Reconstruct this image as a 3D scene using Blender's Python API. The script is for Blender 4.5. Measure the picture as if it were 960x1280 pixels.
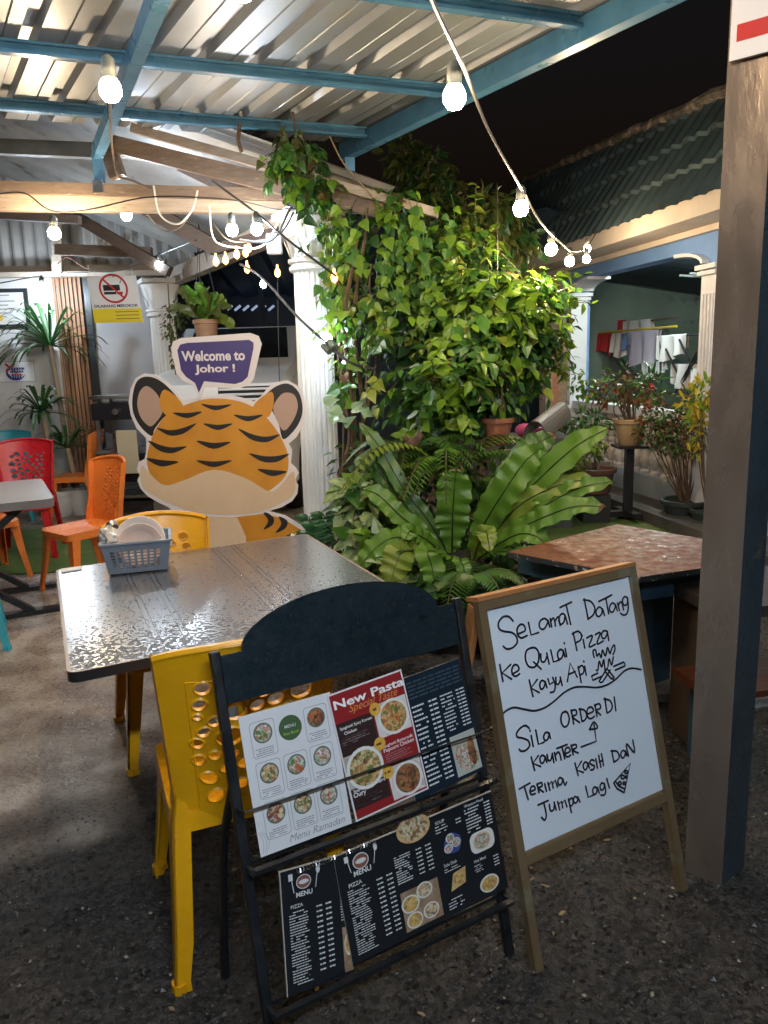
import bpy, bmesh, math, random
from mathutils import Vector, Matrix
from mathutils.geometry import delaunay_2d_cdt
R = math.radians
V = Vector
random.seed(7)
for o in list(bpy.data.objects):
    bpy.data.objects.remove(o)
scn = bpy.context.scene
COL = scn.collection

# ---------------------------------------------------------------- camera
F_PX, PITCH, ROLL, CAM_H = 960.0, math.atan(960 / 4810), -0.030, 1.5
fw = V((0, math.cos(PITCH), -math.sin(PITCH)))
rt0 = V((1, 0, 0)); up0 = rt0.cross(fw)
rt = math.cos(ROLL) * rt0 + math.sin(ROLL) * up0
up = -math.sin(ROLL) * rt0 + math.cos(ROLL) * up0
EYE = V((0, 0, CAM_H))
cd = bpy.data.cameras.new('camera')
cd.sensor_fit = 'VERTICAL'; cd.sensor_height = 24; cd.lens = 24 * F_PX / 1280
cd.clip_start = 0.05; cd.clip_end = 500
cam = bpy.data.objects.new('camera', cd); COL.objects.link(cam)
cm = Matrix((rt, up, -fw)).transposed().to_4x4(); cm.translation = EYE
cam.matrix_world = cm
scn.camera = cam

# ---------------------------------------------------------------- sky, exposure, render settings
w = bpy.data.worlds.new('World'); scn.world = w; w.use_nodes = True
nt = w.node_tree; bg = nt.nodes['Background']
sky = nt.nodes.new('ShaderNodeTexSky'); sky.sky_type = 'NISHITA'; sky.sun_disc = False
sky.sun_elevation = R(-3); sky.sun_rotation = R(200)
nt.links.new(sky.outputs[0], bg.inputs[0]); bg.inputs[1].default_value = 0.06
scn.view_settings.view_transform = 'Standard'; scn.view_settings.look = 'None'
scn.view_settings.gamma = 1.0; scn.view_settings.use_curve_mapping = False
scn.view_settings.exposure = 0.75
scn.cycles.use_denoising = True
try: scn.cycles.denoiser = 'OPENIMAGEDENOISE'
except Exception: pass
scn.cycles.max_bounces = 6; scn.cycles.diffuse_bounces = 3; scn.cycles.glossy_bounces = 3
scn.cycles.transmission_bounces = 4; scn.cycles.transparent_max_bounces = 6
scn.cycles.sample_clamp_indirect = 4.0; scn.cycles.caustics_reflective = False; scn.cycles.caustics_refractive = False

# ---------------------------------------------------------------- helpers
def ray(x, y):
    return fw * F_PX + rt * (x - 480) - up * (y - 640)
def P(x, y, Y):
    d = ray(x, y); return EYE + d * (Y / d.y)
def PZ(x, y, z=0):
    d = ray(x, y); return EYE + d * ((z - CAM_H) / d.z)
def hit(x, y, p0, n):
    d = ray(x, y); return EYE + d * ((p0 - EYE).dot(n) / d.dot(n))
def ang(a): return V((math.cos(R(a)), math.sin(R(a)), 0))
ZU = V((0, 0, 1))

def wm(o):
    m = Matrix.LocRotScale(o.location, o.rotation_euler, o.scale)
    return wm(o.parent) @ m if o.parent else m

def E(name, label, cat, loc=(0, 0, 0), rz=0, group=None):
    o = bpy.data.objects.new(name, None); COL.objects.link(o)
    o.location = loc; o.rotation_euler = (0, 0, rz); o.empty_display_size = .1
    tag(o, label, cat, group); return o
def tag(o, label=None, cat=None, group=None, kind=None):
    if label: o['label'] = label
    if cat: o['category'] = cat
    if group: o['group'] = group
    if kind: o['kind'] = kind
    return o
def copy_tree(o, parent=None):
    c = o.copy(); COL.objects.link(c)
    if parent: c.parent = parent
    for ch in [k for k in bpy.data.objects if k.parent == o]:
        copy_tree(ch, c)
    return c

def smoothpath(pts, n=6, closed=False):
    pts = [V(p) for p in pts]; out = []; N = len(pts)
    for i in range(N if closed else N - 1):
        if closed: a, b, c, d = pts[i-1], pts[i], pts[(i+1) % N], pts[(i+2) % N]
        else:
            a = pts[max(i-1, 0)]; b = pts[i]; c = pts[i+1]; d = pts[min(i+2, N-1)]
        for k in range(n):
            t = k / n
            out.append(.5 * ((2*b) + (c-a)*t + (2*a-5*b+4*c-d)*t*t + (3*b-a-3*c+d)*t**3))
    if not closed: out.append(pts[-1])
    return out

def poly_fill(outer, holes=(), extra=()):
    """triangulate a 2D polygon with holes"""
    vs, es = [], []
    for loop in [outer] + list(holes):
        b = len(vs); n = len(loop)
        vs += [V((p[0], p[1])) for p in loop]
        es += [(b+i, b+(i+1) % n) for i in range(n)]
    vs += [V((p[0], p[1])) for p in extra]
    r = delaunay_2d_cdt(vs, es, [], 0, 1e-6)
    v2, tris = r[0], r[2]
    def inside(p, loop):
        c = False; n = len(loop)
        for i in range(n):
            x1, y1 = loop[i][0], loop[i][1]; x2, y2 = loop[i-1][0], loop[i-1][1]
            if (y1 > p[1]) != (y2 > p[1]) and p[0] < (x2-x1)*(p[1]-y1)/(y2-y1)+x1: c = not c
        return c
    keep = []
    for t in tris:
        cx = sum(v2[i][0] for i in t)/3; cy = sum(v2[i][1] for i in t)/3
        if inside((cx, cy), outer) and not any(inside((cx, cy), h) for h in holes): keep.append(list(t))
    return v2, keep

class MB:
    def __init__(s): s.v = []; s.f = []; s.m = []; s.mats = []
    def mi(s, m):
        if m not in s.mats: s.mats.append(m)
        return s.mats.index(m)
    def face(s, pts, m):
        b = len(s.v); s.v += [tuple(p) for p in pts]; s.f.append(tuple(range(b, b+len(pts)))); s.m.append(s.mi(m))
    def mesh(s, vs, fs, m):
        b = len(s.v); s.v += [tuple(p) for p in vs]; k = s.mi(m)
        for f in fs: s.f.append(tuple(i+b for i in f)); s.m.append(k)
    def box(s, c, size, m, ax=None, bev=0.0):
        """box centred on c; ax = (x,y,z) axes"""
        X, Y, Z = ax if ax else (V((1,0,0)), V((0,1,0)), V((0,0,1)))
        c = V(c); a, b, h = [q/2 for q in size]
        if bev <= 0:
            vs = [c + X*a*i + Y*b*j + Z*h*k for k in (-1,1) for j in (-1,1) for i in (-1,1)]
            s.mesh(vs, [(0,2,3,1),(4,5,7,6),(0,1,5,4),(2,6,7,3),(0,4,6,2),(1,3,7,5)], m)
        else:
            bm = bmesh.new(); bmesh.ops.create_cube(bm, size=1)
            for v in bm.verts: v.co = V((v.co.x*a*2, v.co.y*b*2, v.co.z*h*2))
            bmesh.ops.bevel(bm, geom=bm.edges[:], offset=bev, segments=2, affect='EDGES', profile=.5)
            s.bm(bm, m, lambda p: c + X*p.x + Y*p.y + Z*p.z)
    def bm(s, bm, m, fn=lambda p: p):
        bm.verts.index_update()
        s.mesh([fn(v.co) for v in bm.verts], [[v.index for v in f.verts] for f in bm.faces], m); bm.free()
    def beam(s, a, b, w_, h_, m, upv=ZU, bev=0.0):
        a, b = V(a), V(b); L = (b-a).length; X = (b-a)/L
        Y = upv.cross(X).normalized(); Z = X.cross(Y)
        s.box((a+b)/2, (L, w_, h_), m, (X, Y, Z), bev)
    def taper(s, a, b, wa, wb, m, upv=ZU):
        """rectangular bar tapering from (w,h) at a to (w,h) at b"""
        a, b = V(a), V(b); X = (b-a).normalized(); Y = upv.cross(X).normalized(); Z = X.cross(Y)
        vs = []
        for p, (p_, q_) in ((a, wa), (b, wb)):
            vs += [p - Y*p_/2 - Z*q_/2, p + Y*p_/2 - Z*q_/2, p + Y*p_/2 + Z*q_/2, p - Y*p_/2 + Z*q_/2]
        s.mesh(vs, [(3,2,1,0),(4,5,6,7),(0,1,5,4),(1,2,6,5),(2,3,7,6),(3,0,4,7)], m)
    def tube(s, pts, r, m, seg=6, cap=True):
        pts = [V(p) for p in pts]; n = len(pts); rs = r if isinstance(r, (list, tuple)) else [r]*n
        vs = []; prev = None
        for i, p in enumerate(pts):
            t = (pts[min(i+1, n-1)] - pts[max(i-1, 0)])
            if t.length < 1e-9: t = V((0,0,1))
            t.normalize()
            if prev is None: q = t.cross(V((0,0,1)) if abs(t.z) < .9 else V((1,0,0))).normalized()
            else: q = (prev - t*prev.dot(t)).normalized()
            prev = q; e = t.cross(q)
            vs += [p + (q*math.cos(2*math.pi*k/seg) + e*math.sin(2*math.pi*k/seg))*rs[i] for k in range(seg)]
        fs = [(i*seg+k, i*seg+(k+1) % seg, (i+1)*seg+(k+1) % seg, (i+1)*seg+k) for i in range(n-1) for k in range(seg)]
        if cap: fs += [tuple(range(seg))[::-1], tuple((n-1)*seg+k for k in range(seg))]
        s.mesh(vs, fs, m)
    def lathe(s, prof, c, m, seg=20, ax=None, fl=None):
        X, Y, Z = ax if ax else (V((1,0,0)), V((0,1,0)), V((0,0,1)))
        c = V(c); vs = []; n = len(prof)
        for r_, z_ in prof:
            for k in range(seg):
                a = 2*math.pi*k/seg; rr = r_*(fl(k) if fl else 1)
                vs.append(c + X*math.cos(a)*rr + Y*math.sin(a)*rr + Z*z_)
        fs = [(i*seg+k, i*seg+(k+1) % seg, (i+1)*seg+(k+1) % seg, (i+1)*seg+k) for i in range(n-1) for k in range(seg)]
        if prof[0][0] > 1e-4: fs.append(tuple(range(seg))[::-1])
        if prof[-1][0] > 1e-4: fs.append(tuple((n-1)*seg+k for k in range(seg)))
        s.mesh(vs, fs, m)
    def prism(s, loop, fn, th, m, holes=(), mside=None):
        """2D outline (with holes) given thickness: fn(u, v, w) -> point"""
        v2, tr = poly_fill(loop, holes); n = len(v2)
        s.mesh([fn(p[0], p[1], th/2) for p in v2], tr, m)
        s.mesh([fn(p[0], p[1], -th/2) for p in v2], [t[::-1] for t in tr], m)
        for lp in [loop] + list(holes):
            k = len(lp)
            vs = [fn(p[0], p[1], th/2) for p in lp] + [fn(p[0], p[1], -th/2) for p in lp]
            s.mesh(vs, [(i, i+k, (i+1) % k+k, (i+1) % k) for i in range(k)], mside or m)
    def sheet(s, loop, fn, w_, m, holes=()):
        v2, tr = poly_fill(loop, holes)
        s.mesh([fn(p[0], p[1], w_) for p in v2], tr, m)
    def build(s, name, parent=None, smooth=False, local=False, origin=None):
        me = bpy.data.meshes.new(name)
        vs = s.v
        o = bpy.data.objects.new(name, me); COL.objects.link(o)
        if parent is not None:
            o.parent = parent
            if not local:
                iv = wm(parent).inverted(); vs = [iv @ V(p) for p in vs]
        elif not local:
            if origin is None:
                n = max(1, len(vs))
                origin = V((sum(p[0] for p in vs)/n, sum(p[1] for p in vs)/n, min(p[2] for p in vs)))
            o.location = origin; vs = [V(p)-V(origin) for p in vs]
        me.from_pydata([tuple(p) for p in vs], [], s.f)
        for m in s.mats: me.materials.append(m)
        me.polygons.foreach_set('material_index', s.m)
        b = bmesh.new(); b.from_mesh(me)
        bmesh.ops.remove_doubles(b, verts=b.verts[:], dist=1e-5)
        if not getattr(s, 'keepn', False): bmesh.ops.recalc_face_normals(b, faces=b.faces[:])
        b.to_mesh(me); b.free()
        if smooth:
            me.polygons.foreach_set('use_smooth', [True]*len(me.polygons))
            try: me.set_sharp_from_angle(angle=R(40))
            except Exception: pass
        me.update()
        return o

def frame(p0, X, Z):
    """plane frame: u along X, v along Z, w along the outward normal"""
    X, Z = V(X), V(Z); N = X.cross(Z); p0 = V(p0)
    f = lambda u, v, w_=0: p0 + X*u + Z*v + N*w_
    f.p0, f.X, f.Z, f.N = p0, X, Z, N
    def uv(px, py, w_=0):
        q = hit(px, py, p0 + N*w_, N) - p0; return q.dot(X), q.dot(Z)
    f.uv = uv
    return f

_txt = {}
def text2d(s_, size=1.0, off=0.0, shear=0.0, space=1.0):
    key = (s_, off, shear, space)
    if key not in _txt:
        cu = bpy.data.curves.new('t', 'FONT'); cu.body = s_; cu.size = 1; cu.offset = off; cu.shear = shear
        cu.space_character = space; cu.resolution_u = 3
        ob = bpy.data.objects.new('t', cu); COL.objects.link(ob)
        dg = bpy.context.evaluated_depsgraph_get(); ev = ob.evaluated_get(dg); me = ev.to_mesh()
        vs = [(v.co.x, v.co.y) for v in me.vertices]; fs = [tuple(p.vertices) for p in me.polygons]
        ev.to_mesh_clear(); bpy.data.objects.remove(ob); bpy.data.curves.remove(cu)
        _txt[key] = (vs, fs)
    vs, fs = _txt[key]
    return [(x*size, y*size) for x, y in vs], fs
def put_text(mb, s_, fn, u, v, wd, m, w_=.001, h=None, off=0.0, shear=0.0, rot=0.0, center=True, space=1.0):
    """text fitted to width wd (or height h), centred on (u, v)"""
    vs, fs = text2d(s_, 1, off, shear, space)
    x0 = min(p[0] for p in vs); x1 = max(p[0] for p in vs); y0 = min(p[1] for p in vs); y1 = max(p[1] for p in vs)
    sx = wd/(x1-x0) if wd else h/(y1-y0); sy = h/(y1-y0) if h else sx
    c, s__ = math.cos(rot), math.sin(rot); out = []
    for x, y in vs:
        a = (x-(x0+x1)/2)*sx if center else (x-x0)*sx
        b = (y-(y0+y1)/2)*sy
        out.append(fn(u+a*c-b*s__, v+a*s__+b*c, w_))
    mb.mesh(out, fs, m)

def rect(a, b, c, d): return [(a, b), (c, b), (c, d), (a, d)]
def disc(cx, cy, rx, ry=None, n=18, jit=0.0, rot=0):
    ry = ry or rx; out = []
    for k in range(n):
        a = 2*math.pi*k/n; j = 1+random.uniform(-jit, jit); x = rx*j*math.cos(a); y = ry*j*math.sin(a)
        out.append((cx + x*math.cos(rot) - y*math.sin(rot), cy + x*math.sin(rot) + y*math.cos(rot)))
    return out
def rrect(a, b, c, d, r, n=4):
    out = []
    for cx, cy, s0 in ((c-r, d-r, 0), (a+r, d-r, 90), (a+r, b+r, 180), (c-r, b+r, 270)):
        out += [(cx + r*math.cos(R(s0+90*k/n)), cy + r*math.sin(R(s0+90*k/n))) for k in range(n+1)]
    return out
def stroke2d(mb, pts, fn, wd, m, w_=.001, smooth=True):
    if smooth and len(pts) > 2: pts = [(p.x, p.y) for p in smoothpath([(p[0], p[1], 0) for p in pts], 5)]
    n = len(pts); L = []; Rr = []
    for i in range(n):
        a = pts[max(i-1, 0)]; b = pts[min(i+1, n-1)]
        dx, dy = b[0]-a[0], b[1]-a[1]; l = math.hypot(dx, dy) or 1
        nx, ny = -dy/l*wd/2, dx/l*wd/2
        L.append(fn(pts[i][0]+nx, pts[i][1]+ny, w_)); Rr.append(fn(pts[i][0]-nx, pts[i][1]-ny, w_))
    mb.mesh(L+Rr, [(i, i+1, n+i+1, n+i) for i in range(n-1)], m)
    for e in (pts[0], pts[-1]):
        mb.face([fn(e[0]+wd/2*math.cos(k*math.pi/3), e[1]+wd/2*math.sin(k*math.pi/3), w_+.00005) for k in range(6)], m)

# ---------------------------------------------------------------- materials
_m = {}
def mat(name, col, rough=.6, metal=0.0, col2=None, scale=8.0, amt=.5, detail=6, bump=0.0, bscale=None, rvar=0.0, spec=.5,
        trans=0.0, emit=None, estr=0.0, stretch=None, coat=0.0, wear=None, wscale=3.0, wamt=.55, alpha=None, bdist=.01):
    if name in _m: return _m[name]
    m = bpy.data.materials.new(name); m.use_nodes = True; _m[name] = m
    n = m.node_tree.nodes; l = m.node_tree.links; b = n['Principled BSDF']
    b.inputs['Roughness'].default_value = rough; b.inputs['Metallic'].default_value = metal
    b.inputs['Specular IOR Level'].default_value = spec; b.inputs['Coat Weight'].default_value = coat
    b.inputs['Coat Roughness'].default_value = .08
    C = lambda c: (*c, 1) if len(c) == 3 else c
    b.inputs['Base Color'].default_value = C(col)
    tc = n.new('ShaderNodeTexCoord'); src = tc.outputs['Object']
    if stretch:
        mp = n.new('ShaderNodeMapping'); mp.inputs['Scale'].default_value = stretch; l.new(src, mp.inputs[0]); src = mp.outputs[0]
    def noise(sc, d=detail):
        t = n.new('ShaderNodeTexNoise'); t.inputs['Scale'].default_value = sc; t.inputs['Detail'].default_value = d
        t.inputs['Roughness'].default_value = .62; l.new(src, t.inputs[0]); return t.outputs['Fac']
    cur = None
    if col2:
        mx = n.new('ShaderNodeMix'); mx.data_type = 'RGBA'
        rmp = n.new('ShaderNodeMapRange'); rmp.inputs['From Min'].default_value = .5-amt/2*.6; rmp.inputs['From Max'].default_value = .5+amt/2*.6
        nz = noise(scale); l.new(nz, rmp.inputs[0]); l.new(rmp.outputs[0], mx.inputs[0])
        mx.inputs[6].default_value = C(col); mx.inputs[7].default_value = C(col2); cur = mx.outputs[2]
    if wear:
        mx2 = n.new('ShaderNodeMix'); mx2.data_type = 'RGBA'; r2 = n.new('ShaderNodeMapRange')
        r2.inputs['From Min'].default_value = wamt; r2.inputs['From Max'].default_value = wamt+.08
        l.new(noise(wscale, 9), r2.inputs[0]); l.new(r2.outputs[0], mx2.inputs[0])
        if cur: l.new(cur, mx2.inputs[6])
        else: mx2.inputs[6].default_value = C(col)
        mx2.inputs[7].default_value = C(wear); cur = mx2.outputs[2]
    if cur: l.new(cur, b.inputs['Base Color'])
    if rvar:
        r3 = n.new('ShaderNodeMapRange'); r3.inputs['From Min'].default_value = .35; r3.inputs['From Max'].default_value = .65
        r3.inputs['To Min'].default_value = max(.02, rough-rvar); r3.inputs['To Max'].default_value = min(1, rough+rvar)
        l.new(noise((bscale or scale)*.4), r3.inputs[0]); l.new(r3.outputs[0], b.inputs['Roughness'])
    if bump:
        bp = n.new('ShaderNodeBump'); bp.inputs['Strength'].default_value = bump; bp.inputs['Distance'].default_value = bdist
        l.new(noise(bscale or scale*3), bp.inputs['Height']); l.new(bp.outputs[0], b.inputs['Normal'])
    if emit:
        b.inputs['Emission Color'].default_value = C(emit); b.inputs['Emission Strength'].default_value = estr
    if trans:
        tr = n.new('ShaderNodeBsdfTranslucent'); ms = n.new('ShaderNodeMixShader'); ms.inputs[0].default_value = trans
        if cur: l.new(cur, tr.inputs[0])
        else: tr.inputs[0].default_value = C(col)
        l.new(b.outputs[0], ms.inputs[1]); l.new(tr.outputs[0], ms.inputs[2])
        l.new(ms.outputs[0], n['Material Output'].inputs[0])
    if alpha is not None: b.inputs['Alpha'].default_value = alpha
    return m

def wood(name, c1, c2, rough=.7, st=(1, 12, 12), bump=.4, **k):
    return mat(name, c1, rough, col2=c2, scale=3.0, amt=.8, stretch=st, bump=bump, bscale=6, **k)

WHITE = mat('white_print', (.82, .81, .80), .45)
BLACK = mat('black_print', (.012, .012, .014), .4)
STEELB = mat('black_steel', (.005, .006, .008), .42, col2=(.012, .014, .017), scale=20, rvar=.15, bump=.15, bscale=60)
BLUEM = mat('blue_steel_paint', (.055, .17, .31), .34, col2=(.085, .24, .40), scale=6, rvar=.15, wear=(.16, .17, .18), wscale=9, wamt=.70)
ZINC = mat('zinc_sheet', (.315, .34, .365), .42, metal=.6, col2=(.40, .42, .44), scale=1.6, amt=1.2, rvar=.12, wear=(.36, .33, .28), wscale=1.1, wamt=.60)
ZINCD = mat('zinc_sheet_dull', (.33, .32, .31), .55, metal=.3, col2=(.46, .44, .41), scale=2.5, rvar=.1, wear=(.22, .17, .13), wscale=2.0, wamt=.58)
PLASTER = mat('white_plaster', (.74, .73, .70), .7, col2=(.66, .64, .60), scale=3, bump=.15, bscale=40, wear=(.50, .45, .38), wscale=5, wamt=.67)
TIMBERP = wood('whitewashed_timber', (.46, .39, .32), (.33, .25, .185), st=(2, 16, 16), wear=(.24, .16, .10), wscale=5, wamt=.6)
TIMBERB = wood('brown_timber', (.23, .165, .12), (.13, .09, .065), st=(2, 16, 16), wear=(.34, .26, .19), wscale=5, wamt=.6)
TIMBERD = wood('dark_timber', (.10, .06, .04), (.05, .035, .025), st=(2, 14, 14))
CORD = mat('black_cord', (.02, .02, .022), .5)
CORDW = mat('white_cord', (.70, .70, .68), .5)
TERRA = mat('terracotta', (.36, .13, .07), .75, col2=(.26, .09, .05), scale=9, bump=.2)
SOIL = mat('soil', (.035, .025, .018), .95, col2=(.015, .012, .01), scale=30, bump=.8)
BARK = mat('bark', (.16, .095, .055), .9, col2=(.08, .05, .03), scale=14, stretch=(3, 3, 1), bump=.9, bscale=20)
CHROME = mat('brushed_steel', (.6, .6, .6), .3, metal=1.0, rvar=.1, scale=10)
GOLD = mat('gold_print', (.75, .50, .08), .4)
RED = mat('red_print', (.50, .02, .02), .45)
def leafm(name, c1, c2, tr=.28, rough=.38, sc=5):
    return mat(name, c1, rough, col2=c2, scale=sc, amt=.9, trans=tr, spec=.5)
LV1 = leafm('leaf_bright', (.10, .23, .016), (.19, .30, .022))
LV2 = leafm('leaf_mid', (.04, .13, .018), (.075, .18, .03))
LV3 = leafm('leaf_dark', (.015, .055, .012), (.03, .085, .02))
LV4 = leafm('leaf_olive', (.10, .11, .02), (.06, .08, .02))
LVY = leafm('leaf_yellow', (.55, .36, .02), (.40, .34, .03))
LVR = leafm('leaf_red', (.20, .03, .02), (.10, .05, .02))
FERN = leafm('frond_green', (.075, .19, .018), (.13, .25, .03), sc=9)
FERNY = leafm('frond_yellow', (.24, .28, .035), (.13, .22, .03), sc=9)
FERND = leafm('frond_dark', (.045, .12, .02), (.08, .16, .03), sc=9)
RIB = mat('frond_rib', (.015, .012, .008), .5)
VARI = leafm('variegated_leaf', (.12, .26, .05), (.58, .62, .34), sc=60)
PALM = leafm('palm_leaf', (.02, .075, .02), (.05, .13, .035), tr=.1)

# ---------------------------------------------------------------- light bulbs
WARM = (1.0, .76, .48); COOL = (.72, .86, 1.0)
GLASSW = mat('warm_bulb_glass', (.9, .85, .7), .3, emit=WARM, estr=1)
SOCK = mat('socket_plastic', (.10, .11, .10), .5)
def bulb(p, watts, label, warm=True, r=.032, group='bulbs on the light strings', drop=True, hang=None):
    """bulb centre p, socket above it; the glass itself gives the light"""
    p = V(p)
    t = E('light_bulb', label, 'light bulb', p)
    area = 4*math.pi*r*r; st = watts/(math.pi*area)
    g = mat('bulb_glass_%s_%d' % ('warm' if warm else 'cool', round(st)), (.9, .88, .8), .3, emit=WARM if warm else COOL, estr=st)
    mb = MB(); prof = [(.0001, -r), (r*.6, -r*.85), (r*.95, -r*.35), (r, 0), (r*.94, r*.40), (r*.78, r*.72), (r*.60, r*.95)]
    mb.lathe(prof, p, g, 14); mb.build('glass', t, True)
    mb = MB(); mb.lathe([(r*.60, r*.86), (r*.70, r*.95), (r*.62, r*1.35), (r*.66, r*1.5), (r*.62, r*2.5), (r*.4, r*2.8), (.004, r*3.0)], p, SOCK, 12)
    mb.build('socket', t, True)
    return t
# ================================================================ GROUND
GROUND = mat('wet_ground', (.030, .029, .029), .45, col2=(.062, .052, .045), scale=2.0, amt=.7, rvar=.2, bump=1.0, bscale=48, bdist=.035,
             wear=(.12, .10, .08), wscale=130, wamt=.615)
def ground():
    m = GROUND; n = m.node_tree.nodes; l = m.node_tree.links; b = n['Principled BSDF']
    # worn concrete towards the stall, bare asphalt near the boards, mixed along a ragged line
    tc = n.new('ShaderNodeTexCoord'); sp = n.new('ShaderNodeSeparateXYZ'); l.new(tc.outputs['Object'], sp.inputs[0])
    nz = n.new('ShaderNodeTexNoise'); nz.inputs['Scale'].default_value = 1.6; nz.inputs['Detail'].default_value = 9; l.new(tc.outputs['Object'], nz.inputs[0])
    a1 = n.new('ShaderNodeMath'); a1.operation = 'MULTIPLY_ADD'; a1.inputs[1].default_value = -.85; l.new(sp.outputs[0], a1.inputs[0]); l.new(sp.outputs[1], a1.inputs[2])
    a2 = n.new('ShaderNodeMath'); a2.operation = 'MULTIPLY_ADD'; a2.inputs[1].default_value = 2.2; l.new(nz.outputs['Fac'], a2.inputs[0]); l.new(a1.outputs[0], a2.inputs[2])
    mr = n.new('ShaderNodeMapRange'); mr.inputs['From Min'].default_value = 4.35; mr.inputs['From Max'].default_value = 4.75; l.new(a2.outputs[0], mr.inputs[0])
    nz2 = n.new('ShaderNodeTexNoise'); nz2.inputs['Scale'].default_value = 5; nz2.inputs['Detail'].default_value = 10; l.new(tc.outputs['Object'], nz2.inputs[0])
    cm_ = n.new('ShaderNodeMix'); cm_.data_type = 'RGBA'; cm_.inputs[6].default_value = (.20, .145, .11, 1); cm_.inputs[7].default_value = (.40, .33, .27, 1)
    r2 = n.new('ShaderNodeMapRange'); r2.inputs['From Min'].default_value = .4; r2.inputs['From Max'].default_value = .62; l.new(nz2.outputs['Fac'], r2.inputs[0]); l.new(r2.outputs[0], cm_.inputs[0])
    old = b.inputs['Base Color'].links[0].from_socket
    mx = n.new('ShaderNodeMix'); mx.data_type = 'RGBA'; l.new(mr.outputs[0], mx.inputs[0]); l.new(old, mx.inputs[6]); l.new(cm_.outputs[2], mx.inputs[7])
    l.new(mx.outputs[2], b.inputs['Base Color'])
    # crushed stone of the asphalt: every chip its own shade
    vo = n.new('ShaderNodeTexVoronoi'); vo.inputs['Scale'].default_value = 85; l.new(tc.outputs['Object'], vo.inputs[0])
    sc_ = n.new('ShaderNodeSeparateColor'); l.new(vo.outputs['Color'], sc_.inputs[0])
    vr = n.new('ShaderNodeMapRange'); vr.inputs['To Min'].default_value = .22; vr.inputs['To Max'].default_value = 1.7; l.new(sc_.outputs[0], vr.inputs[0])
    vm = n.new('ShaderNodeMix'); vm.data_type = 'RGBA'; vm.blend_type = 'MULTIPLY'; vm.inputs[0].default_value = 1.0; l.new(old, vm.inputs[6]); l.new(vr.outputs[0], vm.inputs[7]); vm.clamp_result = False
    l.new(vm.outputs[2], mx.inputs[6])
    vg = n.new('ShaderNodeMapRange'); vg.inputs['To Min'].default_value = .18; vg.inputs['To Max'].default_value = .75; l.new(sc_.outputs[1], vg.inputs[0]); l.new(vg.outputs[0], b.inputs['Roughness'])
    for nd in n:
        if nd.type == 'BUMP':
            iv = n.new('ShaderNodeMapRange'); iv.inputs['To Min'].default_value = 1.0; iv.inputs['To Max'].default_value = .25
            l.new(mr.outputs[0], iv.inputs[0]); l.new(iv.outputs[0], nd.inputs['Strength'])
    mb = MB(); mb.keepn = True
    # the near ground is modelled with its real lumps, the rest runs flat to the horizon
    from mathutils import noise as gn
    x0, x1, y0, y1, st_ = -2.0, 2.3, .9, 4.1, .0095
    nx, ny = int((x1-x0)/st_), int((y1-y0)/st_); vs = []
    for j in range(ny+1):
        y = y0 + (y1-y0)*j/ny
        for i in range(nx+1):
            x = x0 + (x1-x0)*i/nx
            e = min(i, nx-i, j, ny-j)*st_; k = min(1, e/.25)
            worn = y - .85*x + 2.2*(gn.noise((x*1.3, y*1.3, 0))*.5+.5)
            k *= 1.0 if worn < 4.3 else (.25 if worn > 4.9 else 1-.75*(worn-4.3)/.6)
            h = .007*gn.noise((x*5, y*5, 1)) + .0065*gn.noise((x*17, y*17, 2)) + .0075*max(-.3, gn.noise((x*38, y*38, 3))) + .004*gn.noise((x*75, y*75, 4))
            vs.append((x, y, (h-.004)*k))
    mb.mesh(vs, [(j*(nx+1)+i, j*(nx+1)+i+1, (j+1)*(nx+1)+i+1, (j+1)*(nx+1)+i) for j in range(ny) for i in range(nx)], m)
    for a, b, c, d in ((-60, -30, 60, y0), (-60, y1, 60, 120), (-60, y0, x0, y1), (x1, y0, 60, y1)):
        mb.face([(a, b, 0), (c, b, 0), (c, d, 0), (a, d, 0)], m)
    tag(mb.build('ground', None, True, origin=V((0, 0, 0))), kind='structure')
ground()
# loose stones of the rough surface
mb = MB(); STONE = mat('loose_stone', (.10, .085, .07), .7, col2=(.035, .03, .028), scale=2, amt=1.2)
STONE3 = mat('dark_stone', (.028, .026, .025), .45); STONE2 = mat('pale_stone', (.30, .25, .19), .7)
for i in range(9000):
    x = random.uniform(-1.5, 1.9); y = 1.1 + 2.6*random.random()**1.5
    if x < -.3 and y + .85*-x > 3.3: continue
    s_ = random.uniform(.0022, .0075)*(1.7 if random.random() < .05 else 1); a = random.uniform(0, 6.28)
    c = V((x, y, s_*.25)); X = V((math.cos(a), math.sin(a), 0)); Y = V((-X.y, X.x, 0)); q = random.uniform(.5, .9)
    pts = [c+X*s_*1.1, c+Y*s_*q, c-X*s_*.9, c-Y*s_*q*1.2]; tp = c + ZU*s_*.7 + X*s_*random.uniform(-.3, .3)
    mm = STONE2 if random.random() < .07 else (STONE if random.random() < .6 else STONE3)
    for k in range(4): mb.face([pts[k], pts[(k+1) % 4], tp], mm)
tag(mb.build('gravel'), 'small loose stones scattered over the rough dark ground', 'gravel', kind='stuff')

TURF = mat('artificial_turf', (.10, .17, .03), .9, col2=(.07, .12, .025), scale=40, bump=1.0, bscale=300, wear=(.16, .17, .06), wscale=3, wamt=.55)
for pts, lab in (([PZ(-40, 722), PZ(75, 716), PZ(205, 690), PZ(215, 652), PZ(-40, 668)], 'green artificial turf mat under the orange chairs'),
                 ([PZ(660, 672), PZ(770, 690), PZ(845, 668), PZ(748, 632), PZ(690, 628)], 'green artificial turf mat beyond the brown wet table')):
    mb = MB(); lp = [(p.x, p.y) for p in pts]
    mb.prism(lp, lambda u, v, w_: V((u, v, .008+w_)), .008, TURF); tag(mb.build('turf_mat'), lab, 'turf mat')

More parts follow.
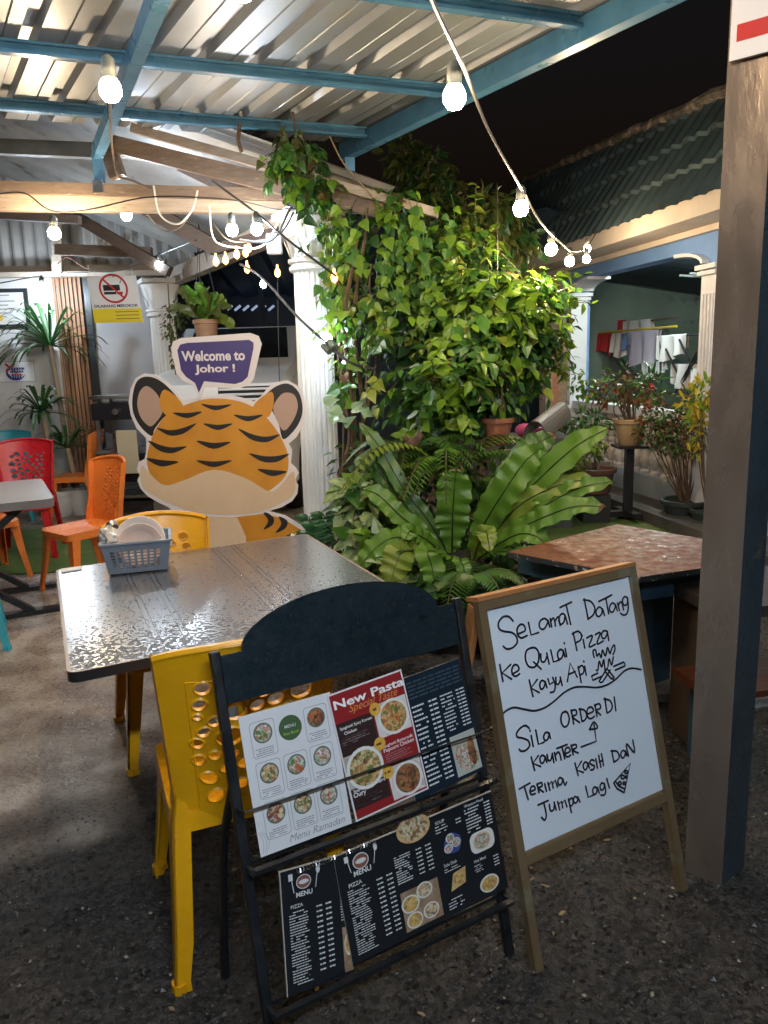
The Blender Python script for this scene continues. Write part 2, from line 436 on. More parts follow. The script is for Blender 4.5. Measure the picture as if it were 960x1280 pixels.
# ================================================================ BLUE STEEL ROOF
FILL_YARD = 22; VER = 70
PU = ang(20.5); BD = ang(119)
EF = V((-.13, 5.22, 0)); EN = EF - BD*10.5
edge_dir = (V((1.09, 3.22, 0)) - EF).normalized()
EN = EF + edge_dir*9.5
roof = E('metal_roof', 'corrugated zinc sheet roof on blue steel purlins over the tables', 'roof', (0, 2, 0))
mb = MB()
pitch_ = .24; nr = 34
prof = []
for k in range(nr):
    x0 = -k*pitch_
    prof += [(x0, 0), (x0-.055, 0), (x0-.072, .034), (x0-.112, .034), (x0-.130, 0)]
    prof += [(x0-.185, 0), (x0-.189, .006), (x0-.195, 0)]
zs = 2.872; far = EF + BD*.12; near = EN
L = 9.6; segs = 8
vs = []; fs = []
for j in range(segs+1):
    base = EF + edge_dir*(L*j/segs - .12)
    for (u, h) in prof:
        vs.append(base + PU*u + ZU*(zs+h))
n = len(prof)
mb.mesh(vs, [(j*n+i, j*n+i+1, (j+1)*n+i+1, (j+1)*n+i) for j in range(segs) for i in range(n-1)], ZINC)
# second skin just above gives the sheet its thickness
mb.mesh([v+ZU*.0015 for v in vs], [(j*n+i, (j+1)*n+i, (j+1)*n+i+1, j*n+i+1) for j in range(segs) for i in range(n-1)], ZINC)
mb.build('roof_sheet', roof)
def cchan(mb, a, b, w_, h_, m, lip=.012):
    """C-section: web, two flanges"""
    a, b = V(a), V(b); X = (b-a).normalized(); Y = ZU.cross(X).normalized(); t = .004
    mb.beam(a + Y*w_/2, b + Y*w_/2, t, h_, m)
    mb.beam(a + ZU*(h_/2-t/2), b + ZU*(h_/2-t/2), w_-t*2, t*.9, m)
    mb.beam(a - ZU*(h_/2-t/2), b - ZU*(h_/2-t/2), w_-t*2, t*.9, m)
    for sg in (-1, 1): mb.beam(a - Y*w_/2 + ZU*sg*(h_/2-lip/2), b - Y*w_/2 + ZU*sg*(h_/2-lip/2), t, lip, m)
for yk in (4.965, 4.11, 3.13, 2.15, 1.15, .15, -.9):
    # purlin line through X=-.13 at height Y=yk, from the edge beam to the left
    p = V((-.13, yk, 2.842)); t0 = (EF - p); 
    # intersection with the edge line
    den = PU.x*edge_dir.y - PU.y*edge_dir.x; dx, dy = EF.x-p.x, EF.y-p.y
    k = (dx*edge_dir.y - dy*edge_dir.x)/den
    mb = MB(); cchan(mb, p - PU*7.0, p + PU*(k-.04), .038, .056, BLUEM); mb.build('purlin', roof)
mb = MB(); q0 = EF + edge_dir*(-.12) + ZU*2.815; q1 = EN + ZU*2.815
cchan(mb, q1, q0, .06, .10, BLUEM, .018); mb.build('edge_beam', roof)
rd = (V((-1.64, 4.91, 0)) - V((-.79, 3.1, 0))).normalized(); r0 = V((-1.64, 4.91, 2.755)) + rd*.05
mb = MB(); mb.beam(r0, r0 - rd*7.5, .055, .075, BLUEM); mb.build('rafter', roof)
mb = MB(); mb.beam(r0 + ZU*.0 - rd*.02, r0 + V((0, .02, -.16)), .06, .07, BLUEM); mb.box(r0 + V((0, -.03, -.19)), (.06, .02, .07), CHROME); mb.build('bracket', roof)
mb = MB(); c = EF + V((-.02, .02, 0)); mb.box(c + ZU*2.58, (.06, .06, .36), BLUEM); mb.build('post', roof)

# cool tube lamps under the roof (one just enters the top left corner, one unseen over the camera, added to light the foreground)
def tube_lamp(c, d, L, lab, watts=10, colr=(.80, .90, 1.0)):
    st_ = watts/(math.pi*L*2*math.pi*.014); TUBE = mat('tube_lamp_%d' % st_, (.9, .9, .9), .3, emit=colr, estr=st_)
    c = V(c); t = E('tube_lamp', lab, 'lamp', c)
    mb = MB(); mb.tube([c - d*L/2, c + d*L/2], .014, TUBE, 10); mb.build('tube', t, True)
    mb = MB(); mb.beam(c - d*(L/2+.03) + ZU*.03, c + d*(L/2+.03) + ZU*.03, .045, .03, mat('lamp_body', (.8, .8, .78), .4))
    for s_ in (-1, 1): mb.box(c + d*s_*(L/2+.02), (.03, .03, .045), mat('lamp_body', (.8, .8, .78), .4))
    mb.build('fixture', t)
tube_lamp((-1.58, 2.55, 2.74), BD, .6, 'cool white tube lamp under the roof at the top left corner', 7)
tube_lamp((.45, -.7, 2.70), PU, 1.2, 'unseen cool white tube lamp added under the roof over the approach', 135, (.72, .86, 1.0))
# unseen lamp added to light yard and house, right of the frame
fl_ = E('fill_lamp', 'small unseen fill light added on the blue roof edge over the yard', 'lamp', (2.0, 2.35, 2.98))
mb = MB(); fd = V((.35, .9, -.12)).normalized(); fs0 = fd.cross(ZU).normalized(); fu = fs0.cross(fd); fc0 = V((2.0, 2.35, 3.02))
mb.box(fc0, (.26, .05, .20), mat('lamp_housing', (.05, .05, .05), .5), (fs0, fd, fu), bev=.01); mb.beam(fc0 - ZU*.1, fc0 - ZU*.22, .04, .04, mat('lamp_housing', (.05, .05, .05), .5), V((0, 1, 0))); mb.build('housing', fl_)
mb = MB(); q = fc0 + fd*.028; mb.face([q - fs0*.115 - fu*.085, q + fs0*.115 - fu*.085, q + fs0*.115 + fu*.085, q - fs0*.115 + fu*.085], mat('fill_glass', (.9, .9, .9), .3, emit=(1.0, .90, .76), estr=FILL_YARD/(math.pi*.0391))); mb.build('lens', fl_)

# ================================================================ STEEL POST AND SIGN
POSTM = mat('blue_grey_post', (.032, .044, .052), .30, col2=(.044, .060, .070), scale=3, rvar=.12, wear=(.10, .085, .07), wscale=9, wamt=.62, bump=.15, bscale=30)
POSTLIT = mat('lit_post_face', (.40, .32, .26), .24, metal=.7, col2=(.29, .22, .175), scale=4, rvar=.12, stretch=(1, 1, .35), wear=(.20, .145, .11), wscale=14, wamt=.66, bump=.2, bscale=18)  # lit face of the blue post: tan of the light put into its colour
pc = PZ(902, 1108); aL = ang(138); aR = ang(38)
mb = MB()
s1, s2 = .105, .125
loop = [(0, 0), (1, 0), (1, 1), (0, 1)]
pts = [pc, pc + aR*s2, pc + aR*s2 + aL*s1, pc + aL*s1]
for i, m_ in ((0, POSTM), (1, POSTM), (2, POSTM), (3, POSTLIT)):
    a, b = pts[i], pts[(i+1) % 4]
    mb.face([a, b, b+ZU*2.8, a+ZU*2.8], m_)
mb.face([p+ZU*2.8 for p in pts], POSTM)
post = mb.build('steel_post'); tag(post, 'square blue steel post with light painted tan on one face at the right edge', 'post')
sg = E('post_sign', 'white sign with red stripe at the top of the square steel post', 'sign', pc + ZU*2.2)
fp = frame(pc + aL*(s1/2) - aL.cross(ZU)*-.0 , -aL, ZU)
top_uv = fp.uv(917, 66)
mb = MB(); a = fp.uv(915, 68); 
mb.prism(rect(a[0], a[1]-.02, a[0]+.30, a[1]+.35), lambda u, v, w_: fp(u, v, w_+.012), .012, mat('sign_board', (.72, .66, .62), .45)); mb.build('board', sg)
mb = MB(); b0 = fp.uv(925, 34); b1 = fp.uv(925, 55)
mb.sheet(rect(b0[0], b1[1], b0[0]+.27, b0[1]), fp, .0195, RED); mb.build('stripe', sg)

# ================================================================ TIMBER STALL FRAME
stall = E('timber_stall_frame', 'weathered timber frame of the stall with gable beams on white columns', 'stall frame', (-1, 6, 0))
B1 = [P(-160, 230, 5.0), P(362, 243, 5.12)]
mb = MB(); mb.beam(P(-160, 231, 5.0), P(385, 246, 5.14), .10, .07, TIMBERB); mb.build('beam', stall)
mb = MB(); mb.beam(P(-160, 252, 5.02), P(380, 258, 5.16), .07, .095, TIMBERP); mb.build('beam', stall)
ba, bb = P(125, 176, 4.98), P(496, 268, 4.80)
mb = MB(); mb.beam(ba, bb, .05, .095, TIMBERB); mb.build('barge_rafter', stall)
mb = MB(); mb.beam(P(165, 160, 4.90), P(548, 267, 4.72), .05, .05, TIMBERP); mb.build('lath', stall)
mb = MB(); mb.beam(P(215, 348, 8.2), P(392, 268, 5.2), .10, .15, TIMBERP); mb.build('side_beam', stall)
mb = MB(); mb.beam(P(130, 182, 5.8), P(300, 205, 5.9), .08, .12, TIMBERP); mb.build('short_beam', stall)
mb = MB(); mb.beam(P(130, 170, 5.0), P(148, 222, 5.0), .09, .07, TIMBERB, V((0, 1, 0))); mb.build('strut', stall)
for a, b, ww, m_ in (((80, 262, 7.2), (212, 340, 7.0), .09, TIMBERD), ((172, 178, 6.2), (320, 250, 5.6), .10, TIMBERD),
                 ((70, 312, 7.8), (190, 316, 7.8), .10, TIMBERB), ((180, 258, 6.6), (270, 310, 6.4), .12, TIMBERD),
                 ((270, 312, 6.2), (352, 290, 5.6), .07, TIMBERD), ((-40, 267, 6.5), (100, 275, 6.5), .06, TIMBERD)):
    mb = MB(); mb.beam(P(*a), P(*b), .08, ww, m_); mb.build('rafter', stall)
mb = MB(); mb.beam(P(72, 160, 8.3), P(72, 345, 8.3), .10, .06, TIMBERP, V((0, 1, 0))); mb.build('stud', stall)
mb = MB(); mb.beam(P(-60, 345, 8.25), P(230, 341, 8.45), .10, .05, TIMBERP); mb.build('wall_plate', stall)
# dark steel channel joining the blue roof
mb = MB(); mb.beam(P(-90, 180, 4.95), P(124, 189, 5.0), .06, .085, mat('dark_channel', (.05, .055, .055), .45, col2=(.09, .09, .085), scale=6)); mb.build('steel_channel', stall)
# sloping roof sheet of the stall: from the ridge at the left down to the eave at the right
sr = E('stall_roof', 'dull corrugated zinc roof sloping over the timber stall', 'roof', (-1.5, 6, 2.4))
ev0, ev1 = P(500, 258, 4.7), P(236, 330, 8.8); rg0, rg1 = P(-60, 60, 4.9), P(-150, 175, 8.9)
mb = MB(); n_ = 90; vs = []
for i in range(n_+1):
    t = i/n_; a = ev0.lerp(ev1, t); b = rg0.lerp(rg1, t); h = .028*max(-.5, min(.5, math.sin(i*math.pi*2/3.0)))
    vs += [a + ZU*(.10+h), b + ZU*(.10+h)]
mb.mesh(vs, [(2*i, 2*i+1, 2*i+3, 2*i+2) for i in range(n_)], ZINCD)
mb.mesh([v+ZU*.002 for v in vs], [(2*i, 2*i+2, 2*i+3, 2*i+1) for i in range(n_)], ZINCD)
mb.build('roof_sheet', sr)
# gable end of zinc above the shop front
mb = MB(); n_ = 150; vs = []
g0, g1 = P(-200, 345, 8.5), P(245, 340, 8.75); hh = 2.4
for i in range(n_+1):
    t = i/n_; a = g0.lerp(g1, t); h = .025*max(-.6, min(.6, math.sin(i*math.pi*2/5)))
    top = 2.0 if t < .6 else 2.0-(t-.6)/.4*1.7
    vs += [a + V((0, h, .02)), a + V((0, h, top))]
mb.mesh(vs, [(2*i, 2*i+1, 2*i+3, 2*i+2) for i in range(n_)], ZINCD)
mb.mesh([V(v)+V((0, .002, 0)) for v in vs], [(2*i, 2*i+2, 2*i+3, 2*i+1) for i in range(n_)], ZINCD)
tag(mb.build('gable_sheet'), 'corrugated zinc gable above the shop front wall', 'gable wall')

# columns
def column(px, py_top, Y, rad, label, zbase=0.0):
    top = P(px, py_top, Y); x, y, H = top.x, top.y, top.z
    t = E('white_column', label, 'column', (x, y, zbase), 0, 'fluted white columns of the stall')
    mb = MB(); mb.box((x, y, .06), (rad*3, rad*3, .12), PLASTER, bev=.01)
    mb.lathe([(rad*1.4, .12), (rad*1.45, .16), (rad*1.3, .20), (rad*1.15, .22), (rad*1.2, .26), (rad*1.02, .28)], (x, y, 0), PLASTER, 24); mb.build('base', t, True)
    mb = MB(); fl = lambda k: 1.0 if k % 3 else .90
    mb.lathe([(rad*1.02, .27), (rad, .5), (rad*.96, H*.6), (rad*.90, H-.36)], (x, y, 0), PLASTER, 60, fl=fl); mb.build('shaft', t)
    mb = MB(); c0 = H-.37
    mb.lathe([(rad*.95, c0), (rad*1.12, c0+.015), (rad*1.12, c0+.035), (rad*.98, c0+.05), (rad*1.16, c0+.06), (rad*1.16, c0+.08), (rad*.98, c0+.09),
              (rad*1.05, c0+.17), (rad*1.18, c0+.24), (rad*1.42, c0+.32)], (x, y, 0), PLASTER, 30)
    for k in range(12):   # acanthus leaves
        a = k*math.pi/6; d = V((math.cos(a), math.sin(a), 0)); s_ = V((-d.y, d.x, 0))
        for z0, h, wdt, r0 in ((c0+.09, .11, .030, 1.02), (c0+.17, .12, .034, 1.08)):
            d2 = d if z0 < c0+.1 else V((math.cos(a+.26), math.sin(a+.26), 0)); s2_ = V((-d2.y, d2.x, 0)); b0 = V((x, y, 0)) + d2*rad*r0
            mb.mesh([b0 - s2_*wdt*.6 + ZU*z0, b0 + s2_*wdt*.6 + ZU*z0, b0 + d2*.015 + s2_*wdt*.7 + ZU*(z0+h*.6), b0 + d2*.04 + ZU*(z0+h), b0 + d2*.015 - s2_*wdt*.7 + ZU*(z0+h*.6), b0 + d2*.022 + ZU*(z0+h*.5)],
                    [(0, 1, 5), (1, 2, 5), (2, 3, 5), (3, 4, 5), (4, 0, 5)], PLASTER)
    mb.box((x, y, H-.02), (rad*3.0, rad*3.0, .045), PLASTER, (ang(25), ang(115), ZU), bev=.008)
    mb.build('capital', t, True)
    return V((x, y, 0))
column(386, 264, 5.05, .125, 'tall fluted white column wrapped by the climbing vine')
column(199, 350, 8.05, .135, 'fluted white column beside the hung no smoking banner')

# ================================================================ SHOP FRONT WALL
FW = frame(P(0, 635, 8.45).xy.to_3d(), V((1, .12, 0)).normalized(), ZU)     # normal towards the viewer
def wl(px, py, w_=0): return FW.uv(px, py, w_)
wall = E('shop_wall', 'white panelled shop front wall with slatted wood pillar and sliding door', 'wall', FW(0, 0))
WPAN = mat('white_panel', (.72, .69, .66), .45, col2=(.66, .63, .60), scale=2)
u1 = wl(72, 345)[0]; ztop = wl(60, 345)[1]
mb = MB(); mb.prism(rect(-4.5, 0, u1, ztop), FW, .10, WPAN); 
mb.prism(rect(-4.5, 0, u1-.002, .12), lambda u, v, w_: FW(u, v, w_+.052), .012, mat('skirting', (.6, .6, .6), .5)); mb.build('panel', wall)
ua, ub = wl(71, 400)[0], wl(101, 500)[0]-.0
SLAT = wood('slat_wood', (.40, .20, .095), (.32, .15, .07), st=(10, 10, 1), rough=.5)
ub = ua+.30
mb = MB(); mb.prism(rect(ua+.003, 0, ub, ztop+.02), lambda u, v, w_: FW(u, v, w_+.02), .06, mat('slat_back', (.12, .06, .03), .6))
k = 0
while ua+.012+k*.043 < ub-.02:
    uu = ua+.012+k*.043; mb.prism(rect(uu, .0, uu+.028, ztop+.02), lambda u, v, w_: FW(u, v, w_+.064), .026, SLAT); k += 1
mb.build('slat_pillar', wall)
DGLASS = mat('grey_door_glass', (.36, .345, .34), .15, col2=(.46, .43, .42), scale=1.5, amt=.8)
DFR = mat('dark_door_frame', (.03, .032, .035), .35)
uR = wl(206, 500)[0]
mb = MB(); mb.prism(rect(ub+.08, .08, uR, ztop-.10), lambda u, v, w_: FW(u, v, w_-.02), .02, DGLASS); mb.build('door_glass', wall)
mb = MB()
for r_ in (rect(ub+.003, 0, ub+.078, ztop), rect(ub+.08, ztop-.10, uR, ztop), rect(ub+.08, 0, uR, .08), rect(uR-.07, .081, uR-.01, ztop-.101)):
    mb.prism(r_, lambda u, v, w_: FW(u, v, w_+.01), .05, DFR)
mb.build('door_frame', wall)
mb = MB(); mb.prism(rrect(ub+.62, .95, ub+.66, 1.25, .015), lambda u, v, w_: FW(u, v, w_+.06), .03, BLACK); mb.build('door_handle', wall)
mb = MB(); mb.prism(rect(-4.5, ztop+.02, uR, ztop+.10), lambda u, v, w_: FW(u, v, w_+.0), .12, TIMBERP); mb.build('lintel', wall)

# framed certificate, small poster
fc_ = E('framed_certificate', 'certificate with gold seal in a dark frame on the white wall', 'picture frame', FW(*wl(10, 388), .07))
c0, c1 = wl(-38, 412), wl(36, 361)
fn = lambda u, v, w_=0: FW(u, v, w_+.06)
mb = MB(); mb.prism(rect(c0[0], c0[1], c1[0], c1[1]), fn, .03, DFR, [rect(c0[0]+.04, c0[1]+.04, c1[0]-.04, c1[1]-.04)]); mb.build('frame', fc_)
mb = MB(); mb.sheet(rect(c0[0]+.04, c0[1]+.04, c1[0]-.04, c1[1]-.04), fn, .0, mat('paper', (.74, .72, .68), .35))
cx = wl(4, 390)[0]
GREYP = mat('grey_print', (.30, .30, .30), .5)
for k, (wd, dy) in enumerate(((.04, .36), (.2, .30), (.3, .24), (.16, .2), (.26, .16), (.2, .12), (.1, .08))):
    mb.sheet(rect(cx-wd/2, c0[1]+.04+dy-.006, cx+wd/2, c0[1]+.04+dy+.006), fn, .001, GREYP)
mb.sheet(disc(cx-.02, c0[1]+.11, .035), fn, .002, GOLD); mb.build('certificate', fc_)
mb = MB(); a, b = wl(1, 478), wl(44, 451); fn2 = lambda u, v, w_=0: FW(u, v, w_+.052)
mb.prism(rect(a[0], a[1], b[0], b[1]), fn2, .004, WHITE, mside=GREYP)
mx, my = (a[0]+b[0])/2, (a[1]+b[1])/2; NAVY = mat('navy_print', (.03, .05, .25), .5)
mb.sheet(rect(a[0], a[1], b[0], b[1]), fn2, .0025, mat('poster_edge', (.35, .35, .38), .5), [rect(a[0]+.006, a[1]+.006, b[0]-.006, b[1]-.006)])
mb.sheet(disc(mx-.01, my-.01, .10, .085, 20), fn2, .0027, NAVY); mb.sheet(disc(mx+.005, my+.012, .095, .08, 20), fn2, .003, WHITE)
stroke2d(mb, [(mx-.10, my+.08), (mx+.0, my-.01)], fn2, .022, RED, .0035, False); stroke2d(mb, [(mx-.02, my+.085), (mx-.10, my-.0)], fn2, .018, RED, .0037, False)
for k, (c_, m_) in enumerate(((.03, NAVY), (.0, NAVY), (-.035, RED), (-.06, NAVY))):
    mb.sheet(rrect(mx-.075+.01*k, my+c_-.011, mx+.085-.012*k, my+c_+.012, .006), fn2, .004+.0001*k, m_)
    for j in range(5): mb.sheet(rect(mx-.055+j*.026, my+c_-.006, mx-.049+j*.026, my+c_+.007), fn2, .0046, WHITE)
tag(mb.build('wall_poster'), 'small white poster with red and navy emblem below the certificate', 'poster')

# hung no smoking banner
NP = P(145, 345, 7.75); fs_ = frame(NP, V((1, .04, .0)).normalized(), V((-.0, 0, 1)))
ns = E('no_smoking_banner', 'white and yellow no smoking banner hung from the wall plate', 'sign', NP)
a = fs_.uv(119, 404); b = fs_.uv(170, 344); YEL = mat('yellow_print', (.80, .62, .02), .5); SIGNW = mat('banner_white', (.80, .77, .74), .5)
sk = lambda u, v, w_=0: fs_(u + (b[1]-v)*.07, v, w_)
w0, w1 = a[0]-.035, b[0]-.0
mb = MB(); mb.prism(rect(w0, a[1], w1, b[1]), sk, .004, SIGNW); H_ = b[1]-a[1]; W_ = w1-w0; mx = (w0+w1)/2
mb.sheet(rect(w0, a[1], w1, a[1]+H_*.30), sk, .0024, YEL)
cy = a[1]+H_*.73; rr = W_*.295
cig = [rect(mx-rr*.72, cy-rr*.32, mx+rr*.40, cy-rr*.05)]
mb.sheet(rect(mx-rr*.7, cy-.02, mx+rr*.45, cy+.035), sk, .003, BLACK); mb.sheet(rect(mx-rr*.7, cy-.055, mx+rr*.15, cy-.03), sk, .003, BLACK); mb.sheet(rect(mx+rr*.2, cy-.055, mx+rr*.6, cy-.03), sk, .003, RED)
stroke2d(mb, [(mx+rr*.5, cy+.05), (mx+rr*.62, cy+.09), (mx+rr*.35, cy+.12), (mx+rr*.1, cy+.11), (mx+.0, cy+.15)], sk, .010, GREYP, .003)
mb.sheet(disc(mx, cy, rr, n=32), sk, .0036, RED, [disc(mx, cy, rr*.86, n=32)])
stroke2d(mb, [(mx-rr*.65, cy+rr*.65), (mx+rr*.65, cy-rr*.65)], sk, rr*.13, RED, .0042, False)
put_text(mb, 'DILARANG MEROKOK', sk, mx, a[1]+H_*.36, W_*.90, BLACK, .003, h=H_*.062, off=.03)
for k in range(3): mb.sheet(rect(mx-.02, a[1]+H_*(.07+.075*k), w1-.03, a[1]+H_*(.09+.075*k)), sk, .003, mat('brown_print', (.30, .20, .03), .5))
mb.build('banner', ns)
mb = MB()
for uu in (w0+.03, w1-.03): mb.tube([sk(uu, b[1]-.01, .004), sk(uu, b[1]+.10, .004)], .003, CORDW)
mb.build('tie', ns)

# stainless stove bench behind the orange chairs
DK = mat('black_enamel', (.02, .02, .022), .3)
sb = E('stove_bench', 'black stove bench with steel shelves before the sliding door', 'stove bench', P(170, 640, 7.7).xy.to_3d())
bx0, bx1 = P(112, 500, 7.6), P(262, 500, 7.6); yb = 7.6
def shelf(z, m_, d=.6, th=.035): 
    mb = MB(); mb.box(((bx0.x+bx1.x)/2, yb+d/2, z), (bx1.x-bx0.x, d, th), m_, bev=.006); return mb
zt = bx0.z
shelf(zt+.02, CHROME, .5).build('top', sb); shelf(zt-.12, DK, .55, .16).build('stove_body', sb); shelf(zt-.52, CHROME, .6).build('shelf', sb)
shelf(zt-.70, DK, .58, .24).build('stove_body', sb); shelf(.22, CHROME, .6).build('shelf', sb)
for xx in (bx0.x+.04, bx1.x-.04):
    for yy in (yb+.05, yb+.5):
        mb = MB(); mb.box((xx, yy, zt/2), (.035, .035, zt-.03), CHROME); mb.build('leg', sb)
for k in range(4):
    mb = MB(); c = V((bx0.x+.25+k*.28, yb-.02, zt-.12)); mb.lathe([(.03, 0), (.03, .03), (.001, .032)], c, CHROME, 12, (V((1, 0, 0)), ZU, V((0, -1, 0)))); mb.build('knob', sb, True)
mb = MB(); cc = P(160, 565, 7.45); mb.box((cc.x, cc.y, cc.z), (.20, .02, .42), mat('beige_carton', (.55, .45, .30), .8), bev=.003)
tag(mb.build('carton_sheet'), 'beige cardboard sheet leaning on the stove bench', 'carton')

# ================================================================ NEIGHBOUR CARPORT AND VAN (seen between the columns)
DBLUE = mat('dark_blue_wall', (.035, .055, .10), .6, col2=(.025, .04, .07), scale=2)
cp = E('carport', 'dark blue carport building seen between the two white columns', 'building', P(320, 560, 13).xy.to_3d())
c0, c1 = P(150, 440, 13), P(720, 440, 13)
mb = MB(); mb.box(((c0.x+c1.x)/2, 13, 1.7), (c1.x-c0.x, .15, 3.4), DBLUE); mb.build('wall', cp)
mb = MB(); n_ = 60; vs = []
for i in range(n_+1):
    x = c0.x + (c1.x-c0.x)*i/n_; h = .03*math.sin(i*math.pi*2/3); vs += [V((x, 12.9, 2.55+h)), V((x, 8.9, 3.05+h))]
mb.mesh(vs, [(2*i, 2*i+1, 2*i+3, 2*i+2) for i in range(n_)], mat('dark_blue_sheet', (.06, .09, .14), .45, metal=.3)); mb.build('roof', cp)
SKYL = mat('glowing_skylight', (.4, .5, .6), .5, emit=(.55, .72, 1.0), estr=.28)  # strips glow by themselves in place of light coming through
for k in range(6):
    a, b = P(283+k*10.5, 388, 12.6), P(290+k*10.5, 382, 12.6)
    mb = MB(); mb.beam(a, b, .06, .03, SKYL); mb.build('roof_light', cp)
mb = MB(); mb.beam(P(358, 415, 12.4), P(368, 415, 12.4), .03, .03, mat('far_tube', (.9, .9, .9), .3, emit=(.8, .9, 1), estr=6)); mb.build('tube_lamp', cp)
for x in (P(283, 420, 12).x, P(330, 420, 12).x):
    mb = MB(); mb.box((x, 12.0, 1.3), (.08, .08, 2.6), DBLUE); mb.build('post', cp)

VANW = mat('white_car_paint', (.70, .71, .72), .25, coat=.6)
van = E('white_van', 'white van parked nose out behind the cardboard standee', 'van', P(268, 620, 7.6).xy.to_3d())
vx0, vx1 = P(178, 480, 7.2).x, P(362, 480, 7.2).x; vc = (vx0+vx1)/2; hw = (vx1-vx0)/2
zz = lambda y: P(280, y, 7.2).z
prof = [(7.2, .35), (7.15, .55), (7.15, zz(512)), (7.2, zz(480)), (7.45, zz(468)), (8.2, zz(455)), (8.75, zz(400)), (10.5, zz(395)), (11.2, zz(405)), (11.35, 1.0), (11.35, .35)]
mb = MB(); n_ = len(prof); vs = []
for ux, ins in ((-1, .10), (-.9, 0), (.9, 0), (1, .10)):
    for (y, z) in prof: vs.append(V((vc+hw*ux, y + (ins if y < 9 else -ins), z - (ins*.5 if z > 1.1 else 0))))
fsx = [(j*n_+i, (j+1)*n_+i, (j+1)*n_+(i+1) % n_, j*n_+(i+1) % n_) for j in range(3) for i in range(n_)]
mb.mesh(vs, fsx + [tuple(range(n_)), tuple(3*n_+i for i in range(n_))[::-1]], VANW); mb.build('body', van, True)
mb = MB(); 
a = V((vc-hw*.82, 8.27, zz(452)+.03)); mb.face([a, V((vc+hw*.82, 8.27, zz(452)+.03)), V((vc+hw*.74, 8.715, zz(404)+.015)), V((vc-hw*.74, 8.715, zz(404)+.015))], mat('dark_glass', (.015, .018, .02), .08)); mb.build('windscreen', van)
g = MB(); ga, gb = P(272, 484, 7.12), P(340, 508, 7.12); g.box(((ga.x+gb.x)/2, 7.138, (ga.z+gb.z)/2), (gb.x-ga.x, .02, ga.z-gb.z), DK)
gr = g.build('grille', van)
for k in range(4):
    mb = MB(); z = gb.z + (ga.z-gb.z)*(k+.5)/4; mb.box(((ga.x+gb.x)/2, 7.12, z), (gb.x-ga.x-.01, .02, .022), VANW, bev=.005); mb.build('bar', gr)
for s_ in (-1, 1):
    mb = MB(); mb.box((vc+s_*hw*.72, 7.15, zz(497)), (.26, .04, .16), mat('headlamp_lens', (.6, .62, .65), .1), bev=.015); mb.build('headlight', van)
for s_ in (-1, 1):
    for y in (7.95, 10.5):
        mb = MB(); mb.lathe([(.32, -.10), (.34, -.05), (.34, .05), (.32, .10)], (vc+s_*(hw-.09), y, .34), mat('tyre', (.015, .015, .016), .8), 24, (V((0, 1, 0)), ZU, V((1, 0, 0))))
        tw = mb.build('wheel', van, True)
        mb = MB(); mb.lathe([(.19, -.105), (.2, .105)], (vc+s_*(hw-.09), y, .34), CHROME, 16, (V((0, 1, 0)), ZU, V((1, 0, 0)))); mb.build('rim', tw, True)

# ================================================================ HOUSE WITH ARCHED VERANDAH
hd = (V((2.56, 8.05, 0)) - V((2.83, 6.55, 0))).normalized()
FH = frame((2.83, 6.55, 0), -hd, ZU)            # u grows towards the viewer
hx = lambda px, py: FH.uv(px, py)
HBLUE = mat('house_blue_wall', (.16, .30, .60), .65, col2=(.13, .25, .50), scale=2, wear=(.22, .34, .55), wscale=4, wamt=.6)
HCREAM = mat('house_cream_wall', (.60, .52, .43), .7, col2=(.52, .44, .36), scale=3, wear=(.35, .29, .22), wscale=4, wamt=.66)
HWHITE = mat('house_white_paint', (.66, .67, .72), .6, col2=(.56, .58, .64), scale=4, wear=(.38, .36, .33), wscale=6, wamt=.64)
house = E('house', 'old house with blue arched verandah, white balustrade and dark tiled roof', 'house', FH(0, 0))
uL, zS = FH.uv(738, 364, -.09); uRt = FH.uv(884, 364, .10)[0]; zT = FH.uv(800, 331, .09)[1]; zW = 2.60; ufar = hx(686, 400)[0]; unear = uRt + 2.5
# wall with arch
aw, ah = (uRt-uL)*.17, zT-zS
op = [(uL, .05), (uRt, .05), (uRt, zS)] + [(uRt-aw+aw*math.cos(R(a)), zS+ah*math.sin(R(a))) for a in range(10, 91, 10)] + [(uL+aw-aw*math.cos(R(a)), zS+ah*math.sin(R(a))) for a in range(90, -1, -10)]
mb = MB(); mb.prism(rect(ufar, 0, unear, zW), FH, .18, HBLUE, [op]); mb.build('facade', house)
# white arch lining
mb = MB()
for side in (0, 1):
    arc = [(math.cos(R(a)), math.sin(R(a))) for a in range(0, 91, 10)]
    if side == 0: o_ = [(uL+aw-(aw+.0)*c, zS+ah*s_) for c, s_ in arc]; i_ = [(uL+aw-(aw-.035)*c+.0, zS+(ah-.03)*s_) for c, s_ in arc]
    else: o_ = [(uRt-aw+aw*c, zS+ah*s_) for c, s_ in arc]; i_ = [(uRt-aw+(aw-.035)*c, zS+(ah-.03)*s_) for c, s_ in arc]
    mb.prism(o_ + i_[::-1], lambda u, v, w_: FH(u, v, w_+.02), .27, HWHITE); mb.build('arch_lining', house); mb = MB()
mb = MB(); mb.prism(rect(ufar-.02, 0, uL-.30, zW), lambda u, v, w_: FH(u, v, w_+.10), .02, HCREAM); mb.build('cream_pilaster', house)
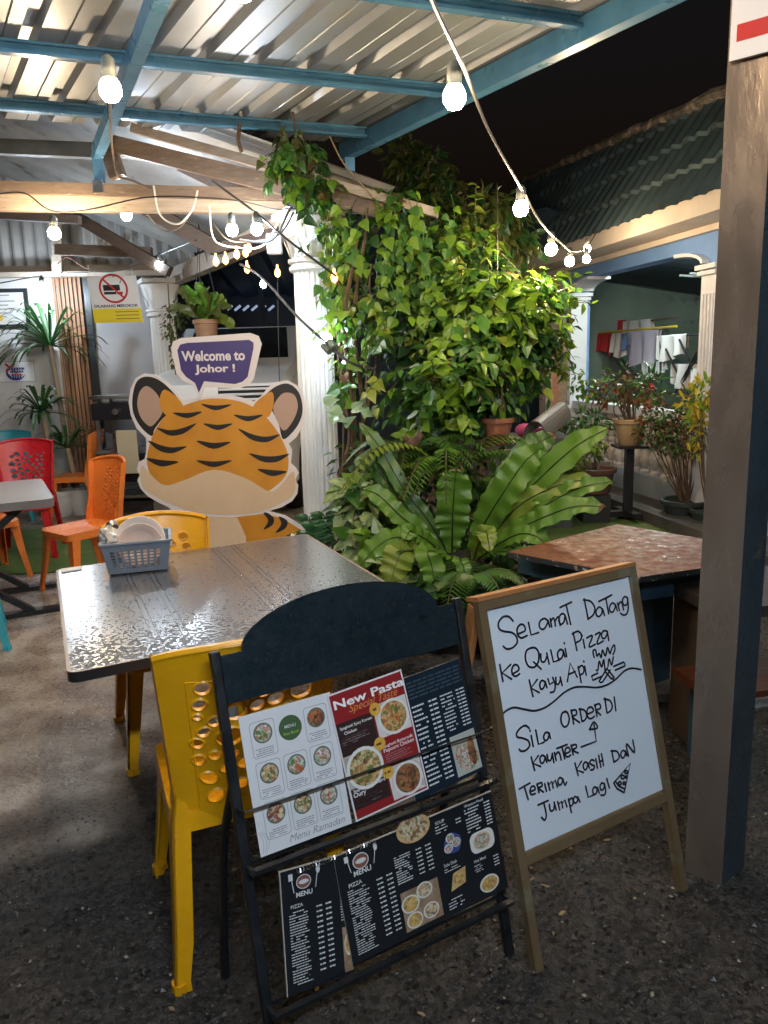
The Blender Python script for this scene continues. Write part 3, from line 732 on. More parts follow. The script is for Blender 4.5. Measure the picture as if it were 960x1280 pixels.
# columns
for uc, wd in ((uL-.10, .24), (uRt+.10, .22)):
    mb = MB(); f2 = lambda u, v, w_: FH(uc+u, v, w_+.05)
    mb.prism(rect(-wd/2, 0, wd/2, zS-.06), f2, .20, HWHITE)
    for k in range(4):
        uu = -wd/2+.03+k*(wd-.06)/3.6; mb.prism(rect(uu, .95, uu+.022, zS-.25), lambda u, v, w_: FH(uc+u, v, w_+.156), .012, HWHITE)
    mb.prism(rect(-wd/2-.03, zS-.058, wd/2+.03, zS-.02), lambda u, v, w_: FH(uc+u, v, w_+.05), .30, HWHITE)
    mb.prism(rect(-wd/2-.015, zS-.10, wd/2+.015, zS-.07), lambda u, v, w_: FH(uc+u, v, w_+.05), .272, HWHITE)
    mb.prism(rect(-wd/2-.02, .86, wd/2+.02, .90), lambda u, v, w_: FH(uc+u, v, w_+.05), .268, HWHITE)
    mb.build('column', house)
# balustrade
zB = hx(800, 588)[1]; zR = hx(800, 508)[1]
mb = MB(); mb.prism(rect(uL, 0, uRt+2.4, zB), lambda u, v, w_: FH(u, v, w_+.03), .16, mat('balustrade_blue', (.30, .40, .52), .6, col2=(.42, .46, .50), scale=3, wear=(.2, .2, .2), wscale=5, wamt=.6)); plinth = mb.build('balustrade', house)
mb = MB(); mb.prism(rect(uL, zR-.09, uRt+2.4, zR), lambda u, v, w_: FH(u, v, w_+.03), .17, HWHITE); mb.build('handrail', plinth)
BALM = mat('baluster_paint', (.72, .66, .63), .6, col2=(.50, .43, .40), scale=8, wear=(.30, .27, .25), wscale=10, wamt=.64)
k = 0; u = uL+.12; hB = zR-.09-zB
bp = [(.055, 0), (.06, .04), (.038, .08), (.05, .13), (.072, .24), (.06, .34), (.034, .43), (.05, .47), (.05, .50), (.034, .54), (.06, .66), (.07, .75), (.045, .88), (.06, .94), (.055, 1.0)]
b0 = None
while u < uRt+.3:
    if b0 is None:
        mb = MB(); mb.lathe([(r_, z_*hB) for r_, z_ in bp], (0, 0, 0), BALM, 14); b0 = mb.build('baluster', None, True, local=True); b0.parent = plinth; b = b0
    else: b = b0.copy(); COL.objects.link(b)
    b.location = wm(house).inverted() @ FH(u, zB, .03); u += .185
# fascia, soffit, roof
zE = 2.60; ov = .42
mb = MB(); mb.prism(rect(ufar-.4, zW-.02, unear, zW+.0), lambda u, v, w_: FH(u, v, w_), .2, HCREAM)
mb.build('wall_head', house)
mb = MB(); f3 = lambda u, v, w_: FH(u, v, w_+.26)
zf0 = 2.43
mb.prism(rect(ufar-.5, zf0, unear, zE-.12), lambda u, v, w_: FH(u, v, w_+.125), .06, HCREAM); mb.build('fascia', house)
mb = MB(); mb.box(FH((ufar-.5+unear)/2, zE-.10, .30), (unear-ufar+.5, .34, .03), HCREAM, (FH.X, FH.N, ZU)); mb.build('soffit', house); mb = MB(); mb.box(FH((ufar-.5+unear)/2, zE-.03, .455), (unear-ufar+.5, .02, .13), HCREAM, (FH.X, FH.N, ZU)); mb.build('eave_board', house)
TILE = mat('dark_roof_tile', (.07, .105, .115), .55, col2=(.045, .072, .08), scale=2.5, wear=(.07, .075, .06), wscale=5, wamt=.6, bump=.3, bscale=30)
er = FH(0, zE, .50)
up_slope = (-FH.N*math.cos(R(60)) + ZU*math.sin(R(60)))
u0r, u1r = -5.2, unear
rn = FH.X.cross(up_slope); rn = rn if rn.z > 0 else -rn
def top_len(px, py):
    q = hit(px, py, er, rn) - er; return q.dot(up_slope), q.dot(FH.X)
l1, ur1 = top_len(912, 116); l0, ur0 = top_len(645, 232); print('ROOF', l0, ur0, l1, ur1, u0r, u1r)
mb = MB(); nu, nv = 240, 40; vs = []
for j in range(nv+1):
    for i in range(nu+1):
        a_ = i/nu; u = u0r + (u1r-u0r)*a_
        Lr = l0 + (l1-l0)*(u-ur0)/(ur1-ur0); Lr = max(.6, Lr); v = Lr*j/nv
        course = (v/.34) % 1.0
        h = .016*math.sin(u*2*math.pi/.19) + .028*(1-course)
        vs.append(er + FH.X*u + up_slope*v + rn*h)
W1 = nu+1
mb.mesh(vs, [(j*W1+i, j*W1+i+1, (j+1)*W1+i+1, (j+1)*W1+i) for j in range(nv) for i in range(nu)], TILE); mb.build('roof_tiles', house, True)
mb = MB(); rp = []
for i in range(41):
    u = u0r + (u1r-u0r)*i/40; Lr = max(.6, l0 + (l1-l0)*(u-ur0)/(ur1-ur0)); rp.append(er + FH.X*u + up_slope*Lr + rn*.03 + ZU*random.uniform(-.012, .02))
mb.tube(rp, .05, mat('ridge_mortar', (.20, .17, .14), .9, col2=(.07, .06, .05), scale=8, wear=(.42, .34, .27), wscale=5, wamt=.52, bump=.6), 8); mb.build('ridge', house, True)
# back slope + gable end so the roof is closed
mb = MB(); q0, q1 = rp[0], rp[-1]; e0, e1 = er + FH.X*u0r, er + FH.X*u1r; bk = -FH.N*6
mb.face([q0, q1, e1+bk, e0+bk], TILE); mb.face([e0, q0, e0+bk], HCREAM); mb.build('rear_slope', house)
# verandah interior
VG = mat('verandah_green_wall', (.19, .25, .21), .7, col2=(.14, .185, .16), scale=1.5, wear=(.05, .07, .06), wscale=2.2, wamt=.58)
D_ = 2.7
mb = MB(); mb.prism(rect(ufar-2.5, 0, unear, 2.7), lambda u, v, w_: FH(u, v, w_-D_), .12, VG); mb.build('back_wall', house)
mb = MB(); mb.box(FH(ufar-.6, 1.35, -D_/2-.1), (.12, D_-.35, 2.6), VG, (FH.X, FH.N, ZU)); mb.build('side_wall', house)
mb = MB(); mb.box(FH((ufar+unear)/2, .12, -D_/2), (unear-ufar, D_-.3, .24), mat('verandah_floor', (.14, .13, .12), .5), (FH.X, FH.N, ZU)); mb.build('verandah_floor', house)
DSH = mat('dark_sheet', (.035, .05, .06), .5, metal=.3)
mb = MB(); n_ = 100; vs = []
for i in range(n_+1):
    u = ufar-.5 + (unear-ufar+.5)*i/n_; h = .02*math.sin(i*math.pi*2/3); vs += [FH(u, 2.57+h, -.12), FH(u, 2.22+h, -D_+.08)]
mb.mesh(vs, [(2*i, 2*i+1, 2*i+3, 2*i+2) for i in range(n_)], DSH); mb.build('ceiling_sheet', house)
for k in range(9):
    mb = MB(); p_ = FH(uL+.15+k*.21, 2.32, -1.4); mb.beam(p_, p_ + FH.N*.28 + ZU*.02, .035, .02, mat('pale_glint', (.5, .52, .53), .5)); mb.build('glint_bar', house)  # pale bars standing for glints along the dark ceiling sheet
vl = FH(uL+1.2, 2.45, -.30); vt_ = MB(); vt_.tube([vl - FH.X*.3, vl + FH.X*.3], .014, mat('verandah_fill', (.9, .9, .9), .3, emit=(.80, .95, .88), estr=VER/(math.pi*.6*2*math.pi*.014)), 8); vt_.build('tube_lamp', house, True)  # hidden tube added to brighten the verandah interior
BW = lambda u, v, w_=0: FH(u, v, w_-D_+.065)
BF = frame(BW(0, 0), FH.X, ZU)
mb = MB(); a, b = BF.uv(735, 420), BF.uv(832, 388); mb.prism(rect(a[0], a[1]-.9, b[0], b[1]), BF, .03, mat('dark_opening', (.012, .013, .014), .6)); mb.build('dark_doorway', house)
mb = MB(); a, b = BF.uv(782, 402), BF.uv(803, 391); mb.prism(rect(a[0], a[1], b[0], b[1]), lambda u, v, w_: BF(u, v, w_+.03), .01, mat('pale_notice', (.35, .42, .30), .6)); mb.build('wall_notice', house)
for (x0, y0, x1, y1, m_) in ((738, 394, 835, 380, mat('red_shelf', (.35, .07, .04), .6)), (742, 377, 842, 366, DK), (808, 368, 820, 382, mat('brown_box', (.06, .03, .025), .6)), (788, 362, 790, 392, DK)):
    mb = MB(); a, b = BF.uv(x0, y0), BF.uv(x1, y1)
    if x1-x0 > 40: mb.beam(BF(a[0], a[1], .08), BF(b[0], b[1], .08), .12, .03, m_)
    else: mb.box(BF((a[0]+b[0])/2, (a[1]+b[1])/2, .10), (abs(b[0]-a[0])+.01, .1, abs(a[1]-b[1])), m_, (FH.X, FH.N, ZU))
    mb.build('wall_shelf', house)
# porch apron step
mb = MB(); mb.prism([(uL-1.2, -.02), (uRt+2, -.02), (uRt+2, .11), (uL-1.2, .11)], lambda u, v, w_: FH(u, v*1.0, w_+.31), .37, mat('porch_concrete', (.10, .09, .08), .45, col2=(.06, .055, .05), scale=3, rvar=.15)); tag(mb.build('porch_step'), kind='structure')
# ================================================================ PLASTIC CHAIRS
def plast(name, c): return mat(name, c, .36, col2=tuple(q*.80 for q in c), scale=3.5, bump=.06, bscale=90, rvar=.14, wear=tuple(q*.55+.02 for q in c), wscale=9, wamt=.655)
YELC = plast('yellow_plastic', (.84, .40, .006)); ORGC = plast('orange_plastic', (.80, .21, .035)); REDC = plast('red_plastic', (.50, .012, .02)); CYAC = plast('cyan_plastic', (.05, .42, .52))
def hole_set(seed, n, rmin, rmax, bu, bv):
    rnd = random.Random(seed); hs = []; tries = 0
    while len(hs) < n and tries < 9000:
        tries += 1
        a = rnd.uniform(rmin, rmax)*(1 if tries < 3000 else .7); b = a*rnd.uniform(.6, .85)
        t = rnd.uniform(-.35, .35); u = rnd.uniform(-bu, bu); v = rnd.uniform(*bv)
        if abs(u) + a > bu + .008: continue
        if all(math.hypot((u-h[0]), (v-h[1])*1.15) > (a + h[2])*.93 + .007 for h in hs): hs.append((u, v, a, b, t))
    return hs
def chair(mtl, holes, label, cat='chair', group='plastic chairs', narrow=1.0, tall=.885):
    t = E('plastic_chair', label, cat, (0, 0, 0), 0, group)
    hw = .215*narrow; vb = .395
    def bk(u, v, w_=0):
        s_ = (v-.43)/(tall-.43)
        y = -.185 - .055*s_ - .012*s_*s_ - .062*(1-(u/hw)**2)*(.35+.65*max(0, s_))
        sx = .86+.14*max(0, min(1, s_))
        return V((u*sx, y - w_, v))
    out = [(-hw, vb)] + [(-hw, vb + (tall-.03-vb)*k/8) for k in range(1, 9)]
    out += [(-hw+2*hw*k/18, tall-.03+.03*math.sin(math.pi*k/18)**.7) for k in range(1, 18)]
    out += [(hw, tall-.03 - (tall-.03-vb)*k/8) for k in range(0, 9)] + [(hw-2*hw*k/12, vb) for k in range(1, 12)]
    hl = [disc(u, v, a, b, 14, 0, r_) for u, v, a, b, r_ in holes]
    mb = MB(); ex = [(-hw*.9+1.8*hw*i/9, vb+.03+(tall-.12-vb)*j/9) for i in range(10) for j in range(10)]
    def isin(p, lp):
        return min(math.hypot(p[0]-q[0], p[1]-q[1]) for q in lp) < .012
    ex = [p for p in ex if not any(isin(p, h) for h in hl) and not any(math.hypot(p[0]-h[0], p[1]-h[1]) < h[2]+.006 for h in holes)]
    v2, tr = poly_fill(out, hl, ex); th = .009
    mb.mesh([bk(p[0], p[1], th/2) for p in v2], tr, mtl); mb.mesh([bk(p[0], p[1], -th/2) for p in v2], [q[::-1] for q in tr], mtl)
    for lp in [out]:
        k = len(lp); vs = [bk(p[0], p[1], th/2) for p in lp] + [bk(p[0], p[1], -th/2) for p in lp]
        mb.mesh(vs, [(i, i+k, (i+1) % k+k, (i+1) % k) for i in range(k)], mtl)
    for (u, v, a, b, r_) in holes:      # raised rims round the holes
        lp0 = disc(u, v, a, b, 14, 0, r_); lp1 = disc(u, v, a+.005, b+.005, 14, 0, r_); k = 14
        for sg in (1, -1):
            vs = [bk(p[0], p[1], 0) for p in lp0] + [bk(p[0], p[1], sg*(th/2+.004)) for p in lp0] + [bk(p[0], p[1], sg*(th/2)) for p in lp1]
            mb.mesh(vs, [(i, (i+1) % k, k+(i+1) % k, k+i) for i in range(k)] + [(k+i, k+(i+1) % k, 2*k+(i+1) % k, 2*k+i) for i in range(k)], mtl)
    # rolled edge: side flanges and top rim turned towards the sitter
    for sg in (-1, 1):
        vv = [vb + (tall-.03-vb)*k/8 for k in range(9)]
        vs = []
        for v in vv: p = bk(sg*hw, v); vs += [p + V((sg*.004, -.006, 0)), p + V((sg*.007, .036, .0)), p + V((-sg*.001, .036, 0)), p + V((-sg*.003, 0, 0))]
        mb.mesh(vs, [(4*i+j, 4*i+(j+1) % 4, 4*i+4+(j+1) % 4, 4*i+4+j) for i in range(8) for j in range(4)], mtl)
    tp = [bk(p[0], p[1]) for p in out[8:27]]
    mb.tube([p + V((0, .006, -.004)) for p in tp], .011, mtl, 6)
    # moulded panel line
    for (ua, va, ub2, vb2) in ((-.155*narrow, .445, -.155*narrow, tall-.09), (.155*narrow, .445, .155*narrow, tall-.09), (-.155*narrow, tall-.09, .155*narrow, tall-.09)):
        pts = [bk(ua+(ub2-ua)*k/8, va+(vb2-va)*k/8, th/2) for k in range(9)]; mb.tube(pts, .0025, mtl, 4)
    mb.build('backrest', t, True, local=True)
    # seat: dished slab with rounded corners and an apron
    mb = MB(); lp = rrect(-.205*narrow, -.20, .205*narrow, .215, .05, 5)
    def st(u, v, z=0): return V((u, v, .437 - .014*math.exp(-((u/.13)**2 + (v/.13)**2)) - .02*max(0, (v-.15)/.065)**2*.6 + z))
    grid = [(-.17*narrow+.34*narrow*i/7, -.17+.34*j/7) for i in range(8) for j in range(8)]
    v2, tr = poly_fill(lp, (), grid)
    mb.mesh([st(*p) for p in v2], tr, mtl); mb.mesh([st(p[0], p[1], -.007) for p in v2], [q[::-1] for q in tr], mtl)
    k = len(lp); lo = [(p[0]*1.02, p[1]*1.02) for p in lp]
    vs = [st(*p) for p in lp] + [V((p[0], p[1], .385)) for p in lo]; mb.mesh(vs, [(i, i+k, (i+1) % k+k, (i+1) % k) for i in range(k)], mtl)
    mb.mesh([v + V((-v.x*.03, -v.y*.03, 0)) for v in vs], [(i, (i+1) % k, (i+1) % k+k, i+k) for i in range(k)], mtl)
    mb.build('seat', t, True, local=True)
    # legs: tapered angle sections, the rear ones run up into the sides of the back
    for sx in (-1, 1):
        for sy in (1, -1):
            mb = MB()
            top = V((sx*.195*narrow, .19 if sy > 0 else -.185, .43)); ft = V((sx*.235*narrow, .245 if sy > 0 else -.265, 0)); mid = top.lerp(ft, .5) + V((0, sy*-.006, 0))
            pts = [top, mid, ft + ZU*.03, ft]; ws = [.062, .048, .036, .040]
            if sy < 0:    # one moulded strip from the foot up the side of the back
                pts = [bk(sx*hw, tall-.04), bk(sx*hw, .72), bk(sx*hw, .60), bk(sx*hw, .50), V((sx*.205*narrow, -.205, .40)), V((sx*.214*narrow, -.225, .28)), V((sx*.226*narrow, -.25, .12)), ft + ZU*.03, ft]; ws = [.016, .024, .038, .058, .078, .066, .050, .038, .040]
            for (axis, out_) in ((V((-sx, 0, 0)), V((0, sy, 0))), (V((0, -sy, 0)), V((sx, 0, 0)))):
                vs = []
                for p, wd in zip(pts, ws):
                    if sy < 0 and axis.x: wd = min(wd, .045)*(1 if p.z < .45 else .45)
                    vs += [p + out_*.0, p + axis*wd, p + axis*wd - out_*.006, p - out_*.006]
                mb.mesh(vs, [(4*i+j, 4*i+(j+1) % 4, 4*i+4+(j+1) % 4, 4*i+4+j) for i in range(len(pts)-1) for j in range(4)] + [(0, 1, 2, 3), tuple(4*len(pts)-1-q for q in range(4))], mtl)
            mb.tube([ft + V((-sx*.012, -sy*.012, .026)), ft + V((-sx*.012, -sy*.012, .0))], [.02, .019], mtl, 8)
            mb.build('leg', t, True, local=True)
    return t
def place(t, x, y, deg, label=None, src=None):
    """deg: heading of the seat front, measured from +X"""
    t.location = (x, y, 0); t.rotation_euler = (0, 0, R(deg-90))
    if label: t['label'] = label
    return t
HY = hole_set(3, 44, .016, .036, .158, (.47, .80)); HO = hole_set(5, 60, .009, .017, .095, (.475, .80)); HR = hole_set(8, 44, .013, .024, .135, (.475, .77))
yc = chair(YELC, HY, 'yellow plastic chair with oval holes behind the black menu stand')
f_ = ang(111.6); r_ = V((f_.y, -f_.x, 0)); c_ = V((-.53, 1.59, 0)).lerp(V((-.72, 2.07, 0)), .5) + r_*.235
c_ += V((-.012, .016, 0)); place(yc, c_.x, c_.y, 111.6)
y2 = copy_tree(yc); place(y2, -.865, 2.94, -66, 'yellow plastic chair on the far side of the dark grey table before the standee')
oc = chair(ORGC, HO, 'orange plastic chair on the turf mat nearest the yellow chairs', narrow=.92)
place(oc, -2.07, 5.17, 232)
o2 = copy_tree(oc); place(o2, -3.12, 7.75, 186, 'orange plastic chair seen side on near the slatted wood pillar')
o3 = copy_tree(oc); place(o3, -2.93, 5.50, -45, 'orange plastic chair cut by the left edge beside the grey table')
rc = chair(REDC, HR, 'red plastic chair on the far side of the grey table')
pr = PZ(30, 548, .86); place(rc, -2.93, 6.18, -76); rc.scale = (1.05, 1.05, 1.05)
bc = chair(CYAC, HR, 'cyan plastic chair behind the red chair by the white wall'); place(bc, -3.80, 7.75, -75)
b2 = copy_tree(bc); place(b2, -2.39, 4.10, 118, 'cyan plastic chair at the left edge with only one leg in view')

# ================================================================ DARK GREY TABLE
TAX, TAY = ang(26.5), ang(115.5)
TC = (PZ(70, 712, .74) + PZ(84, 843, .74) + PZ(378, 668, .74))/3
cN, cF, cR = PZ(84, 843, .74), PZ(70, 712, .74), PZ(378, 668, .74)
tX = (cR-cF); LX = tX.length; tX.normalize(); tY = (cF-cN); LY = tY.length; tY.normalize()
LX += .02
TF = frame(cN + tX*.0, tX, tY)      # u: to the right, v: away, w: up
TOPM = mat('dark_grey_laminate', (.075, .084, .103), .24, col2=(.10, .109, .13), scale=1.2, stretch=(1, 1, 1), rvar=.08, bump=.02, bscale=7, coat=.5, bdist=.02)
def wet_front():
    # the rain at the near edge: glossy film broken by dull dry flecks
    m = TOPM; n = m.node_tree.nodes; l = m.node_tree.links; b = n['Principled BSDF']
    tc = n.new('ShaderNodeTexCoord'); dt = n.new('ShaderNodeVectorMath'); dt.operation = 'DOT_PRODUCT'; l.new(tc.outputs['Object'], dt.inputs[0]); dt.inputs[1].default_value = tY
    mk = n.new('ShaderNodeMapRange'); mk.inputs['From Min'].default_value = -.18; mk.inputs['From Max'].default_value = -.52; l.new(dt.outputs['Value'], mk.inputs[0])
    nz = n.new('ShaderNodeTexNoise'); nz.inputs['Scale'].default_value = 70; nz.inputs['Detail'].default_value = 7; l.new(tc.outputs['Object'], nz.inputs[0])
    th = n.new('ShaderNodeMath'); th.operation = 'MULTIPLY_ADD'; th.inputs[1].default_value = .16; th.inputs[2].default_value = -.02; l.new(mk.outputs[0], th.inputs[0])
    ad = n.new('ShaderNodeMath'); ad.operation = 'ADD'; l.new(nz.outputs['Fac'], ad.inputs[0]); l.new(th.outputs[0], ad.inputs[1])
    st_ = n.new('ShaderNodeMapRange'); st_.inputs['From Min'].default_value = .60; st_.inputs['From Max'].default_value = .64; l.new(ad.outputs[0], st_.inputs[0])
    mx = n.new('ShaderNodeMix'); mx.data_type = 'FLOAT'; l.new(st_.outputs[0], mx.inputs[0]); mx.inputs[2].default_value = .20; mx.inputs[3].default_value = .6; l.new(mx.outputs[0], b.inputs['Roughness'])
    mc = n.new('ShaderNodeMix'); mc.data_type = 'FLOAT'; l.new(st_.outputs[0], mc.inputs[0]); mc.inputs[2].default_value = .7; mc.inputs[3].default_value = .05; l.new(mc.outputs[0], b.inputs['Coat Weight'])
    b.inputs['Coat Roughness'].default_value = .24
wet_front()
TRIM = mat('tan_table_trim', (.22, .165, .125), .45); TEDGE = mat('table_dark_edge', (.018, .018, .019), .4)
tb = E('dark_table', 'dark grey table wet with raindrops in the left foreground', 'table', TF(LX/2, LY/2).xy.to_3d())
mb = MB(); lp = rrect(0, 0, LX, LY, .03, 5); lp2 = rrect(.009, .009, LX-.009, LY-.009, .025, 5)
mb.sheet(lp2, TF, .0, TOPM)
k = len(lp); 
mb.mesh([TF(p[0], p[1], .0) for p in lp2] + [TF(p[0], p[1], .0008) for p in lp], [(i, (i+1) % k, (i+1) % k+k, i+k) for i in range(k)], TRIM)
mb.mesh([TF(p[0], p[1], .0008) for p in lp] + [TF(p[0], p[1], -.028) for p in lp], [(i, i+k, (i+1) % k+k, (i+1) % k) for i in range(k)], TEDGE)
mb.sheet(lp, TF, -.028, TEDGE); ttop = mb.build('tabletop', tb)
mb = MB()   # scored plank lines in the laminate
SC = mat('table_score', (.02, .019, .02), .3)
for u in (.20, .215, .27, .285, .52, .535, .59, .605): mb.sheet(rect(u*LX/.9, .03, u*LX/.9+.0022, LY-.03), TF, .0006, SC)
mb.build('score_lines', ttop)
LEGM = mat('pale_steel_tube', (.55, .53, .50), .35, metal=.3)
mb = MB(); pc_ = TF(LX*.5, LY*.5, 0); pc_.z = 0
mb.tube([pc_ + ZU*.04, pc_ + ZU*.71], .03, LEGM, 12); mb.build('pedestal', tb, True)
for k in range(4):
    d = (tX, tY, -tX, -tY)[k]; d2 = (d + (tY, -tX, -tY, tX)[k]*.35).normalized()
    mb = MB(); mb.tube([pc_ + ZU*.05, pc_ + d2*.27 + ZU*.018], .013, LEGM, 8); mb.build('foot', tb, True)
    mb = MB(); mb.beam(pc_ + d*.02 + ZU*.695, pc_ + d*.38 + ZU*.70, .03, .02, TEDGE); mb.build('arm', tb)
# rain drops
WATER = mat('water_drop', (.9, .93, .95), .03, trans=0, spec=.6); 
WATER.node_tree.nodes['Principled BSDF'].inputs['Transmission Weight'].default_value = .97; WATER.node_tree.nodes['Principled BSDF'].inputs['IOR'].default_value = 1.33
mb = MB(); cnt = 0
while cnt < 2600:
    u, v = random.random(), random.random()
    dens = math.exp(-v*5.5) * (.35 + .65*(math.sin(u*9+v*5)*.5+.5)) + .02
    if random.random() > dens: continue
    cnt += 1; s_ = random.uniform(.0008, .0024)*(1.5 if random.random() < .12 else 1); el = random.uniform(.8, 1.8); a = random.uniform(0, 3.14)
    cu, cv = .02+u*(LX-.04), .02+v*(LY-.04)
    ring = [(cu+s_*el*math.cos(q)*math.cos(a)-s_*math.sin(q)*math.sin(a), cv+s_*el*math.cos(q)*math.sin(a)+s_*math.sin(q)*math.cos(a)) for q in [i*math.pi/3 for i in range(6)]]
    vs = [TF(p[0], p[1], .0007) for p in ring] + [TF(cu+(p[0]-cu)*.6, cv+(p[1]-cv)*.6, .0007+s_*.45) for p in ring]
    mb.mesh(vs, [(i, (i+1) % 6, 6+(i+1) % 6, 6+i) for i in range(6)] + [tuple(range(6, 12))], WATER)
tag(mb.build('raindrops', ttop, True), kind='stuff')
a, b = TF.uv(80, 711), TF.uv(92, 718)
mb = MB(); mb.box(TF(.055, LY-.045, .003), (.075, .05, .004), mat('sticker_white', (.62, .60, .57), .5), (tX, tY, ZU), bev=.001); mb.build('sticker', ttop)

# basket with plates
bs = PZ(170, 712, .74); BX = ang(6); BYv = ang(96)
q0, q1 = PZ(137, 719, .745), PZ(209, 712, .745); BX = (q1-q0).normalized(); BYv = V((-BX.y, BX.x, 0)); bw = (q1-q0).length; bd = .17; hB_ = .115
bcn = (q0+q1)/2 + BYv*bd/2
BGREY = mat('grey_basket_plastic', (.20, .23, .28), .45, col2=(.16, .19, .235), scale=5)
bk_ = E('plastic_basket', 'grey perforated plastic basket on the dark grey table', 'basket', bcn)
def bpt(u, v, z): s_ = 1 + .20*(z/hB_); return bcn + BX*u*s_ + BYv*v*s_ + ZU*(z+.002)
mb = MB()
def panel(a, b, nxh, nzh):
    """perforated side between two bottom corners (u,v)"""
    (ua, va), (ub_, vb_) = a, b; Ls = math.hypot(ub_-ua, vb_-va)
    holes = []
    for i in range(nxh):
        for j in range(nzh):
            x0 = .10+.8*i/nxh; x1 = x0+.8/nxh*.62; z0 = .16+.62*j/nzh; z1 = z0+.62/nzh*.66; holes.append(rect(x0*Ls, z0*hB_, x1*Ls, z1*hB_))
    nx_, ny_ = (vb_-va)/Ls, -(ub_-ua)/Ls
    def fn(u, v, w_):
        t = u/Ls; p = bpt(ua+(ub_-ua)*t, va+(vb_-va)*t, v); return p + (BX*nx_+BYv*ny_)*w_
    mb.prism(rect(0, 0, Ls, hB_), fn, .003, BGREY, holes)
h_, d_ = bw/2, bd/2
panel((-h_, -d_), (h_, -d_), 8, 6); panel((h_, -d_), (h_, d_), 5, 6); panel((h_, d_), (-h_, d_), 8, 6); panel((-h_, d_), (-h_, -d_), 5, 6)
mb.build('basket_wall', bk_)
mb = MB(); mb.mesh([bpt(-h_, -d_, 0), bpt(h_, -d_, 0), bpt(h_, d_, 0), bpt(-h_, d_, 0)], [(0, 1, 2, 3)], BGREY); mb.mesh([bpt(-h_, -d_, .003), bpt(h_, -d_, .003), bpt(h_, d_, .003), bpt(-h_, d_, .003)], [(3, 2, 1, 0)], BGREY); mb.build('basket_floor', bk_)
mb = MB(); rim = [bpt(-h_, -d_, hB_), bpt(h_, -d_, hB_), bpt(h_, d_, hB_), bpt(-h_, d_, hB_)]
for i in range(4): mb.beam(rim[i], rim[(i+1) % 4], .014, .009, BGREY, bev=.002)
mb.build('rim', bk_)
PLATE = mat('pink_white_plate', (.72, .64, .60), .25, coat=.3)
PLS = mat('peach_plate', (.66, .50, .43), .3, coat=.3)
for i, (off, rad, m_, lab) in enumerate(((-.045, .082, PLS, 'front peach plate standing in the grey basket'), (-.01, .092, PLATE, 'tall white plate standing behind the peach plate'), (.025, .088, PLATE, 'rear white plate standing at the back of the grey basket'))):
    c = bpt(.012, 0, rad+.012) + BYv*off; ax = (BX, (ZU + BYv*.22).normalized(), (-BYv + ZU*.22).normalized())
    mb = MB(); mb.lathe([(.002, .004), (rad*.62, .004), (rad*.68, .008), (rad*.97, .018), (rad, .016), (rad*.7, .002), (rad*.6, -.004), (.002, -.004)], c, m_, 36, ax)
    o = mb.build('plate', None, True); tag(o, lab, 'plate', 'plates standing in the basket')
jar = E('sauce_jar', 'small clear jar with metal cap lying in the grey basket', 'jar', bpt(-.055, -.01, .06))
ja = bpt(-.045, -.01, .10); jb = bpt(-.065, .03, .15)
mb = MB(); mb.tube([ja, jb], .020, mat('dark_sauce', (.03, .02, .015), .2), 12); mb.build('glass', jar, True)
mb = MB(); mb.tube([jb, jb+(jb-ja).normalized()*.022], .022, CHROME, 14); mb.build('cap', jar, True)
bm = bmesh.new(); bmesh.ops.create_icosphere(bm, subdivisions=3, radius=1)
rnd = random.Random(4)
for v in bm.verts:
    k = 1 + .16*math.sin(v.co.x*7+v.co.y*5) + .10*math.sin(v.co.z*11+v.co.x*9) + rnd.uniform(-.06, .06); v.co *= k
mb = MB(); ctr = bpt(-h_*.78, -.01, hB_+.012)
mb.bm(bm, mat('crumpled_clear_film', (.70, .67, .62), .2, col2=(.55, .50, .45), scale=30, coat=.6), lambda p: ctr + BX*p.x*.036 + BYv*p.y*.05 + ZU*p.z*.040)
tag(mb.build('film_packet', None, True), 'crumpled clear film packet hanging over the end of the grey basket', 'packet')

# ================================================================ GREY TABLE AT LEFT
GT = mat('grey_laminate', (.32, .29, .28), .35, col2=(.36, .33, .32), scale=3, coat=.2); GE = mat('grey_table_edge', (.20, .17, .17), .4)
g0 = PZ(68, 623, .74); g1 = PZ(52, 598, .74); gY = (g1-g0).normalized(); gX = V((gY.y, -gY.x, 0)); gL = (g1-g0).length
gt = E('grey_table', 'grey table with black crossed legs at the left edge', 'table', (g0 - gX*.4 + gY*.5).xy.to_3d())
GF = frame(g0, gX, gY)
mb = MB(); lp = rrect(-1.2, 0, 0, gL, .05, 5); mb.prism(lp, lambda u, v, w_: GF(u, v, w_-.025), .05, GT, mside=GE); mb.build('tabletop', gt)
for v_ in (.18, .78):
    for sg in (1, -1):
        mb = MB(); mb.beam(GF(-.6-.42*sg, v_*gL, -.06), GF(-.6+.42*sg, v_*gL, -.72), .06, .035, STEELB); 
        mb.build('leg', gt)
    mb = MB(); mb.beam(GF(-1.1, v_*gL, -.725), GF(-.0, v_*gL, -.725), .07, .03, STEELB); mb.build('foot_bar', gt)
mb = MB(); mb.beam(GF(-1.1, gL*.5, -.075), GF(-.05, gL*.5, -.075), .05, .05, STEELB); mb.build('apron', gt)

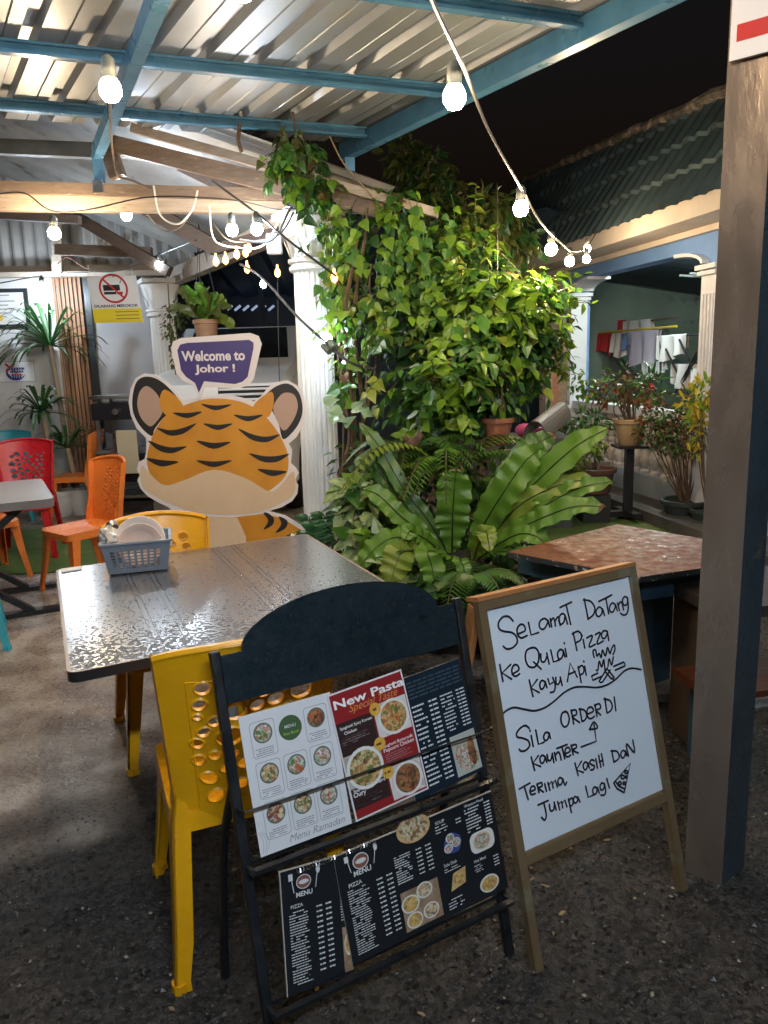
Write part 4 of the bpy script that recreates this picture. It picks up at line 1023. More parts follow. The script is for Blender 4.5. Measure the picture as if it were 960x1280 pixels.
# ================================================================ BROWN TABLE AND BENCHES AT RIGHT
WETW = wood('wet_brown_board', (.115, .034, .015), (.06, .019, .010), rough=.55, st=(2, 9, 9), rvar=.16, spec=.25, wear=(.15, .06, .035), wscale=9, wamt=.66)
WETT = mat('wet_plywood', (.165, .046, .018), .46, col2=(.085, .025, .011), scale=9, amt=.9, detail=9, rvar=.2, spec=.25, bump=.15, bscale=60, wear=(.20, .075, .035), wscale=22, wamt=.64)
PBLUE = mat('worn_blue_wood', (.04, .10, .16), .55, col2=(.03, .07, .11), scale=4, wear=(.12, .11, .09), wscale=12, wamt=.62)
zt = .70; k0, k1, k2 = PZ(635, 690, zt), PZ(772, 655, zt), PZ(800, 719, zt)
wX = (k1-k0).normalized(); wY = V((wX.y, -wX.x, 0)); WLx = 0.93; WLy = max(.5, (k2-k0).dot(wY)-.02)
WF = frame(k0, wX, -wY)       # v negative = towards the viewer
wt = E('picnic_table', 'wet brown topped table with worn blue frame behind the whiteboard', 'table', WF(WLx/2, -WLy/2).xy.to_3d())
lp = [(WF.uv(635, 690)), (WF.uv(772, 655)), (WF.uv(905, 678)), (WF.uv(893, 708)), (WF.uv(800, 721))]
mb = MB(); lp = lp[::-1]; mb.prism(lp, lambda u, v, w_: WF(u, v, w_-.011), .022, WETT, mside=mat('chipped_edge', (.025, .03, .035), .5, wear=(.42, .38, .32), wscale=34, wamt=.58)); mb.build('tabletop', wt)
cc = PZ(818, 860); 
mb = MB(); mb.box((cc.x, cc.y+.02, zt*.5-.0), (.11, .09, zt-.08), PBLUE, (ang(25), ang(115), ZU)); mb.build('leg', wt)
mb = MB(); mb.box((cc.x, cc.y+.02, .02), (.34, .34, .04), mat('pale_concrete_foot', (.18, .17, .15), .8, col2=(.08, .08, .075), scale=14, bump=.4)); mb.build('foot', wt)
for (a, b) in (((650, 703), (800, 736)), ((800, 736), (900, 722))):
    mb = MB(); pa, pb = PZ(*a, zt-.085), PZ(*b, zt-.085); mb.beam(pa, pb, .03, .085, PBLUE); mb.build('apron', wt)
be = E('bench', 'low brown bench between the fern and the whiteboard', 'bench', PZ(680, 742, .42).xy.to_3d())
mb = MB(); pa, pb = PZ(630, 722, .42), PZ(760, 700, .42); mb.beam(pa, pb, .26, .035, WETW); mb.build('seat', be)
for t_ in (.12, .88):
    mb = MB(); c = pa.lerp(pb, t_); mb.box((c.x, c.y, .2), (.05, .22, .40), PBLUE); mb.build('leg', be)
be = E('bench', 'low red brown bench right of the post behind the brown table', 'bench', PZ(930, 850, .30).xy.to_3d())
mb = MB(); pa, pb = PZ(868, 858, .33), PZ(1060, 832, .33); mb.beam(pa, pb, .26, .035, WETW); mb.build('seat', be)
mb = MB(); mb.beam(pa + V((0, -.14, -.02)), pb + V((0, -.14, -.02)), .012, .03, mat('bare_edge', (.40, .36, .30), .7, col2=(.1, .1, .1), scale=20)); mb.build('front_edge', be)
for t_ in (.1, .9):
    mb = MB(); c = pa.lerp(pb, t_); mb.box((c.x, c.y, .155), (.05, .22, .31), PBLUE); mb.build('leg', be)
be = E('side_table', 'dark wooden side table half hidden by the post', 'table', PZ(930, 810).xy.to_3d())
mb = MB(); pa, pb = PZ(858, 745, .60), PZ(1060, 728, .60); mb.beam(pa, pb, .45, .04, wood('dark_wet_wood', (.06, .045, .035), (.035, .028, .024), rough=.3)); mb.build('tabletop', be)
for t_ in (.08, .92):
    mb = MB(); c = pa.lerp(pb, t_); mb.box((c.x, c.y, .29), (.05, .36, .58), TIMBERD); mb.build('leg', be)

# ================================================================ WHITEBOARD
d30 = ang(30.5); n30 = V((-d30.y, d30.x, 0)); ph = R(14.2)
wL, wR = PZ(667, 1215), PZ(856, 1110); wW = (wR-wL).length; d30 = (wR-wL).normalized(); n30 = V((-d30.y, d30.x, 0))
e30 = n30*math.sin(ph) + ZU*math.cos(ph)
WB = frame(wL, d30, e30); H_ = .925
wb = E('whiteboard_sign', 'wooden framed whiteboard sign with black handwriting standing on the ground', 'sign', (wL+wR)/2 + n30*.15)
FRW = wood('board_frame_wood', (.17, .115, .058), (.10, .066, .032), st=(1, 1, 1), rough=.45, wear=(.16, .14, .09), wscale=8, wamt=.58)
FRO = wood('orange_side_wood', (.42, .18, .06), (.30, .12, .04), rough=.5)
fwid = .024
for u in (0, wW-fwid):
    mb = MB(); mb.prism(rect(u, 0, u+fwid, H_), lambda a, b, c: WB(a, b, c), .022, FRW); mb.build('stile', wb)
z_lo = WB.uv(745, 1020)[1]
zl = WB.uv(655, 1065)[1]
for v0 in (zl-.03, H_-fwid):
    mb = MB(); mb.prism(rect(fwid+.001, v0, wW-fwid-.001, v0+fwid), lambda a, b, c: WB(a, b, c+.0005), .02, FRW); mb.build('rail', wb)
BOARD = mat('whiteboard_face', (.66, .71, .78), .25, coat=.4)
mb = MB(); mb.prism(rect(fwid-.004, zl, wW-fwid+.004, H_-fwid+.003), lambda a, b, c: WB(a, b, c-.004), .006, BOARD); wbb = mb.build('board', wb)
# rear legs, hinged at the top
for u in (.0, wW-fwid):
    mb = MB(); tp = WB(u+fwid/2, H_-.012, -.02); ft = V((tp.x, tp.y, 0)) + n30*.22; mb.beam(tp, ft + ZU*.0, .022, .032, FRO, n30); mb.build('rear_leg', wb)
mb = MB(); mb.prism(rect(0, H_+.001, wW, H_+.012), lambda a, b, c: WB(a, b, c-.012), .05, FRO); mb.build('top_cap', wb)
# handwriting (traced as pen strokes)
INK = mat('marker_ink', (.015, .015, .02), .35)
S = []
def st(*pts): S.append(list(pts))
# Selamat Datang
st((196,244),(178,226),(155,228),(138,250),(140,274),(158,285),(190,290),(208,305),(212,330),(195,350),(172,356),(156,345))
st((214,296),(243,283),(240,262),(225,258),(212,275),(214,298),(228,312),(252,302)); st((257,250),(268,300),(298,290))
st((333,242),(322,234),(306,242),(300,260),(308,276),(322,273),(335,248),(335,240),(342,268))
st((344,234),(350,268)); st((347,245),(356,232),(362,244),(365,264)); st((364,244),(374,228),(380,238),(384,262))
st((404,222),(394,214),(382,224),(379,245),(388,257),(400,245),(404,224),(413,256)); st((383,190),(430,168)); st((408,180),(426,258))
st((480,155),(496,236)); st((477,160),(505,165),(522,190),(517,218),(495,237)); st((552,196),(540,188),(528,202),(529,220),(540,226),(551,212),(553,195),(561,222))
st((538,166),(590,140)); st((566,152),(578,215)); st((604,178),(592,172),(582,186),(583,204),(594,208),(603,192),(605,178),(612,203))
st((613,172),(621,203)); st((615,184),(624,168),(632,176),(637,200)); st((654,152),(642,146),(633,160),(637,178),(648,180),(654,165),(653,150),(656,190),(650,215),(636,220),(625,212))
# ke Qulai Pizza
st((142,418),(155,486)); st((186,418),(152,452),(190,476)); st((192,457),(218,440),(214,422),(200,420),(191,437),(194,458),(207,465),(222,455))
st((272,350),(250,362),(245,395),(258,425),(282,428),(297,405),(298,370),(285,352),(268,351)); st((278,408),(308,436))
st((306,375),(309,404),(322,406),(331,385)); st((330,372),(340,416)); st((346,360),(357,408),(380,400)); st((396,362),(384,358),(374,372),(377,394),(388,394),(396,376),(396,361),(403,388)); st((404,354),(410,386)); st((400,331),(401,335))
st((436,290),(451,362)); st((432,296),(455,285),(469,300),(465,320),(445,332)); st((476,318),(482,352)); st((471,300),(472,304)); st((490,312),(513,303),(499,347),(524,337)); st((524,299),(544,291),(531,335),(556,324))
st((573,286),(559,283),(549,296),(553,313),(564,311),(572,294),(572,283),(578,322))
# kayu Api
st((260,480),(275,546)); st((292,478),(267,512),(300,530)); st((322,486),(310,482),(302,496),(306,515),(315,514),(323,498),(323,485),(331,511)); st((335,475),(342,498),(354,490)); st((354,470),(364,500),(360,525),(345,530))
st((366,470),(369,495),(379,494),(386,474)); st((384,468),(392,502)); st((413,486),(424,412),(452,468)); st((417,458),(444,446)); st((456,426),(468,490)); st((456,434),(470,422),(479,435),(476,452),(463,460)); st((482,425),(488,460)); st((478,404),(479,408))
# camp fire
st((520,390),(515,365),(525,360),(531,384),(540,374),(548,390),(553,360),(565,384),(573,350),(583,374),(590,354),(600,340),(603,358),(595,378)); st((535,440),(540,405),(550,428),(558,398),(563,440)); st((575,425),(580,395),(590,420),(596,388))
st((510,464),(535,452),(528,440)); st((510,464),(514,481),(548,466)); st((540,484),(572,432)); st((553,488),(584,440)); st((540,484),(545,490),(553,488)); st((600,470),(572,436)); st((588,474),(562,444)); st((588,474),(596,476),(600,470)); st((598,426),(638,408)); st((604,441),(642,424)); st((638,408),(643,416),(642,424))
# wave
st((148,622),(170,602),(200,590),(240,597),(280,603),(320,592),(360,565),(400,530),(440,510),(480,507),(530,510),(570,500),(605,478),(640,445),(670,433),(707,438))
# Sila order di
st((260,673),(245,662),(225,672),(210,692),(213,708),(232,712),(255,722),(262,742),(248,760),(230,765),(220,757)); st((268,702),(276,746)); st((263,681),(264,685)); st((286,680),(297,737),(319,729)); st((339,692),(326,690),(318,705),(322,721),(332,719),(339,702),(339,690),(345,714))
st((407,605),(391,614),(387,644),(399,667),(414,660),(420,635),(413,611),(403,605)); st((428,600),(438,656)); st((427,603),(446,600),(449,617),(434,628),(462,650)); st((462,595),(471,646)); st((459,597),(480,600),(490,620),(484,638),(471,646)); st((493,616),(516,605),(511,590),(499,590),(491,605),(495,629),(508,634),(521,625)); st((523,578),(531,626)); st((521,582),(540,575),(545,592),(529,602),(546,620)); st((562,552),(571,612)); st((559,556),(582,562),(592,583),(586,602),(571,612)); st((600,548),(607,603))
# kaunter
st((268,788),(282,842)); st((297,782),(275,813),(306,826)); st((322,786),(312,781),(303,793),(307,811),(316,811),(323,795),(323,785),(331,809)); st((331,778),(337,801),(347,799),(352,779)); st((352,773),(359,810)); st((361,770),(368,802)); st((364,782),(375,768),(383,778),(388,800)); st((370,754),(412,738)); st((391,747),(402,795)); st((404,775),(423,765),(419,751),(408,752),(403,768),(407,784),(416,787),(426,780)); st((428,740),(436,779)); st((427,744),(446,738),(448,751),(433,760),(456,772))
st((468,748),(528,725),(519,658)); st((501,678),(518,648),(533,671),(501,678))
# terima kasih dan
st((220,916),(263,892)); st((240,905),(256,958)); st((264,926),(283,918),(279,905),(268,908),(263,925),(269,938),(284,934)); st((291,895),(299,930)); st((290,899),(308,890),(311,904),(297,912),(317,928)); st((322,895),(329,925)); st((335,890),(343,921)); st((338,900),(350,885),(356,912)); st((354,895),(364,880),(373,908)); st((393,876),(383,870),(375,883),(379,899),(388,897),(394,882),(394,873),(403,900),(410,888))
st((443,812),(456,862)); st((469,805),(449,839),(477,850)); st((494,813),(484,808),(476,821),(480,837),(488,837),(494,820),(494,810),(501,832)); st((520,803),(510,799),(502,810),(509,818),(521,825),(517,837),(506,840)); st((526,795),(533,832)); st((538,782),(547,829)); st((541,808),(555,800)); st((549,775),(557,822))
st((590,762),(599,808)); st((587,764),(610,765),(620,785),(613,799),(599,808)); st((644,766),(634,762),(626,776),(631,791),(640,787),(645,770),(644,762),(650,783)); st((657,785),(649,735),(681,770),(674,720))
# jumpa lagi
st((295,980),(336,962)); st((318,970),(328,1018),(322,1040),(309,1029)); st((340,978),(345,1002),(357,999),(361,975)); st((360,968),(368,1000)); st((374,966),(382,999)); st((377,978),(389,965),(394,991)); st((392,973),(403,960),(411,987)); st((417,955),(429,1010)); st((417,964),(430,952),(436,964),(433,979),(422,985)); st((453,951),(443,946),(437,958),(441,971),(450,969),(455,955),(454,946),(463,968))
st((486,905),(496,949),(517,940)); st((531,913),(521,908),(514,921),(518,937),(527,934),(532,918),(532,908),(540,932)); st((560,896),(550,892),(543,905),(547,919),(556,917),(561,902),(560,892),(566,925),(560,940),(546,940)); st((570,874),(581,912))
st((598,892),(665,812),(640,930)); st((598,892),(612,915),(640,930)); st((604,884),(618,904),(643,916))
for cx, cy, r_ in ((622,893,6),(634,868,7),(648,848,6),(640,893,5),(648,868,4)): st(*[(cx+r_*math.cos(a*math.pi/4), cy+r_*math.sin(a*math.pi/4)) for a in range(9)])
mb = MB()
DOT = 0
for s_ in S:
    pts = [WB.uv(580+p[0]/3.2, 700+p[1]/3.2) for p in s_]
    straight = len(pts) <= 3
    stroke2d(mb, pts, WB, .0056, INK, .0006 + .00002*DOT, not straight); DOT = (DOT+1) % 20
mb.build('handwriting', wbb)

# ================================================================ BLACK MENU STAND
mR = PZ(637, 1193); d_m = ang(30.5); n_m = V((-d_m.y, d_m.x, 0)); phm = R(13.5)
e_m = n_m*math.sin(phm) + ZU*math.cos(phm); MW = .64; MF = frame(mR - d_m*MW, d_m, e_m); MH = .92
ms = E('menu_stand', 'black metal menu stand with arched headboard and two card racks', 'menu stand', mR - d_m*MW/2 + n_m*.15)
for u in (0, MW):
    mb = MB(); mb.beam(MF(u, 0, 0), MF(u, MH, 0), .022, .022, STEELB, n_m, bev=.004); mb.build('stile', ms)
hb = MF.uv(300, 870)[1]; h0 = MF.uv(290, 878)[1]
mb = MB(); h0 = (MF.uv(290, 880)[1] + MF.uv(580, 802)[1])/2; print('H0', MF.uv(290, 880), MF.uv(580, 802))
lp = [(.012, h0), (MW-.012, h0), (MW-.012, MH-.012)] + [(MW*.5+MW*.405*math.cos(R(a)), MH-.012+.10*math.sin(R(a))) for a in range(0, 181, 10)] + [(.012, MH-.012)]
HEAD = mat('black_headboard', (.006, .013, .018), .36, spec=.22, col2=(.013, .022, .027), scale=3, rvar=.12, bump=.25, bscale=70, wear=(.006, .008, .01), wscale=24, wamt=.60)
mb.prism(lp, MF, .008, HEAD); hdb = mb.build('headboard', ms)
mb = MB()
for k in range(260):
    u = random.uniform(.03, MW-.03); v = random.uniform(h0+.01, MH+.05); s_ = random.uniform(.0012, .0034)
    if v > MH-.012 + .10*math.sqrt(max(0, 1-((u-MW/2)/(MW*.405))**2)) - .01: continue
    ring = disc(u, v, s_, s_*random.uniform(1, 1.8), 6)
    mb.mesh([MF(p[0], p[1], .0042) for p in ring] + [MF(u, v-.0004, .0042+s_*.6)], [(i, (i+1) % 6, 6) for i in range(6)], WATER)
tag(mb.build('raindrops', hdb, True), kind='stuff')
def bar(v, w_, r_=.008, u0=.0, u1=None, m_=STEELB):
    mb = MB(); mb.beam(MF(u0, v, w_), MF(u1 if u1 else MW, v, w_), .010, .014, m_, n_m); return mb
vS1 = MF.uv(326, 1076, .03)[1]-.012; vS0 = MF.uv(359, 1250, .03)[1]-.010
bar(vS1, .045).build('shelf_bar', ms); bar(vS1+.006, .0).build('shelf_bar', ms)
bar(vS0, .05).build('shelf_bar', ms); bar(vS0+.004, .0).build('shelf_bar', ms); print('SHELF', vS0, vS1, MF.uv(626, 1118, .03), MF.uv(607, 963, .03))
mb = MB(); mb.tube([MF(-.005, .585, .02), MF(.0, .585, .052), MF(MW, .585, .052), MF(MW+.005, .585, .02)], .0024, STEELB, 6); mb.build('retaining_rod', ms, True)
for v in (vS1, vS0):
    for u in (0, MW): mb = MB(); mb.beam(MF(u, v, -.01), MF(u, v+.0, .05), .010, .012, STEELB); mb.build('rack_bracket', ms)
mb = MB(); pts = [MF(.10+.0018*k, .417+.006*math.sin(k*1.5), .03+.006*math.cos(k*1.5)) for k in range(110)]; mb.tube(pts, .0012, CHROME, 4); mb.build('coil_wire', ms, True)
for u in (0, MW):
    mb = MB(); tp = MF(u, .62, -.012); mb.tube(smoothpath([tp, tp + n_m*.10 - ZU*.2, tp + n_m*.15 - ZU*.45, V((tp.x, tp.y, 0)) + n_m*.17], 5), .011, STEELB, 8); mb.build('rear_leg', ms, True)

# --- printed cards
def cf(u0, v0, wd, w0, rake=0.0, tilt=0.0):
    """frame on the stand, tilted back a little, local u,v in metres from the card's lower left corner"""
    c, s_ = math.cos(tilt), math.sin(tilt); cr, sr_ = math.cos(rake), math.sin(rake)
    X = MF.X*c + MF.Z*s_; Z0 = -MF.X*s_ + MF.Z*c; N0 = X.cross(Z0); Z = Z0*cr - N0*sr_
    return frame(MF(u0, v0, w0), X, Z)
CARDW = mat('white_card', (.66, .66, .68), .3, coat=.3); CARDK = mat('black_card', (.012, .014, .017), .25, coat=.3); INKG = mat('grey_ink', (.25, .25, .27), .5); CARDE = mat('card_edge', (.5, .45, .4), .6)
PALEL = mat('pale_lettering', (.62, .62, .62), .5); FGRN = mat('food_green', (.06, .14, .03), .5, col2=(.12, .20, .05), scale=60)
BOWLW = mat('bowl_white', (.70, .68, .65), .4); FRED = mat('food_red', (.36, .05, .02), .5, col2=(.50, .16, .05), scale=70); FTAN = mat('food_tan', (.50, .28, .10), .5, col2=(.62, .44, .22), scale=90); FBRN = mat('food_brown', (.10, .04, .02), .5, col2=(.22, .09, .04), scale=80); FCRM = mat('food_cream', (.66, .58, .42), .5, col2=(.55, .38, .16), scale=80); FYEL = mat('food_yellow', (.70, .42, .06), .5, col2=(.60, .30, .05), scale=80)
rndf = random.Random(11)
def bits(mb, fn, u, v, r_, mats_, n=9, w_=.002):
    for k in range(n):
        a = rndf.uniform(0, 6.28); q = r_*math.sqrt(rndf.random())*.72; s_ = r_*rndf.uniform(.16, .34)
        mb.sheet(disc(u+q*math.cos(a), v+q*math.sin(a), s_, s_*rndf.uniform(.5, 1), 7, .15, a), fn, w_+.0004*k/n, rndf.choice(mats_))
def foodmat(name, cols, scale=140):
    if name in _m: return _m[name]
    m = mat(name, cols[0], .45); n = m.node_tree.nodes; l = m.node_tree.links
    tc = n.new('ShaderNodeTexCoord'); vo = n.new('ShaderNodeTexVoronoi'); vo.inputs['Scale'].default_value = scale; nz = n.new('ShaderNodeTexNoise'); nz.inputs['Scale'].default_value = scale*.8; nz.inputs['Detail'].default_value = 5
    l.new(tc.outputs['Object'], nz.inputs[0]); l.new(tc.outputs['Object'], vo.inputs[0])
    mx = n.new('ShaderNodeMix'); mx.data_type = 'FLOAT'; mx.inputs[0].default_value = .5; sp = n.new('ShaderNodeSeparateColor'); l.new(vo.outputs['Color'], sp.inputs[0]); l.new(sp.outputs[0], mx.inputs[2]); l.new(nz.outputs['Fac'], mx.inputs[3])
    cr = n.new('ShaderNodeValToRGB'); e = cr.color_ramp.elements; k = len(cols)
    while len(e) < k: e.new(.5)
    for i, c in enumerate(cols): e[i].position = .22 + .56*i/(k-1); e[i].color = (*c, 1)
    l.new(mx.outputs[0], cr.inputs[0]); l.new(cr.outputs[0], n['Principled BSDF'].inputs['Base Color']); return m
F1 = foodmat('noodle_dish', [(.30, .06, .02), (.55, .24, .08), (.62, .38, .18), (.10, .16, .03), (.42, .12, .04)]); F2 = foodmat('chicken_dish', [(.08, .04, .02), (.50, .28, .10), (.62, .48, .28), (.08, .13, .03), (.36, .17, .06)], 110); F3 = foodmat('dark_dish', [(.05, .02, .012), (.22, .07, .03), (.40, .16, .07), (.06, .03, .02), (.30, .20, .06)], 120)
F4 = foodmat('salad_bowl', [(.60, .57, .50), (.08, .16, .04), (.62, .60, .55), (.40, .08, .04), (.55, .50, .42)], 190); F5 = foodmat('pizza_top', [(.62, .52, .34), (.40, .20, .07), (.66, .58, .42), (.10, .12, .04), (.35, .10, .05)], 160); F6 = foodmat('red_bowl', [(.30, .05, .03), (.12, .03, .02), (.55, .45, .38), (.36, .10, .04), (.10, .14, .04)], 170); F7 = foodmat('fried_plate', [(.60, .36, .08), (.36, .18, .05), (.66, .48, .18), (.24, .10, .03)], 130)
def dish(mb, fn, u, v, r_, bowl, mats_, n=9, w_=.0016, ry=None):
    mb.sheet(disc(u, v, r_, ry or r_, 22), fn, w_, bowl); mb.sheet(disc(u, v, r_*.84, (ry or r_)*.84, 20), fn, w_+.0002, mats_[0]); bits(mb, fn, u, v, min(r_, ry or r_)*.95, mats_, n, w_+.0004)
def lines(mb, fn, u0, v0, u1, v1, n, m_, th=.5, w_=.0014, ragged=.35, prob=.9):
    """rows of small print too small to read, broken into words"""
    pitch = (v1-v0)/n
    for k in range(n):
        v = v1 - pitch*(k+.5); u = u0; end = u1 - rndf.random()*ragged*(u1-u0)
        while u < end:
            L = rndf.uniform(.08, .2)*(u1-u0); e = min(u+L, end)
            if rndf.random() < prob: mb.sheet(rect(u, v-pitch*th/2, e, v+pitch*th/2), fn, w_, m_)
            u = e + .025*(u1-u0)
def prices(mb, fn, u0, v0, u1, v1, n, m_, th=.42, w_=.0014):
    pitch = (v1-v0)/n
    for k in range(n):
        v = v1 - pitch*(k+.5); mb.sheet(rect(u0, v-pitch*th/2, u0+(u1-u0)*.35, v+pitch*th/2), fn, w_, m_); mb.sheet(rect(u0+(u1-u0)*.45, v-pitch*th/2, u1, v+pitch*th/2), fn, w_, m_)
def card(name, label, fn, wd, ht, base, th=.002):
    mb = MB(); mb.prism(rect(0, 0, wd, ht), fn, th, base, mside=CARDE); return mb
def corner(px, py): return MF.uv(px, py, .03)
# white bowl menu
a = corner(326, 1072); b = corner(416, 865); c = corner(301, 897)
wdW = math.hypot(b[0]-c[0], b[1]-c[1]); htW = math.hypot(c[0]-a[0], c[1]-a[1]); tl = math.atan2(b[1]-c[1], b[0]-c[0])
f1 = cf(a[0], a[1], 0, .030, .03, tl)
mb = card('c', '', f1, wdW, htW, CARDW)
for i in range(3):
    for j in range(3):
        u = wdW*(.22+.29*i); v = htW*(.80-.29*j)
        if (i, j) == (1, 0):
            mb.sheet(disc(u, v+.008, wdW*.125, n=20), f1, .0014, mat('logo_green', (.05, .10, .04), .5)); put_text(mb, 'MENU', f1, u, v+.012, wdW*.12, PALEL, .0018, off=.01); put_text(mb, 'Rice Bowl', f1, u, v-.003, wdW*.16, mat('lime_print', (.35, .5, .06), .5), .0018); continue
        o_ = rrect(u-wdW*.13, v-htW*.125, u+wdW*.13, v+htW*.135, .008, 4); i_ = rrect(u-wdW*.125, v-htW*.121, u+wdW*.125, v+htW*.131, .0075, 4)
        mb.sheet(o_, f1, .0012, INKG, [i_])
        dish(mb, f1, u, v+htW*.045, wdW*.10, mat('bowl_teal', (.10, .14, .11), .5), [[F4, FRED, FGRN], [F6, FCRM, FGRN], [F4, FRED, BOWLW], [F5, FGRN], [F3, FRED]][(i*2+j*3) % 5], 4)
        lines(mb, f1, u-wdW*.10, v-htW*.115, u+wdW*.10, v-htW*.055, 4, INKG, .45, ragged=.1)
put_text(mb, 'Menu Ramadan', f1, wdW*.62, htW*.055, wdW*.62, INKG, .0016, shear=.4)
for k in range(3): stroke2d(mb, [(wdW*(.03+.02*k), htW*.02), (wdW*(.05+.03*k), htW*.10), (wdW*(.02+.02*k), htW*.17)], f1, .0008, INKG, .0013)
tag(mb.build('menu_card'), 'white menu card with nine round bowl pictures in the upper rack', 'menu card', 'menu cards in the stand')
# red pasta menu
a = corner(444, 1027); b = corner(510, 834); c = corner(418, 867)
wdR = math.hypot(b[0]-c[0], b[1]-c[1]); htR = math.hypot(c[0]-a[0], c[1]-a[1]); tl2 = math.atan2(b[1]-c[1], b[0]-c[0])
f2 = cf(a[0], a[1], 0, .034, .03, tl2); MAR = mat('maroon_print', (.26, .018, .02), .35, coat=.3); DKB = mat('dark_brown_print', (.035, .018, .018), .35)
mb = card('c', '', f2, wdR, htR, CARDW)
mb.sheet(rect(.004, .004, wdR-.004, htR-.004), f2, .0012, MAR)
mb.sheet(rect(.004, htR*.50, wdR*.50, htR*.76), f2, .0014, DKB); mb.sheet(rect(.004, htR*.08, wdR*.50, htR*.245), f2, .0014, DKB)
mb.sheet(rect(.004, htR*.245, wdR*.50, htR*.50), f2, .0014, foodmat('photo_grey', [(.50, .46, .42), (.30, .25, .22), (.55, .50, .46)], 25)); mb.sheet(rect(wdR*.52, htR*.53, wdR-.006, htR*.80), f2, .0014, foodmat('photo_pale', [(.60, .56, .54), (.68, .64, .62), (.46, .40, .38)], 30)); mb.sheet(rect(wdR*.52, htR*.03, wdR-.006, htR*.29), f2, .0014, foodmat('photo_pale', [(.60, .56, .54), (.68, .64, .62), (.46, .40, .38)], 30))
dish(mb, f2, wdR*.76, htR*.665, wdR*.21, BOWLW, [F1, FGRN], 3, .0018); dish(mb, f2, wdR*.26, htR*.365, wdR*.24, BOWLW, [F2, FGRN], 3, .0018); dish(mb, f2, wdR*.76, htR*.155, wdR*.20, BOWLW, [F3, FGRN], 2, .0018)
put_text(mb, 'New Pasta', f2, wdR*.52, htR*.905, wdR*.94, WHITE, .002, h=htR*.07, off=.025); put_text(mb, 'Special Taste', f2, wdR*.55, htR*.835, wdR*.66, mat('orange_script', (.65, .25, .06), .5), .0022, shear=.4)
for (u, v, s_) in ((.27, .715, 'Spaghetti Spicy Korean'), (.18, .675, 'Chicken'), (.74, .46, 'Spaghetti Buttermilk'), (.74, .425, 'Popcorn Chicken'), (.26, .225, 'Spaghetti Ayam Panggang'), (.12, .19, 'Oury')):
    put_text(mb, s_, f2, wdR*u, htR*v, wdR*(.42 if len(s_) > 14 else (.3 if len(s_) > 9 else .16)), WHITE, .002, off=.01)
lines(mb, f2, wdR*.05, htR*.58, wdR*.45, htR*.65, 4, mat('dim_print', (.25, .2, .2), .5), .4); lines(mb, f2, wdR*.54, htR*.33, wdR*.95, htR*.40, 4, mat('dim_print', (.25, .2, .2), .5), .35); lines(mb, f2, wdR*.05, htR*.10, wdR*.45, htR*.17, 4, mat('dim_print', (.25, .2, .2), .5), .4)
for (u, v) in ((.54, .77), (.50, .50), (.52, .265)): mb.sheet(disc(wdR*u, htR*v, wdR*.075, n=16), f2, .0036, FYEL); lines(mb, f2, wdR*(u-.045), htR*v-.004, wdR*(u+.045), htR*v+.004, 1, DKB, .7, .004)
tag(mb.build('menu_card'), 'red menu card with three pasta pictures in the upper rack', 'menu card', 'menu cards in the stand')
# dark price list behind it
a = corner(520, 990); b = corner(581, 822); c = corner(500, 852); d = corner(607, 962)
wdD = math.hypot(b[0]-c[0], b[1]-c[1])+.015; htD = math.hypot(d[0]-b[0], d[1]-b[1])
f3_ = cf(d[0]-wdD*math.cos(tl2), d[1]-wdD*math.sin(tl2), 0, .024, .03, tl2)
NAVK = mat('navy_card', (.012, .022, .034), .25, coat=.3)
mb = card('c', '', f3_, wdD, htD, NAVK)
lines(mb, f3_, wdD*.22, htD*.80, wdD*.97, htD*.96, 5, mat('dim_navy', (.03, .05, .07), .4), .5, ragged=0, prob=1)
for u0 in (.22, .62):
    lines(mb, f3_, wdD*u0, htD*(.05 if u0 < .5 else .42), wdD*(u0+.20), htD*.76, 18 if u0 < .5 else 11, PALEL, .35); prices(mb, f3_, wdD*(u0+.23), htD*(.05 if u0 < .5 else .42), wdD*(u0+.35), htD*.76, 18 if u0 < .5 else 11, PALEL, .35)
mb.sheet(rect(wdD*.62, htD*.03, wdD*.98, htD*.38), f3_, .0014, mat('photo_lightgrey', (.42, .42, .38), .5)); mb.sheet(disc(wdD*.80, htD*.17, wdD*.15, htD*.13, 14, .2), f3_, .0018, F4); mb.sheet(disc(wdD*.88, htD*.2, wdD*.06, htD*.12, 10, .2), f3_, .002, F3)
tag(mb.build('menu_card'), 'dark price list card with pale print at the right of the upper rack', 'menu card', 'menu cards in the stand')
